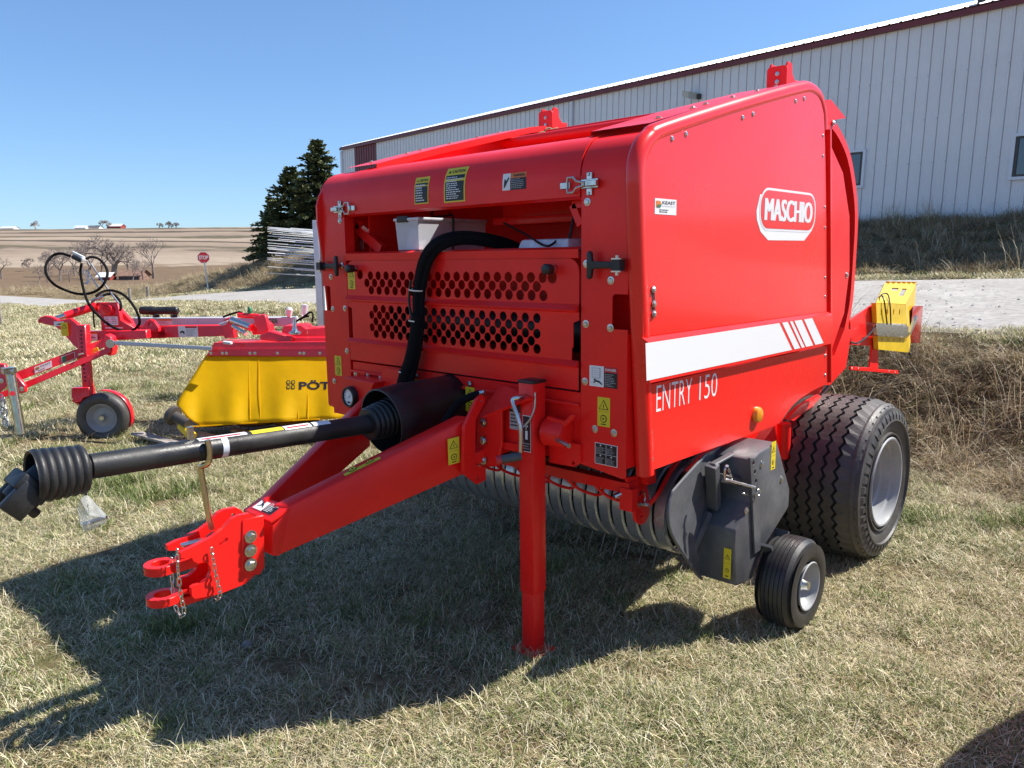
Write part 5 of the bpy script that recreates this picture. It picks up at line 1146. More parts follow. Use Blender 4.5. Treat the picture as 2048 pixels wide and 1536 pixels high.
# ---- running wheels
def wheel(xo, yc, zc, Rr, W, rim_r, side, parent, name, ribs, zig, amp, teeth, lugs=0, rimmat='rim_grey', depth=0.014, rub='rubber'):
    """xo: plane of the outer rim edge; side +1 faces +X"""
    root = None
    xi = xo - W * side; mid = (xo + xi) / 2
    tread_half = W * 0.40; crown = Rr * 0.02
    # tyre carcass
    prof = []
    def add(t, r): prof.append((t, r))
    h = W / 2
    for (a, r) in ((-0.80, rim_r * 0.99), (-0.93, rim_r + 0.012), (-1.0, rim_r + (Rr - rim_r) * 0.30), (-1.03, rim_r + (Rr - rim_r) * 0.55), (-0.98, rim_r + (Rr - rim_r) * 0.80), (-0.88, Rr - 0.035), (-0.80, Rr - 0.016 - depth * 0.6), (-0.4, Rr - depth * 0.9), (0, Rr - depth * 0.8)): add(a * h, r)
    prof += [(-a, r) for a, r in reversed(prof[:-1])]
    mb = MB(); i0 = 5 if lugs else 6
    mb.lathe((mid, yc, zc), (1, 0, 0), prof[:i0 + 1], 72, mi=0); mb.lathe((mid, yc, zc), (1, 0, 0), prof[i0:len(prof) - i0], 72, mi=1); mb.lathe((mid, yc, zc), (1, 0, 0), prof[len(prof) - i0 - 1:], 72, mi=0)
    ty = mb.build('tyre', [rub, 'rubber_groove_shade'], parent, smooth=True, ang=60)
    # tread
    mb = MB(); n = teeth * 2; pitch = 2 * tread_half / ribs; gap = pitch * (0.25 if lugs else 0.14)
    def rad(x): return Rr - crown * (x / tread_half) ** 2 - 0.014 * max(0, abs(x) / tread_half - 0.75) * 4
    for k in range(ribs):
        c = -tread_half + (k + 0.5) * pitch; vs = []; fs = []
        for i in range(n):
            an = 2 * math.pi * i / n; o = amp * (1 if i % 2 else -1) * zig
            xl_ = c - pitch / 2 + gap / 2 + o if (k or not lugs) else -h * 0.802; xr_ = c + pitch / 2 - gap / 2 + o if (k < ribs - 1 or not lugs) else h * 0.802
            for (xx, dr) in ((xl_, -depth), (xl_, 0), (xr_, 0), (xr_, -depth)):
                r = rad(xx) + dr; vs.append(V(mid + xx, yc + r * math.cos(an), zc + r * math.sin(an)))
        for i in range(n):
            j = (i + 1) % n
            for q in range(3): fs.append((4 * i + q, 4 * i + q + 1, 4 * j + q + 1, 4 * j + q))
        mb.add(vs, fs)
    if lugs:
        for s in (-1, 1):
            mb.lathe((mid, yc, zc), (s, 0, 0), [(h * 0.80, Rr - 0.030), (h * 0.80, Rr - 0.020), (h * 0.84, Rr - 0.021), (h * 0.905, Rr - 0.029), (h * 0.905, Rr - 0.06)], 96)
            mb.lathe((mid, yc, zc), (s, 0, 0), [(h * 1.0, Rr - 0.098), (h * 1.062, Rr - 0.100), (h * 1.066, Rr - 0.106), (h * 1.0, Rr - 0.112)], 96)
            mb.lathe((mid, yc, zc), (s, 0, 0), [(h * 0.95, rim_r + 0.030), (h * 1.015, rim_r + 0.028), (h * 1.012, rim_r + 0.020), (h * 0.92, rim_r + 0.018)], 96)
            for i in range(lugs):
                a0 = 2 * math.pi * i / lugs; a1 = a0 + 2 * math.pi / lugs * 0.66; pts = []
                for (xx, r) in ((h * 0.90, Rr - 0.030), (h * 0.975, Rr - 0.046), (h * 1.035, Rr - 0.075), (h * 1.055, Rr - 0.100), (h * 1.0, Rr - 0.104), (h * 0.88, Rr - 0.055)):
                    for an in (a0, a1): pts.append(V(mid + s * xx, yc + r * math.cos(an), zc + r * math.sin(an)))
                fs = [(2 * q, 2 * q + 1, 2 * q + 3, 2 * q + 2) for q in range(5)] + [(0, 2, 4, 6, 8, 10), (11, 9, 7, 5, 3, 1)]
                mb.add(pts, fs)
    tr_ = mb.build('tread', rub, ty)
    # rim: outer flange, well, disc
    mb = MB(); s = side; f0 = xo - mid
    pr_ = [(f0 + 0.000, rim_r + 0.006), (f0 + 0.006, rim_r), (f0 + 0.004, rim_r - 0.008), (f0 - 0.012, rim_r - 0.014), (f0 - 0.035, rim_r - 0.017), (f0 - 0.045, rim_r - 0.032), (f0 - 0.085, rim_r - 0.038), (f0 - 0.095, rim_r - 0.050), (f0 - 0.15, rim_r - 0.054), (f0 - 0.20, rim_r - 0.058), (f0 - 0.215, rim_r * 0.60), (f0 - 0.20, rim_r * 0.45), (f0 - 0.20, 0.0)]
    if W < 0.2: pr_ = [(f0, rim_r + 0.004), (f0 + 0.004, rim_r), (f0 + 0.002, rim_r - 0.005), (f0 - 0.01, rim_r - 0.008), (f0 - 0.03, rim_r - 0.014), (f0 - 0.05, rim_r - 0.03), (f0 - 0.055, rim_r * 0.55), (f0 - 0.052, 0.0)]
    if side < 0: pr_ = [(-(abs(f0) + (t - f0)) if False else t, r) for t, r in pr_]
    mb.lathe((mid, yc, zc), (1, 0, 0), pr_, 48); rim = mb.build('rim', rimmat, parent, smooth=True, ang=40)
    return ty, rim, (xo - 0.20 if W > 0.2 else xo - 0.052)
WC = V(-1.300, 4.211, 0.425)
wr = MB(); wr.cyl(V(-1.52, WC.y, WC.z), V(-3.62, WC.y, WC.z), 0.045, 16); axle = wr.build('axle', 'red', BAL, smooth=True)
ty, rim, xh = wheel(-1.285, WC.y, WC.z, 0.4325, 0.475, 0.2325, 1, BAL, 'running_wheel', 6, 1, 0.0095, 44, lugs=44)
for k in range(6): a = 2 * math.pi * k / 6; bolt(V(xh, WC.y + 0.1 * math.cos(a), WC.z + 0.1 * math.sin(a)), (1, 0, 0), 0.011, rim)
mb = MB(); mb.lathe((xh, WC.y, WC.z), (1, 0, 0), [(0, 0.055), (0.05, 0.052), (0.06, 0.04), (0.06, 0)], 20); mb.build('hub_cap', 'rim_grey', rim, smooth=True)
mb = MB(); mb.cyl(V(xh + 0.0, WC.y - 0.16, WC.z + 0.08), V(xh + 0.05, WC.y - 0.165, WC.z + 0.085), 0.008, 8); mb.build('valve', 'black', rim)
for o in (ty, rim):                                                               # the far wheel is a copy of the near one
    def cp(o, par):
        c = o.copy(); COL.objects.link(c); c.parent = par; return c
    c = cp(o, BAL); c.matrix_parent_inverse = Matrix.Translation(-Vector(BAL.location)); c.matrix_basis = Matrix.Translation((XC * 2, 0, 0)) @ Matrix.Scale(-1, 4, V(1, 0, 0))
    for ch in o.children: d = cp(ch, c); d.matrix_parent_inverse = ch.matrix_parent_inverse.copy()
# wheel guard edge and axle leg between arch and tyre
mb = MB(); q = [P(px, py, X=-1.62) for px, py in ((1576, 838), (1586, 826), (1600, 812), (1640, 790), (1645, 800), (1606, 826), (1588, 842))]; mb.plate(q, (1, 0, 0), 0.02); mb.build('wheel_guard', 'red', BAL)
mb = MB(); q = [P(px, py, X=-1.68) for px, py in ((1524, 886), (1549, 852), (1555, 884), (1546, 905), (1530, 905))]; mb.plate(q, (1, 0, 0), 0.05); mb.build('axle_leg', 'red', BAL)
mb = MB(); mb.cyl(P(1568, 846, X=-1.68), P(1566, 915, X=-1.68), 0.035, 16); mb.build('axle_post', 'red', BAL, smooth=True)
# ---- drawbar
DB = V(0, 0, 0)
def arm(side):
    T = (lambda p: Vector(p)) if side > 0 else (lambda p: Vector((2 * XC - p.x, p.y, p.z)))
    rt, rb_ = P(945, 833, X=-2.205), P(945, 941, X=-2.205); ft, fb_ = P(574, 1014, X=-2.475), P(556, 1112, X=-2.475)
    w = V(-0.075, -0.02, 0)
    mb = MB(); mb.hexa([T(rb_), T(rt), T(rt + w), T(rb_ + w)], [T(fb_), T(ft), T(ft + w * 0.9), T(fb_ + w * 0.9)])
    return mb.build('drawbar_arm', 'red', BAL, bevel=0.006, seg=2)
arm_r = arm(1); arm(-1)
def on_arm(px, py): return P(px, py, X=-2.475 + (px - 565) / (945 - 565) * 0.27)
# decals on the arm
a, b, c_ = on_arm(896, 930), on_arm(919, 924), on_arm(894, 878)
u_ = (b - a).normalized(); nn = u_.cross(ZAX); nn = nn if nn.x > 0 else -nn
warn(a + nn * 0.004, u_, (c_ - a).normalized(), nn, (b - a).length, (c_ - a).length)
ra, rf = P(945, 833, X=-2.205), P(574, 1014, X=-2.475)
e = (ra - rf); s_ = V(-1, 0, 0); tn = e.cross(s_).normalized(); tn = tn if tn.z > 0 else -tn
o_ = rf.lerp(ra, 0.33) + V(-0.058, -0.004, 0) + tn * 0.003
uu = e.normalized(); vv = (s_ - uu * s_.dot(uu)).normalized()
warn(rf.lerp(ra, 0.30) + vv * 0.012 + tn * 0.003, uu, vv, tn, 0.15, 0.05)
# end plates with the bolts
mb = MB(); q = [P(px, py, X=-2.19) for px, py in ((964, 789), (971, 795), (971, 803), (952, 840), (950, 930), (972, 935), (972, 960), (955, 969), (926, 946), (929, 854), (953, 800))]; mb.plate(q, (1, 0, 0), 0.016, [ring(P(962, 801, X=-2.19), YAX, ZAX, 0.008, 10), ring(P(957, 957, X=-2.19), YAX, ZAX, 0.009, 10)]); mb.build('arm_flange', 'red', BAL, bevel=0.003, seg=1)
mb = MB(); q = [P(px, py, Y=2.16) for px, py in ((953, 838), (1003, 815), (1003, 890), (1000, 900), (997, 932), (972, 935), (953, 930))]; mb.plate(q, (0, -1, 0), 0.014); bp_ = mb.build('bolt_plate', 'red', BAL, bevel=0.003, seg=1)
for py in (845, 881, 920): bolt(P(967, py, Y=2.155), r=0.011, parent=bp_)
mb = MB(); q = [P(px, py, Y=2.2) for px, py in ((1000, 765), (1052, 768), (1052, 790), (953, 838), (955, 826))]; mb.plate([P(1001, 768, Y=2.31), P(1056, 782, Y=2.31), P(1060, 795, Y=2.15), P(953, 838, Y=2.15)], (0, -0.6, 0.7), 0.012); mb.build('gusset_plate', 'red', BAL)
mb = MB(); mb.plate([P(px, py, Y=2.20) for px, py in ((1003, 800), (1040, 790), (1040, 905), (1000, 897))], (0, -1, 0), 0.012); mb.plate([P(px, py, Y=2.18) for px, py in ((995, 883), (1045, 890), (1045, 905), (995, 896))], (0, -1, 0), 0.03); mb.build('jack_mount_plate', 'red', BAL)
mb = MB(); mb.hexa([V(-2.93, 2.10, 0.78), V(-2.20, 2.10, 0.78), V(-2.20, 2.31, 0.80), V(-2.93, 2.31, 0.80)], [V(-2.93, 2.10, 0.83), V(-2.20, 2.10, 0.83), V(-2.20, 2.31, 0.86), V(-2.93, 2.31, 0.86)]); mb.build('drawbar_cross_tie', 'red', BAL, bevel=0.005)
# serial plate
f = Flat(P(1020, 857, Y=2.185), XAX, ZAX, V(0, -1, 0)); w = P(1041, 857, Y=2.185).x - P(1020, 857, Y=2.185).x; f.rect(0, 0, w, .10, 'grey_print', 1); f.rect(0, .07, w, .03, 'black_print', 2); f.lines(w * .1, .01, w * .8, .055, 4, 'black_print', 2, 3); f.text('MODEL', w * .1, .08, .008, 'white_print', k=3); f.build('serial_plate', BAL)
# nose box and hitch
nt_, nb_ = P(578, 1014, X=-2.485), P(556, 1112, X=-2.485)
mb = MB(); n0 = P(548, 1034, X=-2.485); n1 = P(546, 1112, X=-2.485)
bx = [P(516, 990, X=-2.655), P(487, 1018, X=-2.655)]
mb.hexa([P(545, 1052, X=-2.478), P(545, 1112, X=-2.478), P(545, 1112, X=-2.478) + V(-0.185, 0, 0), P(545, 1052, X=-2.478) + V(-0.185, 0, 0)], [P(580, 1018, X=-2.470), P(560, 1112, X=-2.470), P(560, 1112, X=-2.470) + V(-0.2, 0, 0), P(580, 1018, X=-2.470) + V(-0.2, 0, 0)]); mb.build('nose_box', 'red', BAL, bevel=0.004)
lid = [P(548, 1058, X=-2.468) , P(582, 1016, X=-2.468)]
zt_l = lid[1].z + 0.012; l0, l1 = P(543, 1048, X=-2.470), P(583, 1018, X=-2.470)
mb = MB(); q = [l0, l1, l1 + V(-0.20, 0, 0), l0 + V(-0.20, 0, 0)]; nl = (q[1] - q[0]).cross(q[3] - q[0]).normalized(); nl = nl if nl.z > 0 else -nl; mb.plate([p + nl * 0.012 for p in q], nl, 0.014); lid_o = mb.build('nose_lid', 'red', BAL, bevel=0.004)
ld = (q[1] - q[0]).normalized(); lw = (q[3] - q[0]).normalized(); llen = (q[1] - q[0]).length
f = Flat(q[3] + nl * 0.0125 - lw * 0.03 + ld * 0.02, -lw, ld, nl); W_, H_ = 0.14, llen - 0.035
f.rect(0, 0, W_, H_, 'red_print', 1); f.rect(0.004, 0.004, W_ * .45, H_ - .008, 'white_print', 2); f.rect(W_ * .5, 0.004, W_ * .47, H_ * .68, 'black_print', 2); f.lines(W_ * .54, .008, W_ * .4, H_ * .6, 5, 'white_print', 3, 3); f.text('DANGER', W_ * .55, H_ * .76, .012, 'white_print', w=W_ * .36, k=3)
f.poly([(W_ * .1, H_ * .3), (W_ * .3, H_ * .5), (W_ * .38, H_ * .3), (W_ * .4, H_ * .33), (W_ * .32, H_ * .62), (W_ * .2, H_ * .75), (W_ * .17, H_ * .7), (W_ * .22, H_ * .55)], 'black_print', 3); f.build('danger_decal', BAL)
def hitch_plate(x, s):
    ol = [(398, 1106), (405, 1108), (414, 1122), (428, 1128), (434, 1138), (432, 1150), (424, 1158), (402, 1165), (384, 1178), (386, 1198), (440, 1190), (470, 1178), (497, 1165), (516, 1148), (520, 1130), (520, 1060), (515, 1040), (511, 1028), (500, 1025), (472, 1030), (455, 1046), (432, 1066), (400, 1088), (372, 1098), (360, 1105), (362, 1112), (385, 1110)]
    ol = [(398, 1088), (372, 1100), (361, 1106), (362, 1116), (384, 1116), (388, 1124), (398, 1126), (410, 1122), (421, 1134), (422, 1144), (417, 1156), (405, 1167), (390, 1171), (383, 1176), (384, 1192), (390, 1198), (440, 1188), (490, 1168), (512, 1148), (520, 1130), (524, 1060), (516, 1040), (510, 1032), (500, 1027), (478, 1031), (464, 1038), (446, 1058), (424, 1075)]
    hl = [[(438, 1086), (452, 1075), (457, 1076), (455, 1082), (443, 1092), (438, 1091)], [(490, 1040), (497, 1038), (500, 1044), (499, 1050), (493, 1051), (490, 1047)]]
    k = s
    mb = MB(); pts = [P(px, py, X=-2.50) + V(k, 0, 0) for px, py in ol]; mb.plate(pts, (1 if x > XC else -1, 0, 0), 0.02, [[P(px, py, X=-2.50) + V(k, 0, 0) for px, py in h] for h in hl]); return mb.build('hitch_cheek', 'red', BAL)
hitch_plate(-2.50, 0.0); hitch_plate(-2.64, -0.12)
mb = MB(); mb.plate([P(px, py, X=-2.494) for px, py in ((486, 1040), (528, 1030), (530, 1135), (520, 1150), (490, 1150), (484, 1140))], (1, 0, 0), 0.014); hp = mb.build('bolt_strip', 'red', BAL, bevel=0.003, seg=1)
for py in (1073, 1101, 1129): bolt(P(501, py, X=-2.490), (1, 0, 0), 0.0135, hp)
def eye_ring(cpx, cpy, r_out, r_in, th, tailpx):
    c = P(cpx, cpy, X=-2.57); mb = MB(); mb.plate(ring(c, XAX, YAX, r_out, 28), (0, 0, 1), th, [ring(c, XAX, YAX, r_in, 20)])
    t = P(tailpx[0], tailpx[1], X=-2.57); mb.box((c + t) / 2 + V(0, r_out * 0.55, -th / 2), (0.07, max(0.02, t.y - c.y - r_out * 0.2), th)); mb.build('hitch_eye', 'red', BAL, bevel=0.0025, seg=1)
eye_ring(320, 1126, 0.052, 0.028, 0.030, (372, 1120)); eye_ring(326, 1188, 0.054, 0.030, 0.028, (400, 1190))
mb = MB(); mb.hexa([P(360, 1190, X=-2.53), P(480, 1172, X=-2.53), P(480, 1172, X=-2.61), P(360, 1190, X=-2.61)], [P(360, 1180, X=-2.53), P(480, 1160, X=-2.53), P(480, 1160, X=-2.61), P(360, 1180, X=-2.61)]); mb.build('clevis_tongue', 'red', BAL)
# lock plate, pin and safety chains
c = P(386, 1083, X=-2.56); mb = MB(); mb.plate([c + p for p in rrect(V(0, 0, 0), YAX, XAX, 0.085, 0.034, 0.014)], (0, 0, 1), 0.008); mb.build('pin_plate', 'zinc', BAL)
mb = MB(); mb.cyl(P(392, 1088, X=-2.56), P(398, 1112, X=-2.56), 0.012, 12); mb.build('hitch_pin', 'zinc', BAL, smooth=True)
def link_mesh():
    mb = MB(); pts = []
    for k in range(8): a = math.pi * k / 7; pts.append(V(0.0055 * math.cos(a), 0, 0.007 + 0.0055 * math.sin(a)))
    for k in range(8): a = math.pi + math.pi * k / 7; pts.append(V(0.0055 * math.cos(a), 0, -0.007 + 0.0055 * math.sin(a)))
    mb.tube(pts, 0.0021, 6, closed=True); return proto(mb, 'chain_link', 'zinc')
LINK = link_mesh()
def chain(path, parent, name='safety_chain', scale=1.0):
    path = smooth_path(path, 24); L_ = [0]
    for a, b in zip(path[:-1], path[1:]): L_.append(L_[-1] + (b - a).length)
    step = 0.0205 * scale; n = int(L_[-1] / step); root = None; xs_ = [p.x for p in path]; ys_ = [p.y for p in path]; zs_ = [p.z for p in path]
    for k in range(n):
        s = (k + .5) * step; p = V(*(float(np.interp(s, L_, q)) for q in (xs_, ys_, zs_))); p2 = V(*(float(np.interp(s + .004, L_, q)) for q in (xs_, ys_, zs_))); d = (p2 - p).normalized()
        o = bpy.data.objects.new('chain_link', LINK); COL.objects.link(o); m = d.to_track_quat('Z', 'Y').to_matrix().to_4x4() @ Matrix.Rotation(R(45 + 90 * (k % 2)), 4, 'Z') @ Matrix.Scale(scale, 4)
        o.matrix_basis = Matrix.Translation(p) @ m; attach(o, parent)
chain([P(354, 1098, X=-2.495), P(356, 1140, X=-2.49), P(362, 1190, X=-2.49), P(368, 1222, X=-2.49), P(362, 1232, X=-2.50), P(352, 1215, X=-2.53), P(346, 1190, X=-2.55), P(344, 1150, X=-2.56), P(342, 1110, X=-2.57)], BAL)
chain([P(423, 1096, X=-2.488), P(428, 1130, X=-2.486), P(434, 1160, X=-2.486), P(440, 1188, X=-2.486), P(434, 1199, X=-2.50), P(426, 1190, X=-2.53)], BAL)

# ---- PTO shaft
A0, A1 = P(155, 937, X=XC), P(745, 847, X=XC); ax = (A1 - A0).normalized()
mb = MB(); L_ = (A1 - A0).length; mb.lathe(A0, ax, [(0, 0.030), (0.004, 0.036), (0.03, 0.036), (0.032, 0.034), (0.036, 0.0395), (L_ * 0.42, 0.0395), (L_ * 0.42 + 0.004, 0.0395), (L_ * 0.42 + 0.006, 0.0385), (L_, 0.0385)], 28); shaft = mb.build('pto_shaft', 'black_plastic', BAL, smooth=True)
def bellows(o, d, t0, n, pitch, r0, r1, name, parent, rib=0.006):
    pr_ = [(t0, r0 * 0.45), (t0, r0)]
    for k in range(n):
        r = r0 + (r1 - r0) * (k + 0.5) / n; b = t0 + k * pitch
        for i in range(7): pr_.append((b + pitch * i / 6.0, r + rib * math.sin(math.pi * i / 6)))
    pr_.append((t0 + n * pitch + 0.004, r1)); pr_.append((t0 + n * pitch, r1 - 0.008)); pr_.append((t0 + n * pitch * 0.4, r1 - 0.012))
    mb = MB(); mb.lathe(o, d, pr_, 32); return mb.build(name, 'black_plastic', parent, smooth=True, ang=60)
F0 = P(168, 938, X=XC); bellows(F0, -ax, 0, 6, 0.0235, 0.071, 0.078, 'front_bell', shaft)
# front yoke
j0 = P(75, 962, X=XC); yd = (P(40, 998, X=XC) - j0).normalized()
mb = MB(); mb.lathe(j0 - yd * 0.05, yd, [(0, 0.0), (0, 0.038), (0.06, 0.042), (0.10, 0.050), (0.13, 0.050), (0.13, 0.0)], 20)
yy = P(30, 1000, X=XC); rot = yd.to_track_quat('X', 'Z').to_matrix()
mb.box(yy + rot @ V(-0.01, 0.045, 0), (0.10, 0.026, 0.075), rot); mb.box(yy + rot @ V(-0.01, -0.045, 0), (0.10, 0.026, 0.075), rot); mb.box(yy + rot @ V(-0.05, 0, 0), (0.05, 0.11, 0.10), rot); mb.build('pto_yoke', 'black_plastic', shaft, bevel=0.006)
mb = MB(); mb.cyl(P(20, 985, X=XC), P(72, 1028, X=XC - 0.02), 0.016, 12); mb.build('cross_journal', 'black', shaft)
# inner bell and master shield
G0, G1 = P(762, 843, X=XC), P(893, 803, X=XC); gx = (G1 - G0).normalized()
bellows(P(735, 849, X=XC) , gx, 0, 6, 0.022, 0.062, 0.085, 'rear_bell', shaft)
mb = MB(); L2 = (G1 - G0).length
mb.lathe(G0, gx, [(0.0, 0.132), (0.002, 0.138), (0.14, 0.136), (0.145, 0.132), (L2, 0.118), (L2 + 0.05, 0.118), (L2 + 0.05, 0.112), (0.145, 0.124), (0.0, 0.131)], 36); ms_ = mb.build('shaft_guard', 'black_plastic', BAL, smooth=True, ang=40)
mb = MB(); mb.lathe(G0 + gx * 0.02, gx, [(0, 0.045), (0.3, 0.05)], 16); mb.build('gearbox_stub', 'black', BAL)
f = Flat(P(512, 872, X=XC + 0.04), ax, ZAX, V(1, 0, 0))
def shaft_label(px0, px1, m, t0, t1, red=False):
    a = P(px0, 0, X=XC); mb = MB()
    s0 = (P(px0, 890, X=XC) - A0).dot(ax); s1 = (P(px1, 870, X=XC) - A0).dot(ax); vs = []; n = 8
    x = ax.cross(ZAX).normalized(); z = x.cross(ax)
    for s in (s0, s1):
        for k in range(n + 1): an = R(t0 + (t1 - t0) * k / n); vs.append(A0 + ax * s + (x * math.cos(an) + z * math.sin(an)) * 0.0402)
    mb.add(vs, [(k, k + 1, n + 2 + k, n + 1 + k) for k in range(n)]); return mb.build('shaft_label', m, shaft)
shaft_label(394, 490, 'white_print', 60, 108); shaft_label(400, 478, 'red_print', 66, 76); shaft_label(500, 562, 'yellow_print', 55, 105); shaft_label(565, 617, 'white_print', 50, 100); shaft_label(570, 612, 'red_print', 60, 70) ; shaft_label(622, 655, 'white_print', 50, 95)
for o in list(shaft.children):
    if o.name.startswith('shaft_label') and o.data.materials[0].name == 'red_print': o.scale = (1.0, 1.0, 1.0); o.location = V(0.0004, 0, 0.0012)
mb = MB(); s = (P(437, 900, X=XC) - A0).dot(ax); mb.lathe(A0 + ax * s, ax, [(0, 0.0399), (0.022, 0.0399)], 24); mb.build('clear_tape', 'milky', shaft, smooth=True)
# hook rod that carries the shaft
hk = [P(415, 880, X=XC + 0.045), P(419, 905, X=XC + 0.046), P(416, 926, X=XC + 0.036), P(405, 932, X=XC + 0.012), P(402, 940, X=XC), P(410, 990, X=XC), P(418, 1035, X=XC), P(424, 1058, X=XC)]
mb = MB(); mb.tube(smooth_path(hk, 6), 0.0105, 12); mb.build('shaft_hook', 'zinc_yellow', BAL, smooth=True)
mb = MB(); mb.box(P(381, 868, X=XC), (0.018, 0.018, 0.05)); mb.build('shaft_spigot', 'zinc', BAL)

# ---- gauge, hose coupling and brackets on the lower frame
gy = 2.185; q = [P(px, py, Y=gy) for px, py in ((687, 754), (748, 766), (718, 836), (671, 826))]
mb = MB(); k = V(0, 0.125, 0.0); mb.hexa([q[3], q[2], q[2] + k, q[3] + k], [q[0], q[1], q[1] + k, q[0] + k]); gb = mb.build('gauge_bracket', 'red', BAL, bevel=0.003, seg=1)
gc = P(705, 793, Y=gy); mb = MB(); mb.lathe(gc, (0, -1, 0), [(0, 0.052), (0.022, 0.052), (0.03, 0.048), (0.03, 0.041), (0.022, 0.039)], 32); gg = mb.build('pressure_gauge', 'black', BAL, smooth=True, ang=40)
mb = MB(); mb.lathe(gc + V(0, -0.021, 0), (0, -1, 0), [(0, 0.041), (0.0005, 0.0)], 32); mb.build('gauge_dial', 'glass_dial', gg)
f = Flat(gc + V(0, -0.022, 0), XAX, ZAX, V(0, -1, 0))
for i in range(11): a = R(225 - 27 * i); f.poly([(0.036 * math.cos(a - .03), 0.036 * math.sin(a - .03)), (0.036 * math.cos(a + .03), 0.036 * math.sin(a + .03)), (0.030 * math.cos(a + .03), 0.030 * math.sin(a + .03)), (0.030 * math.cos(a - .03), 0.030 * math.sin(a - .03))], 'black_print')
f.poly([(-0.003, -0.004), (0.003, -0.004), (0.022, 0.022)], 'black_print'); f.rect(-0.012, -0.03, 0.024, 0.008, 'black_print'); f.build('dial_marks', gg)
mb = MB(); mb.plate([P(px, py, Y=2.25) for px, py in ((757, 800), (763, 745), (770, 735), (800, 740), (800, 800))], (0, -1, 0), 0.01); mb.build('hose_bracket', 'red', BAL)
mb = MB(); mb.lathe(P(905, 795, Y=2.28), (0, -1, 0), [(0, 0.03), (0.03, 0.028), (0.035, 0.02), (0.035, 0)], 16); mb.build('hose_port', 'black', BAL, smooth=True)
def wl(o, w, h, Y):
    a = P(o[0], o[1], Y=Y); return a
wpx((822, 757), (870, 778), 2.296); wpx((932, 773), (950, 822), 2.296)
mb = MB(); mb.tube(smooth_path([P(965, 786, Y=2.22), P(945, 792, Y=2.19), P(920, 805, Y=2.16), P(900, 828, Y=2.10), P(888, 848, Y=2.06)], 6), 0.016, 10); mb.build('feed_hose', 'hose', BAL, smooth=True)
mb = MB(); mb.tube([P(938, 792, Y=2.19), P(970, 784, Y=2.22)], 0.013, 8); mb.build('hose_fitting', 'zinc', BAL, smooth=True)
# ---- hydraulic hose bundle over the sill
def hoses():
    base = [(1062, 520, 2.60), (1035, 497, 2.56), (985, 480, 2.46), (925, 473, 2.37), (880, 483, 2.29), (853, 510, 2.262), (840, 550, 2.255), (835, 590, 2.255), (834, 640, 2.25), (829, 690, 2.25), (819, 735, 2.25), (806, 778, 2.24)]
    root = None
    for k, (dx, dy, r) in enumerate(((0, 0, 0.0155), (0.022, -0.008, 0.0155), (0.041, 0.004, 0.015), (-0.016, 0.006, 0.010), (0.020, 0.016, 0.014))):
        pts = []
        for i, (px, py, Y) in enumerate(base):
            t = i / (len(base) - 1); s = 1.0 if i < 7 else 0.75
            p = P(px, py, Y=Y); pts.append(p + V((dx - 0.012) * s * (0.4 + t) , dy * 1.2, (0.008 - dx) * (1.0 - t) * 0.9))
        mb = MB(); mb.tube(smooth_path(pts, 6), r, 10); o = mb.build('hydraulic_hose', 'hose', BAL, smooth=True)
    mb = MB(); mb.tube(smooth_path([P(822, 560, Y=2.24), P(818, 600, Y=2.24), P(824, 640, Y=2.24), P(826, 670, Y=2.24)], 6), 0.006, 8); mb.build('thin_lead', 'black', BAL, smooth=True)
    sl = [P(px, py, Y=2.246) for px, py in ((836, 628), (834, 650), (830, 685), (822, 722), (812, 750), (805, 776))]
    mb = MB(); mb.tube(smooth_path(sl, 5), [0.030] * 10 + [0.033] * 16, 14); mb.build('hose_sleeve', 'hose', BAL, smooth=True)
    for (px, py, Y, r) in ((834, 580, 2.25, 0.037), (832, 641, 2.246, 0.034), (811, 743, 2.246, 0.032)):
        c = P(px, py, Y=Y); mb = MB(); mb.lathe(c + V(0, 0, -0.003), (0.1, 0, 1), [(0, r), (0.006, r + 0.001)], 20); mb.build('cable_tie', 'white', BAL, smooth=True)
hoses()
# ---- jack stand
JX, JY = -2.000, 2.226
jt = P(1066, 768, Y=2.19).z; js = P(1068, 1192, X=-1.965).z
mb = MB(); mb.box((JX, JY, (jt + js) / 2), (0.076, 0.076, jt - js)); jk = mb.build('jack_tube', 'red', BAL, bevel=0.005)
mb = MB(); mb.box((JX, JY, jt + 0.004), (0.080, 0.080, 0.012)); mb.build('jack_cap', 'black_plastic', jk, bevel=0.003)
mb = MB(); mb.box((JX, JY, js / 2 + 0.01), (0.066, 0.066, js)); mb.build('jack_leg', 'red', jk, bevel=0.004)
mb = MB(); mb.box((JX, JY, 0.012), (0.14, 0.13, 0.012)); mb.build('jack_foot', 'red', jk, bevel=0.003)
c0 = P(1052, 792, Y=2.188); mb = MB(); cr = [c0 + V(0, 0.01, 0), c0 + V(0, -0.045, 0), c0 + V(-0.012, -0.062, -0.014), P(1040, 850, Y=2.12), P(1041, 905, Y=2.12)]; mb.tube(smooth_path(cr, 5), 0.0085, 10); crank = mb.build('crank_handle', 'zinc', jk, smooth=True)
g0 = P(1043, 912, Y=2.12); mb = MB(); mb.cyl(g0, g0 + V(-0.055, -0.055, -0.012), 0.0165, 16); mb.build('crank_grip', 'grey_dark', crank, smooth=True)
mb = MB(); mb.cyl(g0 + V(-0.054, -0.054, -0.012), g0 + V(-0.068, -0.068, -0.015), 0.018, 16); mb.build('grip_end', 'red_print', crank, smooth=True)
mb = MB(); mb.tube(smooth_path([P(1070, 785, X=-1.960), P(1069, 815, X=-1.958), P(1060, 838, Y=2.18), P(1050, 850, Y=2.17), P(1040, 858, Y=2.15)], 5), 0.004, 8); mb.build('retaining_wire', 'steel', jk, smooth=True)
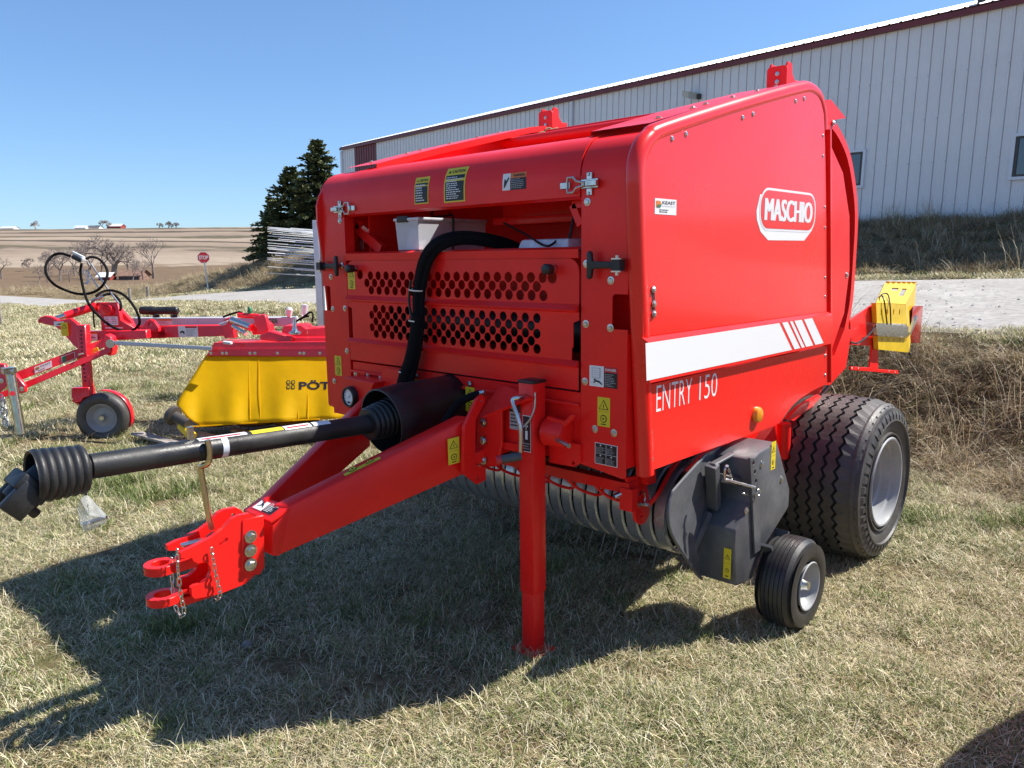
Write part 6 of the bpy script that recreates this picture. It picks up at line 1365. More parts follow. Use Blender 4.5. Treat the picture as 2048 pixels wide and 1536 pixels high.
f = Flat(P(1046, 902, Y=2.1875), XAX, ZAX, V(0, -1, 0)); w = P(1062, 902, Y=2.1875).x - P(1046, 902, Y=2.1875).x; h = 0.145; f.rect(0, 0, w, h, 'white_print', 1); f.rect(w * .05, .003, w * .9, h - .006, 'black_print', 2); f.lines(w * .1, .008, w * .8, .03, 3, 'grey_print', 3, 2); f.rect(w * .35, .05, w * .3, .035, 'white_print', 3); f.rect(w * .2, .1, w * .5, .006, 'white_print', 3); f.rect(w * .42, .09, w * .1, .025, 'white_print', 3); f.build('jack_decal', jk)
# swivel mount beside the jack
mb = MB(); c = P(1108, 868, Y=2.24); mb.lathe(c + V(-0.05, 0.02, 0), (1, 0.1, 0), [(0, 0.055), (0.09, 0.055), (0.095, 0.05), (0.095, 0.0)], 24); mb.plate([P(px, py, Y=2.24) for px, py in ((1092, 850), (1120, 862), (1144, 838), (1148, 830), (1142, 828), (1128, 842), (1092, 832))], (0, -1, 0), 0.02); mb.build('swivel_mount', 'red', BAL, bevel=0.003, seg=1)
mb = MB(); mb.tube(smooth_path([P(1114, 880, Y=2.20), P(1124, 884, Y=2.18), P(1138, 892, Y=2.16)], 4), 0.009, 10); mb.build('swivel_pin', 'zinc', BAL, smooth=True)
mb = MB(); mb.plate([P(px, py, Y=2.29) for px, py in ((1098, 875), (1160, 890), (1160, 925), (1148, 934), (1098, 925))], (0, -1, 0), 0.02, [ring(P(1146, 926, Y=2.29), XAX, ZAX, 0.008, 10)]); mb.build('mount_web', 'red', BAL, bevel=0.003, seg=1)
# ---- belly and pickup
mb = MB(); bl = [(2.95, 0.86), (3.05, 0.62), (3.35, 0.52), (3.9, 0.50), (4.5, 0.56), (4.95, 0.80)]
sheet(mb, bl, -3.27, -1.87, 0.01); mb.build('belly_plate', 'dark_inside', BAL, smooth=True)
for x, s in ((-1.868, 1), (-3.272, -1)):
    mb = MB(); mb.plate(yz([(2.75, 0.88), (3.02, 0.60), (3.35, 0.50), (3.9, 0.48), (4.4, 0.54), (4.8, 0.8), (4.8, 1.1), (2.75, 1.1)], x), (s, 0, 0), 0.01); mb.build('belly_side', 'red', BAL)
PY, PZ, PR = 2.835, 0.545, 0.20
XP0, XP1 = -3.34, -1.635; NB = 24; bw = (XP1 - XP0) / NB
bands = []
for k in range(NB):
    x0 = XP0 + k * bw + 0.005; x1 = x0 + bw - 0.011; mb = MB(); vs = []; fs = []
    prof = []
    for i in range(15):
        a = R(115 + 200 * i / 14); prof.append((PY + PR * math.cos(a) * 1.0, PZ + PR * math.sin(a)))
    prof = [(PY + 0.16, PZ + PR + 0.05)] + prof + [(PY + 0.25, PZ - 0.10)]
    m = len(prof)
    for (y, z) in prof:
        d = Vector((0, PY - y, PZ - z)).normalized() * 0.006
        for (x, o) in ((x0, 1.6), (x0 + 0.006, 0), (x1 - 0.006, 0), (x1, 1.6)): vs.append(V(x, y, z) + d * o)
    for i in range(m - 1):
        for q in range(3): fs.append((4 * i + q, 4 * i + q + 1, 4 * i + q + 5, 4 * i + q + 4))
    mb.add(vs, fs); mb.build('pickup_band', 'pickup_steel', BAL, smooth=True, ang=50)
mb = MB(); mb.cyl(V(XP0, PY, PZ), V(XP1, PY, PZ), 0.15, 24); mb.build('pickup_reel', 'black', BAL, smooth=True)
for k in range(NB - 1):                                                          # spring tines between the bands
    x = XP0 + (k + 1) * bw - 0.0005
    for (a, ln, dx) in ((262, 0.125, 0.0),):
        p0 = V(x, PY + 0.17 * math.cos(R(a)), PZ + 0.17 * math.sin(R(a))); d = V(0, -0.42, -1).normalized()
        mb = MB(); mb.tube([p0, p0 + d * ln * 0.6, p0 + d * ln + V(0, -0.002, 0)], [0.0028, 0.0026, 0.0022], 6); mb.build('spring_tine', 'grey_dark', BAL, smooth=True)
# red wind guard bar with wire loops
g0, g1 = P(985, 915, Y=2.46), P(1262, 968, Y=2.46); gz = (g0.z + g1.z) / 2
mb = MB(); mb.box(((-3.30 + g1.x) / 2, 2.475, gz + 0.012), (g1.x + 3.30, 0.055, 0.006)); mb.box(((-3.30 + g1.x) / 2, 2.45, gz - 0.008), (g1.x + 3.30, 0.006, 0.040)); guard = mb.build('wind_guard_bar', 'red', BAL)
n = 10; x0 = -3.2; xw = (g1.x - 0.03 - x0) / n
for k in range(n):
    a = x0 + k * xw; pts = [V(a, 2.45, gz - 0.02), V(a + xw * 0.22, 2.50, gz - 0.075), V(a + xw * 0.5, 2.555, gz - 0.105), V(a + xw * 0.8, 2.55, gz - 0.09), V(a + xw * 0.98, 2.52, gz - 0.05)]
    mb = MB(); mb.tube(smooth_path(pts, 5), 0.0065, 8); mb.build('guard_loop', 'red', guard, smooth=True)
mb = MB(); mb.plate([P(px, py, X=-1.70) for px, py in ((1252, 955), (1290, 948), (1300, 1000), (1299, 1030), (1291, 1046), (1281, 1050), (1272, 1042), (1268, 1010), (1264, 985))], (1, 0, 0), 0.014, [ring(P(1284, 1030, X=-1.70), YAX, ZAX, 0.010, 10), ring(P(1284, 985, X=-1.70), YAX, ZAX, 0.012, 12)]); br = mb.build('guard_bracket', 'red', BAL, bevel=0.002, seg=1)
mb = MB(); c = P(1282, 998, X=-1.685); mb.tube(ring(c, YAX, ZAX, 0.030, 20), 0.003, 6, closed=True); mb.cyl(c + V(-0.01, 0, -0.02), c + V(0.03, 0.01, -0.02), 0.008, 8); mb.build('linch_pin', 'zinc', br, smooth=True)
mb = MB(); mb.cyl(P(1228, 993, Y=2.42), P(1248, 984, Y=2.46), 0.011, 10); mb.build('guard_bolt', 'zinc', BAL, smooth=True)
mb = MB(); mb.box((g1.x - 0.01, 2.46, gz - 0.05), (0.06, 0.04, 0.09)); mb.build('guard_end', 'red', guard)
mb = MB(); mb.tube(smooth_path([P(1298, 1010, X=-1.69), P(1318, 985, X=-1.66), P(1340, 945, X=-1.66), P(1362, 915, X=-1.66)], 5), 0.009, 8); mb.build('lift_rod', 'red', BAL, smooth=True)
mb = MB(); mb.plate([P(px, py, X=-1.66) for px, py in ((1290, 945), (1312, 940), (1312, 965), (1296, 970))], (1, 0, 0), 0.03); mb.build('frame_stub', 'red', BAL)
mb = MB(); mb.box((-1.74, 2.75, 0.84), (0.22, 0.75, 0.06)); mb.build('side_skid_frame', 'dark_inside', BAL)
# ---- dark grey end shield and drive housing
XH0, XH1 = -1.600, -1.425
mb = MB(); q = [(1336, 1022), (1343, 990), (1352, 975), (1412, 908), (1440, 893), (1456, 890), (1470, 920), (1455, 985), (1424, 1024), (1408, 1060), (1394, 1105), (1405, 1150), (1402, 1157), (1393, 1147), (1368, 1110), (1341, 1062)]
SX = lambda px: -1.535 - 0.075 * (px - 1336) / 120
mb.plate([P(px, py, X=SX(px)) for px, py in q], (0.96, 0.25, 0), 0.008); es = mb.build('end_shield', 'grey_dark', BAL, bevel=0.003, seg=1)
# flared lip of the shield
lip = [P(px, py, X=SX(px) + 0.002) for px, py in ((1412, 908), (1352, 975), (1343, 990), (1336, 1022), (1341, 1062), (1368, 1110), (1393, 1147), (1403, 1157))]; lip = smooth_path(lip, 3)
mb = MB(); mb.tube(lip, 0.007, 8); mb.build('shield_lip', 'grey_dark', es, smooth=True)
YZH = [P(px, py, X=XH1) for px, py in ((1473, 1173), (1503, 1160), (1516, 1120), (1531, 1090), (1578, 1014), (1580, 979), (1555, 884), (1520, 905), (1505, 920), (1502, 1005), (1472, 1062), (1470, 1100))]
mb = MB(); mb.plate(YZH, (1, 0, 0), XH1 - XH0); hs_ = mb.build('drive_housing', 'grey_dark', BAL, bevel=0.008, seg=2)
mb = MB(); mb.plate([P(px, py, X=XH1 + 0.012) for px, py in ((1500, 916), (1511, 916), (1518, 935), (1522, 1100), (1510, 1108), (1505, 1000))], (1, 0, 0), 0.010, [ring(P(px, py, X=XH1 + 0.012), YAX, ZAX, 0.009, 10) for px, py in ((1507, 926), (1510, 944), (1512, 962), (1514, 981))]); mb.build('height_plate', 'grey_dark', hs_, bevel=0.002, seg=1)
mb = MB(); mb.bar(P(1418, 1025, X=-1.56), P(1375, 1100, X=-1.60) + V(0.02, 0, 0), 0.02, 0.03); mb.build('shield_rib', 'grey_dark', es)
mb = MB(); mb.bar(P(1424, 930, X=-1.53), P(1463, 908, X=-1.53), 0.03, 0.012); mb.bar(P(1424, 930, X=-1.53), P(1428, 1015, X=-1.56), 0.04, 0.05, up=(1, 0, 0)); mb.bar(P(1440, 955, X=-1.52), P(1500, 968, X=-1.46), 0.03, 0.035); mb.build('lever_frame', 'grey_dark', hs_, bevel=0.003, seg=1)
mb = MB(); mb.tube(smooth_path([P(1455, 932, X=-1.46), P(1451, 935, X=-1.46), P(1450, 957, X=-1.46), P(1458, 961, X=-1.45), P(1510, 975, X=-1.40)], 4), 0.006, 8); mb.build('height_pin', 'zinc', hs_, smooth=True)
chain([P(1456, 934, X=-1.45), P(1461, 950, X=-1.45), P(1466, 962, X=-1.45)], hs_, scale=0.7); chain([P(1484, 986, X=-1.43), P(1494, 989, X=-1.43), P(1506, 991, X=-1.42)], hs_, scale=0.7)
mb = MB(); mb.tube(ring(P(1517, 985, X=-1.40), YAX, ZAX, 0.014, 12), 0.003, 6, closed=True); mb.build('linch_pin', 'zinc', hs_, smooth=True)
for (px, py) in ((1523, 928), (1563, 958), (1492, 1021)): bolt(P(px, py, X=XH1), (1, 0, 0), 0.0085, hs_)
a = P(1541, 941, X=XH1); warn(a, YAX, ZAX, XAX, 0.042, 0.125, parent=hs_); a = P(1462, 1144, X=-1.46); warn(V(XH1 - 0.048, min(YZH[0].y, YZH[11].y) - 0.002, 0) + V(0, 0, P(1462, 1144, X=XH1 - 0.05).z), XAX, ZAX, V(0, -1, 0), 0.034, 0.13, parent=hs_)
# ---- gauge wheel
wc = P(1622, 1157, X=-1.245); GR = 0.200
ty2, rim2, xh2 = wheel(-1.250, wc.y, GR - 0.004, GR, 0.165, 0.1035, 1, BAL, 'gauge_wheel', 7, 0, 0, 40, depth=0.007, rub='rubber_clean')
mb = MB(); mb.lathe((xh2, wc.y, GR - 0.004), (1, 0, 0), [(0, 0.03), (0.02, 0.028), (0.03, 0.02), (0.05, 0.018), (0.052, 0)], 16); mb.build('wheel_hub', 'zinc', rim2, smooth=True)
mb = MB(); mb.bar(P(1530, 1090, X=-1.40), V(-1.40, wc.y, GR), 0.014, 0.06, up=(1, 0, 0)); mb.bar(P(1565, 1060, X=-1.41), V(-1.41, wc.y + 0.02, GR + 0.06), 0.014, 0.06, up=(1, 0, 0)); mb.cyl(V(-1.42, wc.y, GR), V(-1.30, wc.y, GR), 0.018, 12); mb.build('gauge_wheel_arm', 'grey_dark', BAL)

# ================================================================== loose things on the baler
def clear_box():
    a = P(797, 497, Y=2.345); b = P(838, 497, Y=2.345); w = b.x - a.x; z0 = 1.648; h = P(797, 434, Y=2.345).z - z0; L_ = 0.42
    x0, x1, y0, y1 = a.x, b.x, 2.345, 2.345 + L_; z1 = z0 + h
    root = empty('storage_box', ((x0 + x1) / 2, (y0 + y1) / 2, z0), 'clear plastic storage box with parts bags lying in the baler opening', 'box')
    def shell(i, zt): return [V(x0 + i, y0 + i, z0), V(x1 - i, y0 + i, z0), V(x1 - i, y1 - i, z0), V(x0 + i, y1 - i, z0), V(x0 + i - .008, y0 + i - .008, zt), V(x1 - i + .008, y0 + i - .008, zt), V(x1 - i + .008, y1 - i + .008, zt), V(x0 + i - .008, y1 - i + .008, zt)]
    mb = MB(); mb.add(shell(0, z1 - 0.02), [(0, 3, 2, 1), (0, 1, 5, 4), (1, 2, 6, 5), (2, 3, 7, 6), (3, 0, 4, 7)]); mb.build('box_body', 'clear_plastic', root)
    mb = MB(); mb.box(((x0 + x1) / 2, (y0 + y1) / 2, z1 - 0.014), (x1 - x0 + 0.032, L_ + 0.03, 0.014)); mb.build('box_rim', 'milky', root, bevel=0.004)
    mb = MB(); mb.box((x0 + 0.05, y0 - 0.006, z1 - 0.012), (0.08, 0.02, 0.030)); mb.build('lid_clasp', 'black_plastic', root, bevel=0.004)
    mb = MB(); mb.add([V(x0 + .025, y0 + .02, z0 + .004), V(x1 - .02, y0 + .02, z0 + .004), V(x1 - .02, y0 + .15, z0 + .004), V(x0 + .025, y0 + .15, z0 + .004), V(x0 + .04, y0 + .03, z0 + h * .72), V(x1 - .04, y0 + .03, z0 + h * .66), V(x1 - .03, y0 + .13, z0 + h * .5), V(x0 + .03, y0 + .13, z0 + h * .55)], [(0, 1, 5, 4), (1, 2, 6, 5), (2, 3, 7, 6), (3, 0, 4, 7), (4, 5, 6, 7)]); mb.build('parts_bag', 'milky', root, bevel=0.01)
    mb = MB(); mb.box(((x0 + x1) / 2, y0 + .28, z0 + .035), (w * .7, .2, .06)); mb.build('parts_bag', 'bag_plastic', root, bevel=0.02)
    mb = MB(); q = [V(x1 + .012, y0 + .20, z0), V(x1 + .016, y0 + .20, z1), V(x1 - .03, y0 + .2, z1 + .006), V(x0, y0 + .21, z1 + .02), V(x0 + .05, y0 + .3, z1 + .14)]; mb.tube(smooth_path(q, 4), 0.006, 6); mb.build('bungee_strap', 'black', root, smooth=True)
    mb = MB(); b0 = P(752, 497, Y=2.55); mb.box(b0 + V(0.02, 0.1, 0.02), (0.16, 0.14, 0.13)); o = mb.build('cardboard_box', 'cardboard', None, bevel=0.003); tag(o, 'small cardboard box at the back left of the baler opening', 'box')
    c = P(1110, 492, Y=2.45); mb = MB(); mb.hexa([c + V(-.16, -.06, -.02), c + V(.12, -.06, -.02), c + V(.12, .12, -.02), c + V(-.16, .12, -.02)], [c + V(-.145, -.05, .028), c + V(.11, -.05, .028), c + V(.11, .11, .028), c + V(-.145, .11, .028)]); o = mb.build('plastic_tub', 'milky', None, bevel=0.012); tag(o, 'low milky plastic tub at the right end of the baler opening', 'tub')
    mb = MB(); mb.tube(smooth_path([P(1008, 446, Y=2.5), P(1050, 468, Y=2.45), P(1092, 492, Y=2.36), P(1118, 478, Y=2.42)], 5), 0.005, 6); mb.tube([P(1148, 430, Y=2.45), P(1138, 480, Y=2.42)], 0.006, 6); o = mb.build('elastic_cord', 'black', None, smooth=True); tag(o, 'black elastic cords stretched over the milky tub', 'cord'); o['kind'] = 'stuff'
clear_box()
def bag():
    o = P(172, 988, X=XC); root_p = o
    pts = [(172, 988), (176, 990), (196, 1012), (219, 1036), (212, 1044), (188, 1058), (170, 1064), (161, 1050), (155, 1020), (160, 998)]
    mb = MB(); front = [P(px, py, X=XC + 0.012) for px, py in pts]; back = [P(px, py, X=XC - 0.012) for px, py in pts]; cf = P(178, 1030, X=XC + 0.03); cb = P(178, 1030, X=XC - 0.03); n = len(pts)
    edge = [P(px, py, X=XC) for px, py in pts]
    mid = [P(178 + (px - 178) * .55, 1032 + (py - 1032) * .55, X=XC + 0.024 + 0.008 * math.sin(i * 2.3)) for i, (px, py) in enumerate(pts)]; midb = [P(178 + (px - 178) * .55, 1032 + (py - 1032) * .55, X=XC - 0.024 + 0.008 * math.sin(i * 1.3)) for i, (px, py) in enumerate(pts)]
    vs = edge + mid + midb + [cf, cb]; fs = []
    for i in range(n): j = (i + 1) % n; fs += [(i, j, n + j, n + i), (n + i, n + j, 3 * n), (j, i, 2 * n + i, 2 * n + j), (2 * n + j, 2 * n + i, 3 * n + 1)]
    mb.add(vs, fs); b = mb.build('plastic_bag', 'bag_plastic', None, smooth=True, ang=50); tag(b, 'small clear plastic bag of pins hanging under the front shaft bell', 'bag')
    mb = MB()
    for k in range(4): p = P(176 + 9 * k, 1046 - 3 * k, X=XC); mb.cyl(p + V(-.012, -.012, -.004), p + V(.012, .012, .004), 0.006, 8)
    m2 = mb.build('spare_pins', 'zinc', b); m2['kind'] = 'stuff'
    mb = MB(); mb.tube([P(172, 985, X=XC), P(172, 990, X=XC)], 0.004, 6); mb.build('bag_tie', 'black', b)
bag()
p = P(492, 1287, Z=0.02); mb = MB(); mb.lathe(p - V(0, 0, 0.02), (0.1, 0.2, 1), [(0, 0.02), (0.012, 0.024), (0.026, 0.016), (0.030, 0)], 7); tag(mb.build('stone', 'stone', None), 'grey stone lying in the shade below the drawbar', 'stone')
# ================================================================== machines parked on the left
# local frame: a = right in the view, b = away, both level; built at real distance and size
LA = Vector((_rh.x, _rh.y, 0)); LB = Vector((_fh.x, _fh.y, 0))
def Q(px, py, d): return P(px, py, D=d)                # d: distance along the view axis in metres
def face(mb, pts, d, th, holes=(), slope=0.0):
    """plate whose outline is measured in the photograph, standing at distance d and facing the yard"""
    mb.plate([Q(px, py, d) for px, py in pts], -LB, th, [[Q(px, py, d) for px, py in h] for h in holes]); return mb
def prism(name, pts, d, depth, m, parent, bevel=0.006, holes=(), label=None):
    mb = MB(); face(mb, pts, d, -depth if False else depth, holes)
    # thickness goes away from the viewer
    return mb.build(name, m, parent, bevel=bevel, seg=1, label=label)
def label_flat(pts_o, w, h, d, fn, parent, name='decal'):
    o = Q(pts_o[0], pts_o[1], d) - LB * 0.004; f = Flat(o, LA, ZAX, -LB); fn(f, w, h); f.build(name, parent)
def mm(px, d): return px * d / F

# ---------------- disc mower with the yellow curtain
MD = 6.75
mo = Q(520, 850, MD); MOW = empty('disc_mower', (mo.x, mo.y, 0), 'disc mower with long yellow side curtain behind the baler drawbar', 'mower')
def dcur(py): return MD + 0.42 * (853 - py) / 142
def cdep(px, py):
    s = min(1, max(0, (py - 711) / 140)); return dcur(py) + 0.026 * math.sin(px * 0.061 + 2.2 * s) * s + 0.016 * math.sin(px * 0.027 + s * 3) * s + 0.010 * math.sin(px * 0.13 + 1.5 - 1.5 * s) * s * s
class CurFlat(Flat):
    def __init__(s): super().__init__(V(0, 0, 0), LA, ZAX, -LB)
    def pt(s, x, y, k=None): return Q(x, y, cdep(x, y) - 0.010 - 0.002 * (k or 1))
def curtain():
    top = [(412, 712), (700, 712)]; N = 60; Mv = 16; vs = []; fs = []
    for i in range(N + 1):
        t = i / N; px_t = 412 + (760 - 412) * t
        for j in range(Mv + 1):
            s = j / Mv
            # left edge slants out to a rounded bottom corner
            xl = 412 + (353 - 412) * min(1, s / 0.82) if s < 0.82 else 353 + 25 * ((s - 0.82) / 0.18) ** 2
            px = xl + (760 - xl) * t; yb = 853 - 20 * t - (26 * max(0, 1 - t * 14) ** 2 if True else 0); py = 711 + (yb - 711) * s
            vs.append(Q(px, py, cdep(px, py)))
    for i in range(N):
        for j in range(Mv): o = i * (Mv + 1) + j; fs.append((o, o + 1, o + Mv + 2, o + Mv + 1))
    mb = MB(); mb.add(vs, fs); c = mb.build('curtain', 'yellow_tarp', MOW, smooth=True, ang=180)
    sm = c.modifiers.new('thickness', 'SOLIDIFY'); sm.thickness = 0.006
    for px in (497, 517, 593, 613):                                              # welded seams
        mb = MB(); pts = [Q(px + 0.4 * k, 716 + 12.2 * k, dcur(716 + 12.2 * k) - 0.008 + 0.012 * math.sin(px * 0.055) * k / 10) for k in range(11)]; mb.tube(pts, 0.003, 6); mb.build('curtain_seam', 'yellow_tarp', c, smooth=True)
    mb = MB(); mb.tube(smooth_path([Q(x, y, dcur(y) - .004) for x, y in ((414, 716), (385, 765), (360, 812), (354, 835), (362, 847), (380, 853), (500, 846), (640, 838))], 5), 0.006, 6); mb.build('curtain_hem', 'yellow_tarp', c, smooth=True)
    # clover mark and the name, print on the curtain
    f = CurFlat()
    for i in range(2):
        for j in range(2):
            X0, Y0 = 573 + 9.5 * i, 778 - 9.5 * j
            f.poly([(X0 + x, Y0 - y) for x, y in ((1, 0), (6, 0), (7.5, 1.5), (7.5, 6.5), (6, 8), (1.5, 8), (0, 6.5), (0, 1.5))], 'black_print', 1); f.poly([(X0 + x, Y0 - y) for x, y in ((2, 1.6), (5.5, 1.6), (6, 2), (6, 6), (5.5, 6.5), (2, 6.5), (1.6, 6), (1.6, 2))], 'yellow_tarp', 2)
    vs_, fs_, asp = text_geo('PÖTTINGER', 1, 0.03, 1.0); f.mb.add([f.pt(598 + x / asp * 178, 779 - y * 19) for x, y in vs_], fs_, f._mi('black_print')); f.build('name_print', c)
curtain()
mb = MB(); face(mb, [(428, 685), (760, 682), (760, 714), (412, 712)], MD + 0.40, 0.03); rail = mb.build('curtain_rail', 'red_mower', MOW, bevel=0.004, seg=1)
mb = MB(); face(mb, [(425, 698), (760, 696), (760, 700), (423, 702)], MD + 0.385, 0.02); mb.build('rail_fold', 'red_mower', rail)
for px in (422, 445, 453, 500, 510, 555, 600, 608, 640): hard(BOLT, 'bolt', Q(px, 706.5, MD + 0.398), -LB, 0.008, rail)
# mower deck behind the curtain
mb = MB(); mb.hexa([Q(420, 702, MD + .46), Q(760, 700, MD + .46), Q(760, 688, MD + 1.2), Q(440, 690, MD + 1.4)], [Q(432, 686, MD + .46), Q(760, 683, MD + .46), Q(760, 676, MD + 1.2), Q(446, 678, MD + 1.2)]); mb.build('mower_deck', 'red_mower', MOW)
mb = MB(); mb.hexa([Q(470, 838, MD + .35), Q(760, 826, MD + .35), Q(760, 826, MD + .75), Q(480, 836, MD + .75)], [Q(470, 822, MD + .35), Q(760, 812, MD + .35), Q(760, 812, MD + .75), Q(480, 820, MD + .75)]); mb.build('cutter_bar', 'yellow', MOW)
for k in range(3):
    c = Q(440 + 75 * k, 848, MD + 0.5); mb = MB(); mb.lathe(V(c.x, c.y, 0.12), (0, 0, 1), [(0, 0.0), (0, 0.19), (0.02, 0.21), (0.05, 0.12), (0.08, 0.06), (0.08, 0)], 20); mb.build('cutting_disc', 'dark_bronze', MOW, smooth=True)
# inner PTO joint under the curtain
mb = MB(); c = Q(340, 828, MD - 0.1); mb.lathe(c, (0.7, 0.3, -0.3), [(0, 0.02), (0, 0.07), (0.02, 0.085), (0.05, 0.085), (0.06, 0.05), (0.14, 0.04), (0.2, 0.04), (0.2, 0)], 20); mb.build('drive_joint', 'dark_bronze', MOW, smooth=True)
mb = MB(); mb.cyl(Q(362, 850, MD - .1), Q(386, 874, MD - .15), 0.04, 14); mb.build('drive_stub', 'yellow', MOW, smooth=True)
# grey main beam with the name and the red arm in front
mb = MB(); face(mb, [(262, 636), (590, 634), (592, 652), (262, 654)], MD + 1.2, 0.12); beam = mb.build('support_beam', 'light_grey_paint', MOW, bevel=0.006, seg=1)
o = Q(524, 646, MD + 1.19); f = Flat(o, LA, ZAX, -LB); k = mm(1, MD + 1.2); f.text('GER', 12 * k, -1 * k, 9 * k, 'green_print', bold=0.03, w=20 * k); f.build('beam_print', beam)
def wl_(f, w, h): f.rect(0, 0, w, h, 'white_print', 1); f.rect(0, h * .68, w, h * .32, 'orange_print', 2); f.lines(w * .06, h * .08, w * .85, h * .5, 4, 'grey_print', 3, 3)
label_flat((318, 649), mm(27, MD + 1.2), mm(11, MD + 1.2), MD + 1.19, wl_, beam, 'warning_decal')
mb = MB(); c0, c1 = Q(281, 621, MD + 1.1), Q(357, 621, MD + 1.1); d = (c1 - c0).normalized(); L_ = (c1 - c0).length; mb.lathe(c0, d, [(0, 0), (0, 0.038), (L_ * .1, 0.042), (L_ * .35, 0.044), (L_ * .38, 0.038), (L_ * .97, 0.040), (L_, 0.03), (L_, 0)], 20); can = mb.build('document_canister', 'black_plastic', MOW, smooth=True, ang=40)
mb = MB(); mb.box(Q(312, 632, MD + 1.12), (0.05, 0.05, 0.03)); mb.box(Q(348, 632, MD + 1.12), (0.05, 0.05, 0.03)); mb.build('canister_clip', 'black', can)
# spring cylinders and linkage on the deck
def rod(name, a, b, d0, d1, r, m, par, n=16):
    mb = MB(); mb.cyl(Q(a[0], a[1], d0), Q(b[0], b[1], d1), r, n); return mb.build(name, m, par, smooth=True)
s1 = rod('relief_spring', (463, 640), (502, 655), MD + .9, MD + .8, 0.035, 'zinc', MOW); rod('relief_spring', (466, 652), (492, 668), MD + .85, MD + .75, 0.02, 'zinc', MOW)
mb = MB(); c = Q(502, 655, MD + .8); mb.lathe(c, (Q(502, 655, MD + .8) - Q(463, 640, MD + .9)), [(0, 0.036), (0.012, 0.036), (0.012, 0.012), (0.0, 0.012)], 16); mb.build('spring_end', 'red_mower', MOW)
rod('lift_cylinder', (476, 630), (520, 633), MD + 1.0, MD + 1.0, 0.026, 'red_mower', MOW); rod('cylinder_rod', (500, 632), (528, 633), MD + 1.0, MD + 1.0, 0.02, 'zinc', MOW)
for nm, pts, d, th in (('arm_bracket', [(446, 640), (458, 634), (464, 645), (470, 676), (448, 676)], MD + .9, .1), ('link_plate', [(506, 636), (526, 628), (532, 632), (537, 660), (530, 664), (516, 668)], MD + .8, .06), ('head_block', [(500, 650), (520, 640), (534, 650), (540, 668), (505, 670)], MD + .95, .2),
        ('deck_arm', [(520, 670), (538, 662), (585, 675), (582, 686), (520, 680)], MD + .5, .12), ('gearbox_mount', [(566, 652), (602, 650), (612, 658), (645, 655), (700, 655), (700, 676), (560, 676)], MD + .7, .3), ('deck_bracket', [(580, 676), (700, 674), (700, 690), (580, 688)], MD + .55, .2)):
    prism(nm, pts, d, th, 'red_mower', MOW)
mb = MB(); c = Q(590, 668, MD + .5); mb.lathe(c, (0, 0, 1), [(0, 0.0), (0, 0.06), (0.015, 0.06), (0.03, 0.03), (0.06, 0.02), (0.14, 0.015), (0.14, 0)], 16); mb.build('adjuster_spindle', 'zinc', MOW, smooth=True)
for k, pts in enumerate((((446, 634), (462, 628), (480, 624), (486, 630)), ((600, 640), (612, 630), (622, 624), (626, 632), (624, 645)), ((590, 644), (604, 636), (618, 632)))):
    mb = MB(); mb.tube(smooth_path([Q(x, y, MD + 1.0) for x, y in pts], 5), 0.010, 8); mb.build('hydraulic_hose', 'hose', MOW, smooth=True)
mb = MB(); mb.lathe(Q(577, 634, MD + 1.2), (0.2, 0.1, 1), [(0, 0.01), (0.02, 0.03), (0.08, 0.034), (0.1, 0.02), (0.1, 0)], 14); mb.build('oil_cup', 'white', MOW, smooth=True)
mb = MB(); mb.lathe(Q(607, 634, MD + 1.25), (0.2, 0.1, 1), [(0, 0.01), (0.02, 0.03), (0.1, 0.034), (0.13, 0.03), (0.13, 0)], 14); mb.build('oil_cup', 'clear_plastic', MOW, smooth=True)
mb = MB(); mb.lathe(Q(500, 628, MD + 1.0), (0, 0, 1), [(0, 0.02), (0.03, 0.024), (0.06, 0.018), (0.075, 0.006)], 12); mb.build('grease_valve', 'green_print', MOW, smooth=True)
prism('grey_wedge', [(436, 648), (456, 640), (452, 650), (440, 652)], MD + .88, .04, 'light_grey_paint', MOW); prism('grey_strut', [(444, 682), (462, 684), (462, 690), (446, 688)], MD + .2, .05, 'light_grey_paint', MOW)
# pallet boards under the mower, each its own thing-part
PAL = empty('wooden_pallet', (Q(400, 880, MD - .5).x, Q(400, 880, MD - .5).y, 0), 'weathered wooden pallet boards under the yellow curtain', 'pallet')
for k, (a, b) in enumerate((((272, 866), (352, 888)), ((395, 868), (470, 884)), ((470, 860), (540, 876)), ((530, 856), (600, 868)))):
    p0, p1 = P(a[0], a[1], Z=0.07), P(b[0], b[1], Z=0.07); mb = MB(); mb.bar(p0, p1, 0.10, 0.022); mb.build('pallet_board', 'wood_grey', PAL, bevel=0.003, seg=1)
p0, p1 = P(330, 890, Z=0.03), P(610, 862, Z=0.03); mb = MB(); mb.bar(p0, p1, 0.09, 0.05); mb.build('pallet_bearer', 'wood_grey', PAL, bevel=0.003, seg=1)

# ---------------- trailed hay rake: drawbar, headstock, leg and wheel
RD = 7.3
ro = Q(205, 855, RD); RAK = empty('hay_rake', (ro.x, ro.y, 0), 'red trailed hay rake with small wheel and looping hoses at the left', 'hay rake')
prism('main_beam', [(230, 652), (330, 652), (332, 676), (230, 680)], RD + .5, .12, 'red_mower', RAK)
bm_ = prism('main_beam', [(310, 652), (455, 650), (455, 672), (316, 676)], RD + .5, .12, 'red_mower', RAK)
def danger(f, w, h): f.rect(0, 0, w, h, 'white_print', 1); f.rect(w * .36, h * .8, w * .6, h * .18, 'red_print', 2); f.lines(w * .4, h * .08, w * .54, h * .65, 6, 'grey_print', 2, 6); f.poly([(w * .08, h * .3), (w * .2, h * .42), (w * .3, h * .2), (w * .32, h * .5), (w * .2, h * .58), (w * .1, h * .5)], 'black_print', 2)
label_flat((358, 674), mm(39, RD + .5), mm(22, RD + .5), RD + .49, danger, bm_, 'danger_decal')
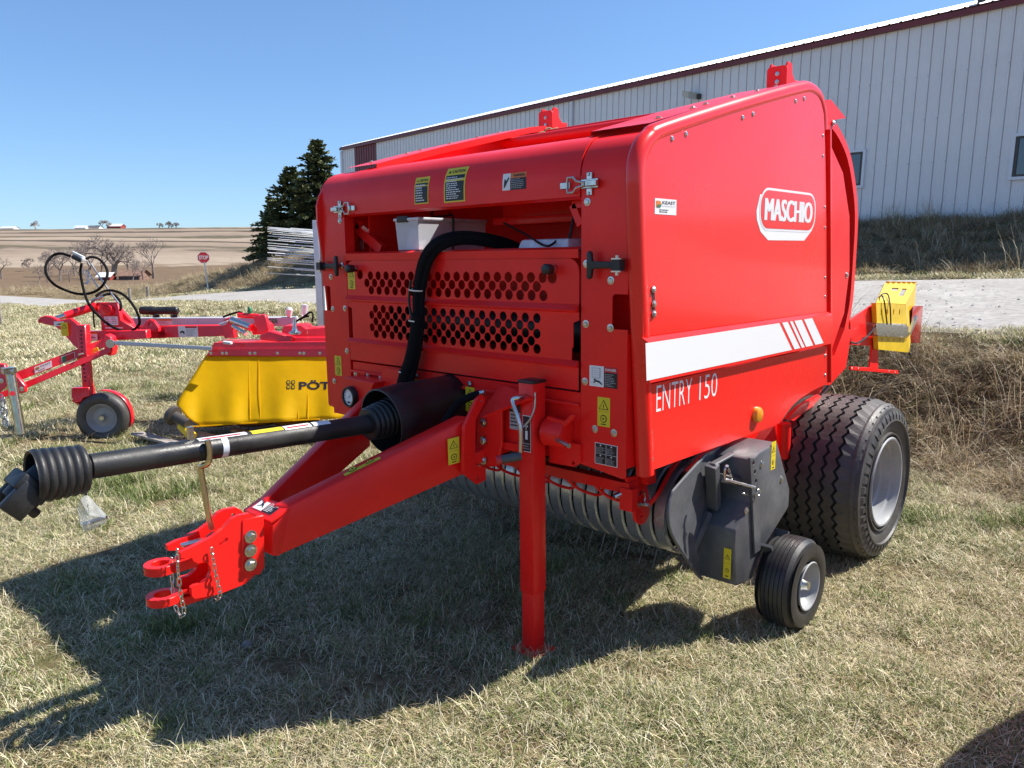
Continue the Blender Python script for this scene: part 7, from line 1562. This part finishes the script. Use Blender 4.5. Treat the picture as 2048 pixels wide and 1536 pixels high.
prism('front_beam', [(168, 663), (292, 660), (294, 677), (250, 680), (168, 682)], RD + .2, .1, 'red_mower', RAK)
label_flat((180, 680), mm(16, RD + .2), mm(15, RD + .2), RD + .19, lambda f, w, h: (f.rect(0, 0, w, h, 'white_print', 1), f.rect(0, h * .8, w, h * .2, 'orange_print', 2), f.poly([(w * .2, h * .25), (w * .5, h * .35), (w * .8, h * .2), (w * .7, h * .4), (w * .3, h * .45)], 'black_print', 2)), RAK, 'warning_decal')
hp_ = prism('headstock', [(186, 610), (192, 605), (235, 605), (242, 640), (270, 656), (270, 664), (203, 664), (200, 630), (190, 622)], RD + .35, .06, 'red_mower', RAK)
prism('headstock_web', [(236, 610), (244, 622), (262, 640), (270, 658), (240, 660)], RD + .42, .05, 'red_mower', RAK)
prism('lug_plate', [(278, 660), (292, 642), (300, 638), (308, 642), (318, 656), (318, 664), (278, 664)], RD + .45, .05, 'red_mower', RAK, holes=[[(296, 648), (300, 645), (303, 648), (303, 652), (299, 654), (296, 652)]])
label_flat((210, 650), mm(27, RD + .35), mm(20, RD + .35), RD + .34, lambda f, w, h: (f.rect(0, 0, w, h, 'white_print', 1), f.rect(0, h * .85, w, h * .15, 'red_print', 2), f.lines(w * .06, h * .08, w * .4, h * .7, 4, 'grey_print', 2, 3), f.lines(w * .54, h * .08, w * .4, h * .7, 4, 'grey_print', 2, 4)), hp_, 'notice_decal')
label_flat((211, 657), mm(35, RD + .33), mm(7, RD + .33), RD + .33, lambda f, w, h: (f.rect(0, 0, w, h, 'white_print', 1), f.rect(0, h * .4, w, h * .6, 'red_print', 2)), hp_, 'danger_decal')
c = Q(217, 620, RD + .34); mb = MB(); mb.lathe(c, -LB, [(0, 0.05), (0.03, 0.05), (0.04, 0.04), (0.04, 0)], 24); mb.build('pivot_boss', 'red_mower', hp_, smooth=True)
# upper cylinder
cy = rod('rake_cylinder', (130, 632), (192, 612), RD + .2, RD + .35, 0.040, 'red_mower', RAK); rod('cylinder_rod', (105, 640), (132, 631), RD + .15, RD + .2, 0.026, 'zinc', RAK); rod('cylinder_eye', (78, 642), (108, 640), RD + .12, RD + .15, 0.02, 'red_mower', RAK)
prism('tow_arm_plate', [(77, 636), (90, 631), (104, 634), (116, 641), (140, 636), (150, 644), (172, 662), (172, 690), (158, 700), (146, 690), (120, 660), (108, 652), (86, 648)], RD + .1, .05, 'red_mower', RAK)
tp_ = label_flat((124, 672), mm(14, RD + .1), mm(27, RD + .1), RD + .09, lambda f, w, h: (f.rect(0, 0, w, h, 'yellow_print', 1), f.tri(w * .5, h * .68, w * .42, 'black_print', 2), f.tri(w * .5, h * .68, w * .3, 'yellow_print', 3)), RAK, 'warning_decal')
label_flat((109, 652), mm(20, RD + .1), mm(9, RD + .1), RD + .09, lambda f, w, h: (f.rect(0, 0, w, h, 'white_print', 1), f.poly([(w * .2, h * .3), (w * .8, h * .2), (w * .6, h * .6), (w * .4, h * .5)], 'black_print', 2)), RAK, 'warning_decal')
# drawbar: two parallel rails
def rail_(a, b, hpx, d0, d1, nm):
    mb = MB(); mb.hexa([Q(a[0], a[1], d0), Q(a[0], a[1] + hpx, d0), Q(a[0], a[1] + hpx, d0 + .08), Q(a[0], a[1], d0 + .08)], [Q(b[0], b[1], d1), Q(b[0], b[1] + hpx * .9, d1), Q(b[0], b[1] + hpx * .9, d1 + .08), Q(b[0], b[1], d1 + .08)]); return mb.build(nm, 'red_mower', RAK, bevel=0.004, seg=1)
dr = rail_((-40, 772), (222, 672), 20, RD - .35, RD + .05, 'drawbar_rail'); rail_((-40, 802), (222, 692), 14, RD - .42, RD - .02, 'drawbar_rail')
prism('rail_joint', [(210, 668), (222, 674), (226, 700), (222, 712), (212, 710), (206, 690)], RD + .0, .1, 'red_mower', RAK)
def on_rail(px, off, d=-0.36): t = (px + 40) / 262; return Q(px, 772 - 100 * t + off, RD - .35 + .40 * t - .006)
u_ = (on_rail(200, 0) - on_rail(20, 0)).normalized()
f = Flat(on_rail(70, 17.0), u_, ZAX, -LB); dealer(f, mm(33, 7.1), mm(13, 7.1)); f.build('dealer_sticker', dr)
f = Flat(on_rail(124, 18.0), u_, ZAX, -LB); f.rect(0, 0, mm(26, 7.1), mm(14, 7.1), 'white_print', 1); f.rect(.004, .004, mm(8, 7.1), mm(14, 7.1) - .008, 'green_print', 2); f.rect(mm(9, 7.1), .004, mm(16, 7.1), mm(14, 7.1) - .008, 'red_print', 2); f.build('rail_reflector', dr)
prism('amber_reflector', [(152, 710), (168, 705), (170, 718), (154, 722)], RD - .03, .01, 'yellow', RAK)
prism('yellow_badge', [(174, 702), (196, 694), (197, 702), (176, 711)], RD - .01, .01, 'yellow_print', RAK)
# wheel leg
lg_ = prism('wheel_leg', [(152, 650), (170, 650), (174, 712), (158, 712)], RD - .10, .09, 'red_mower', RAK); prism('wheel_leg_foot', [(160, 712), (175, 710), (180, 776), (164, 776)], RD - .09, .07, 'red_mower', lg_)
for k in range(6): 
    c = Q(162 + k * .4, 662 + 8 * k, RD - .102); mb = MB(); mb.lathe(c, -LB, [(0, 0.009), (0.001, 0.0)], 10); mb.build('pin_hole', 'dark_inside', lg_)
for k in range(6):
    c = Q(166 + k * .9, 722 + 8 * k, RD - .092); mb = MB(); mb.lathe(c, -LB, [(0, 0.009), (0.001, 0.0)], 10); mb.build('pin_hole', 'dark_inside', lg_)
mb = MB(); mb.cyl(Q(158, 709, RD - .14), Q(166, 708, RD - .1), 0.012, 10); mb.build('leg_pin', 'zinc', lg_)
prism('caster_block', [(142, 776), (178, 774), (180, 792), (166, 796), (162, 804), (150, 806), (142, 795)], RD - .12, .1, 'red_mower', RAK)
mb = MB(); mb.bar(Q(150, 798, RD - .1), Q(172, 812, RD + .05), 0.04, 0.05); mb.build('caster_fork', 'red_mower', RAK)
def rake_wheel():
    c = Q(208, 834, RD - .02); rr = mm(50, RD); ax_ = (LB * 1.0 + LA * -0.12).normalized()
    mb = MB(); w = 0.075; rim_r = rr * 0.56
    pr_ = [(-w * .6, rim_r), (-w * .95, rim_r + .01), (-w * 1.05, rr * .8), (-w * .85, rr * .94), (-w * .5, rr * .985), (0, rr), (w * .5, rr * .985), (w * .85, rr * .94), (w * 1.05, rr * .8), (w * .95, rim_r + .01), (w * .6, rim_r)]
    mb.lathe(c, ax_, pr_, 40); t = mb.build('tyre', 'rubber', RAK, smooth=True, ang=60)
    mb = MB(); mb.lathe(c, ax_, [(-w * .75, rim_r + .008), (-w * .8, rim_r - .004), (-w * .6, rim_r - .014), (-w * .2, rim_r - .03), (-w * .1, rim_r * .7), (-w * .2, rim_r * .3), (-w * .2, 0)], 32); r_ = mb.build('rim', 'rim_grey', RAK, smooth=True, ang=40)
    mb = MB(); mb.lathe(c - ax_ * w * .2, -ax_, [(0, .032), (.03, .03), (.045, .02), (.045, 0)], 16); mb.build('hub_cap', 'zinc', r_, smooth=True)
    mb = MB(); vs = []; fs = []
    for k in range(13):
        a = R(-25 + 125 * k / 12); d = LA * math.cos(a) + ZAX * math.sin(a)
        vs += [c + d * (rr + .014) + ax_ * .02, c + d * (rr + .014) + ax_ * .10]
    for k in range(12): fs.append((2 * k, 2 * k + 2, 2 * k + 3, 2 * k + 1))
    mb.add(vs, fs); f_ = mb.build('mudguard', 'red_mower', RAK, smooth=True); sd = f_.modifiers.new('t', 'SOLIDIFY'); sd.thickness = .006
rake_wheel()
# parking jack, plates and chain at the left end
mb = MB(); mb.cyl(Q(20, 742, RD - .75), Q(42, 868, RD - .75), 0.038, 20); jp = mb.build('parking_jack', 'zinc_yellow', RAK, smooth=True)
mb = MB(); mb.cyl(Q(8, 742, RD - .76), Q(30, 742, RD - .76), 0.03, 14); mb.box(Q(17, 741, RD - .76), (0.09, 0.09, 0.05)); mb.build('jack_head', 'zinc', jp)
mb = MB(); mb.cyl(Q(25, 787, RD - .80), Q(24, 787, RD - .72), 0.02, 14); mb.build('jack_knob', 'red_print', jp)
prism('hitch_plate', [(-20, 726), (8, 728), (14, 745), (30, 748), (50, 772), (50, 785), (30, 790), (14, 770), (-20, 800)], RD - .6, .04, 'red_mower', RAK)
for (px, py) in ((3, 762), (6, 801), (44, 778)): hard(BOLT, 'bolt', Q(px, py, RD - .605), -LB, 0.012, RAK)
chain([Q(1, 790, RD - .7), Q(4, 815, RD - .72), Q(8, 840, RD - .74), Q(14, 858, RD - .76)], RAK, scale=2.6)
chain([Q(6, 795, RD - .66), Q(10, 820, RD - .68), Q(14, 845, RD - .7), Q(13, 860, RD - .74)], RAK, scale=2.6)
# grey support tube
mb = MB(); mb.hexa([Q(216, 681, RD - .05), Q(216, 689, RD - .05), Q(216, 689, RD + .02), Q(216, 681, RD + .02)], [Q(424, 693, RD - .3), Q(424, 701, RD - .3), Q(424, 701, RD - .24), Q(424, 693, RD - .24)]); mb.build('support_tube', 'light_grey_paint', RAK, bevel=0.004)
mb = MB(); mb.lathe(Q(222, 687, RD - .06), -LB, [(0, .04), (.02, .04), (.02, 0)], 20); mb.build('tube_pivot', 'steel', RAK)
# looping hoses and the hose holder
def hose(pts, d, r=0.013, nm='hydraulic_hose'):
    mb = MB(); mb.tube(smooth_path([Q(x, y, d + 0.05 * math.sin(i)) for i, (x, y) in enumerate(pts)], 7), r, 8); mb.build(nm, 'hose', RAK, smooth=True)
H_ = RD + .3
hose([(140, 512), (122, 507), (106, 511), (94, 525), (91, 540), (96, 555), (110, 570), (130, 580), (152, 587), (172, 588), (192, 582), (206, 570), (214, 553), (214, 540), (207, 527), (196, 517), (182, 514), (172, 518)], H_)
hose([(163, 527), (161, 545), (165, 570), (172, 595), (182, 615), (198, 632), (216, 648), (240, 660), (262, 661), (276, 652), (279, 640), (272, 620), (260, 602), (246, 589), (230, 582), (214, 581), (200, 586), (192, 592)], H_ - .08)
hose([(204, 592), (216, 588), (228, 590), (238, 600), (242, 612), (240, 622)], H_ + .03)
hose([(186, 614), (187, 635), (189, 655)], H_, 0.008); hose([(186, 600), (184, 606), (187, 612)], H_, 0.010)
mb = MB(); mb.tube([Q(178, 522, H_), Q(217, 580, H_), Q(240, 610, H_)], 0.008, 6); mb.tube([Q(172, 540, H_), Q(198, 577, H_)], 0.006, 6); mb.build('hose_holder', 'steel', RAK, smooth=True)
mb = MB(); mb.box(Q(167, 519, H_), (0.07, 0.05, 0.04)); mb.bar(Q(145, 504, H_), Q(168, 515, H_), 0.025, 0.02); mb.build('hose_clamp', 'white', RAK, bevel=0.004)
mb = MB(); mb.cyl(Q(146, 513, H_ - .01), Q(162, 521, H_ - .01), 0.024, 10); mb.build('hose_grip', 'black', RAK, smooth=True)
mb = MB()
for k in range(5): mb.tube(smooth_path([Q(165 + 3 * k, 540 + 6 * k, H_ + .01), Q(172 + 2 * k, 552 + 3 * k, H_), Q(176 - k, 560 + 2 * k, H_), Q(168 + 2 * k, 568, H_)], 4), 0.005, 5)
tw_ = mb.build('tie_string', 'white', RAK, smooth=True); tw_['kind'] = 'stuff'
for (px, py) in ((196, 590), (200, 596), (188, 600)): mb = MB(); mb.cyl(Q(px - 4, py + 3, H_ - .05), Q(px + 5, py - 3, H_ - .05), 0.014, 8); mb.build('hose_coupling', 'steel', RAK, smooth=True)

# ---------------- rake wheel tines: a stack of white spring tines on a pale post
TD = 9.2
to = Q(638, 690, TD); TIN = empty('tedder_tines', (to.x, to.y, 0), 'stack of long pale spring tines on a white upright beside the baler', 'tines')
mb = MB(); b0 = Q(638, 560, TD + .1); mb.box((b0.x, b0.y, b0.z / 2 + 0.35), (0.075, 0.075, b0.z + 0.7), Matrix.Rotation(math.atan2(LA.y, LA.x), 3, 'Z')); mb.box((b0.x - LA.x * -.06, b0.y - LA.y * -.06, b0.z / 2 + 0.35), (0.02, 0.075, b0.z + 0.7), Matrix.Rotation(math.atan2(LA.y, LA.x), 3, 'Z')); mb.build('upright_post', 'white', TIN, bevel=0.004)
mat('tine_white', (0.72, 0.74, 0.74), 0.35, var=0.1)
tr_ = random.Random(4)
rows = [(455, 463, 9), (463, 474, 4), (472, 486, 5), (486, 499, 5), (496, 509, 4), (506, 523, 5), (520, 531, 3), (533, 541, 3), (546, 551, 3)]
for (ya, yb, n_) in rows:
    for k in range(n_):
        x0 = 535 + tr_.uniform(0, 60) * (k % 3 != 0); y0 = ya + (yb - ya) * k / n_ + tr_.uniform(-1, 1); d0 = TD - .12 + .3 * tr_.random(); sl = 0.075 + tr_.uniform(-.012, .012) - (y0 - 500) * 0.0004
        p0, p1 = Q(x0, y0, d0), Q(690, y0 + (690 - x0) * sl, d0 + .25); mb = MB(); mb.tube([p0, p0.lerp(p1, 0.3), p1], [0.0045, 0.0062, 0.0062], 6); mb.build('tine', 'tine_white', TIN, smooth=True)

# ---------------- neighbour implement beside the camera: only its shadow reaches the picture
def neighbour():
    root = empty('parked_roller', (0.45, 3.5, 0), 'implement parked just outside the right border, known by its shadow on the grass', 'implement')
    x0, x1, yc, zc, r = -0.02, 1.6, 3.22, 0.66, 0.46
    mb = MB(); mb.cyl(V(x0 + .1, yc, zc), V(x1, yc, zc), r, 36); mb.build('drum', 'red', root, smooth=True)
    for x in (x0, x1 + .05):
        mb = MB(); mb.lathe((x, yc, zc), (1, 0, 0), [(0, 0), (0, r + .05), (.08, r + .05), (.08, 0)], 36); mb.build('end_plate', 'red', root, smooth=True, ang=40)
    mb = MB(); mb.box(((x0 + x1) / 2, yc + .5, .5), (x1 - x0, .12, .12)); mb.box((x0 + .2, yc + .5, .25), (.1, .1, .5)); mb.box((x1 - .2, yc + .5, .25), (.1, .1, .5)); mb.box((x0 + .2, yc + .2, .5), (.08, .5, .08)); mb.build('frame', 'red', root)
neighbour()
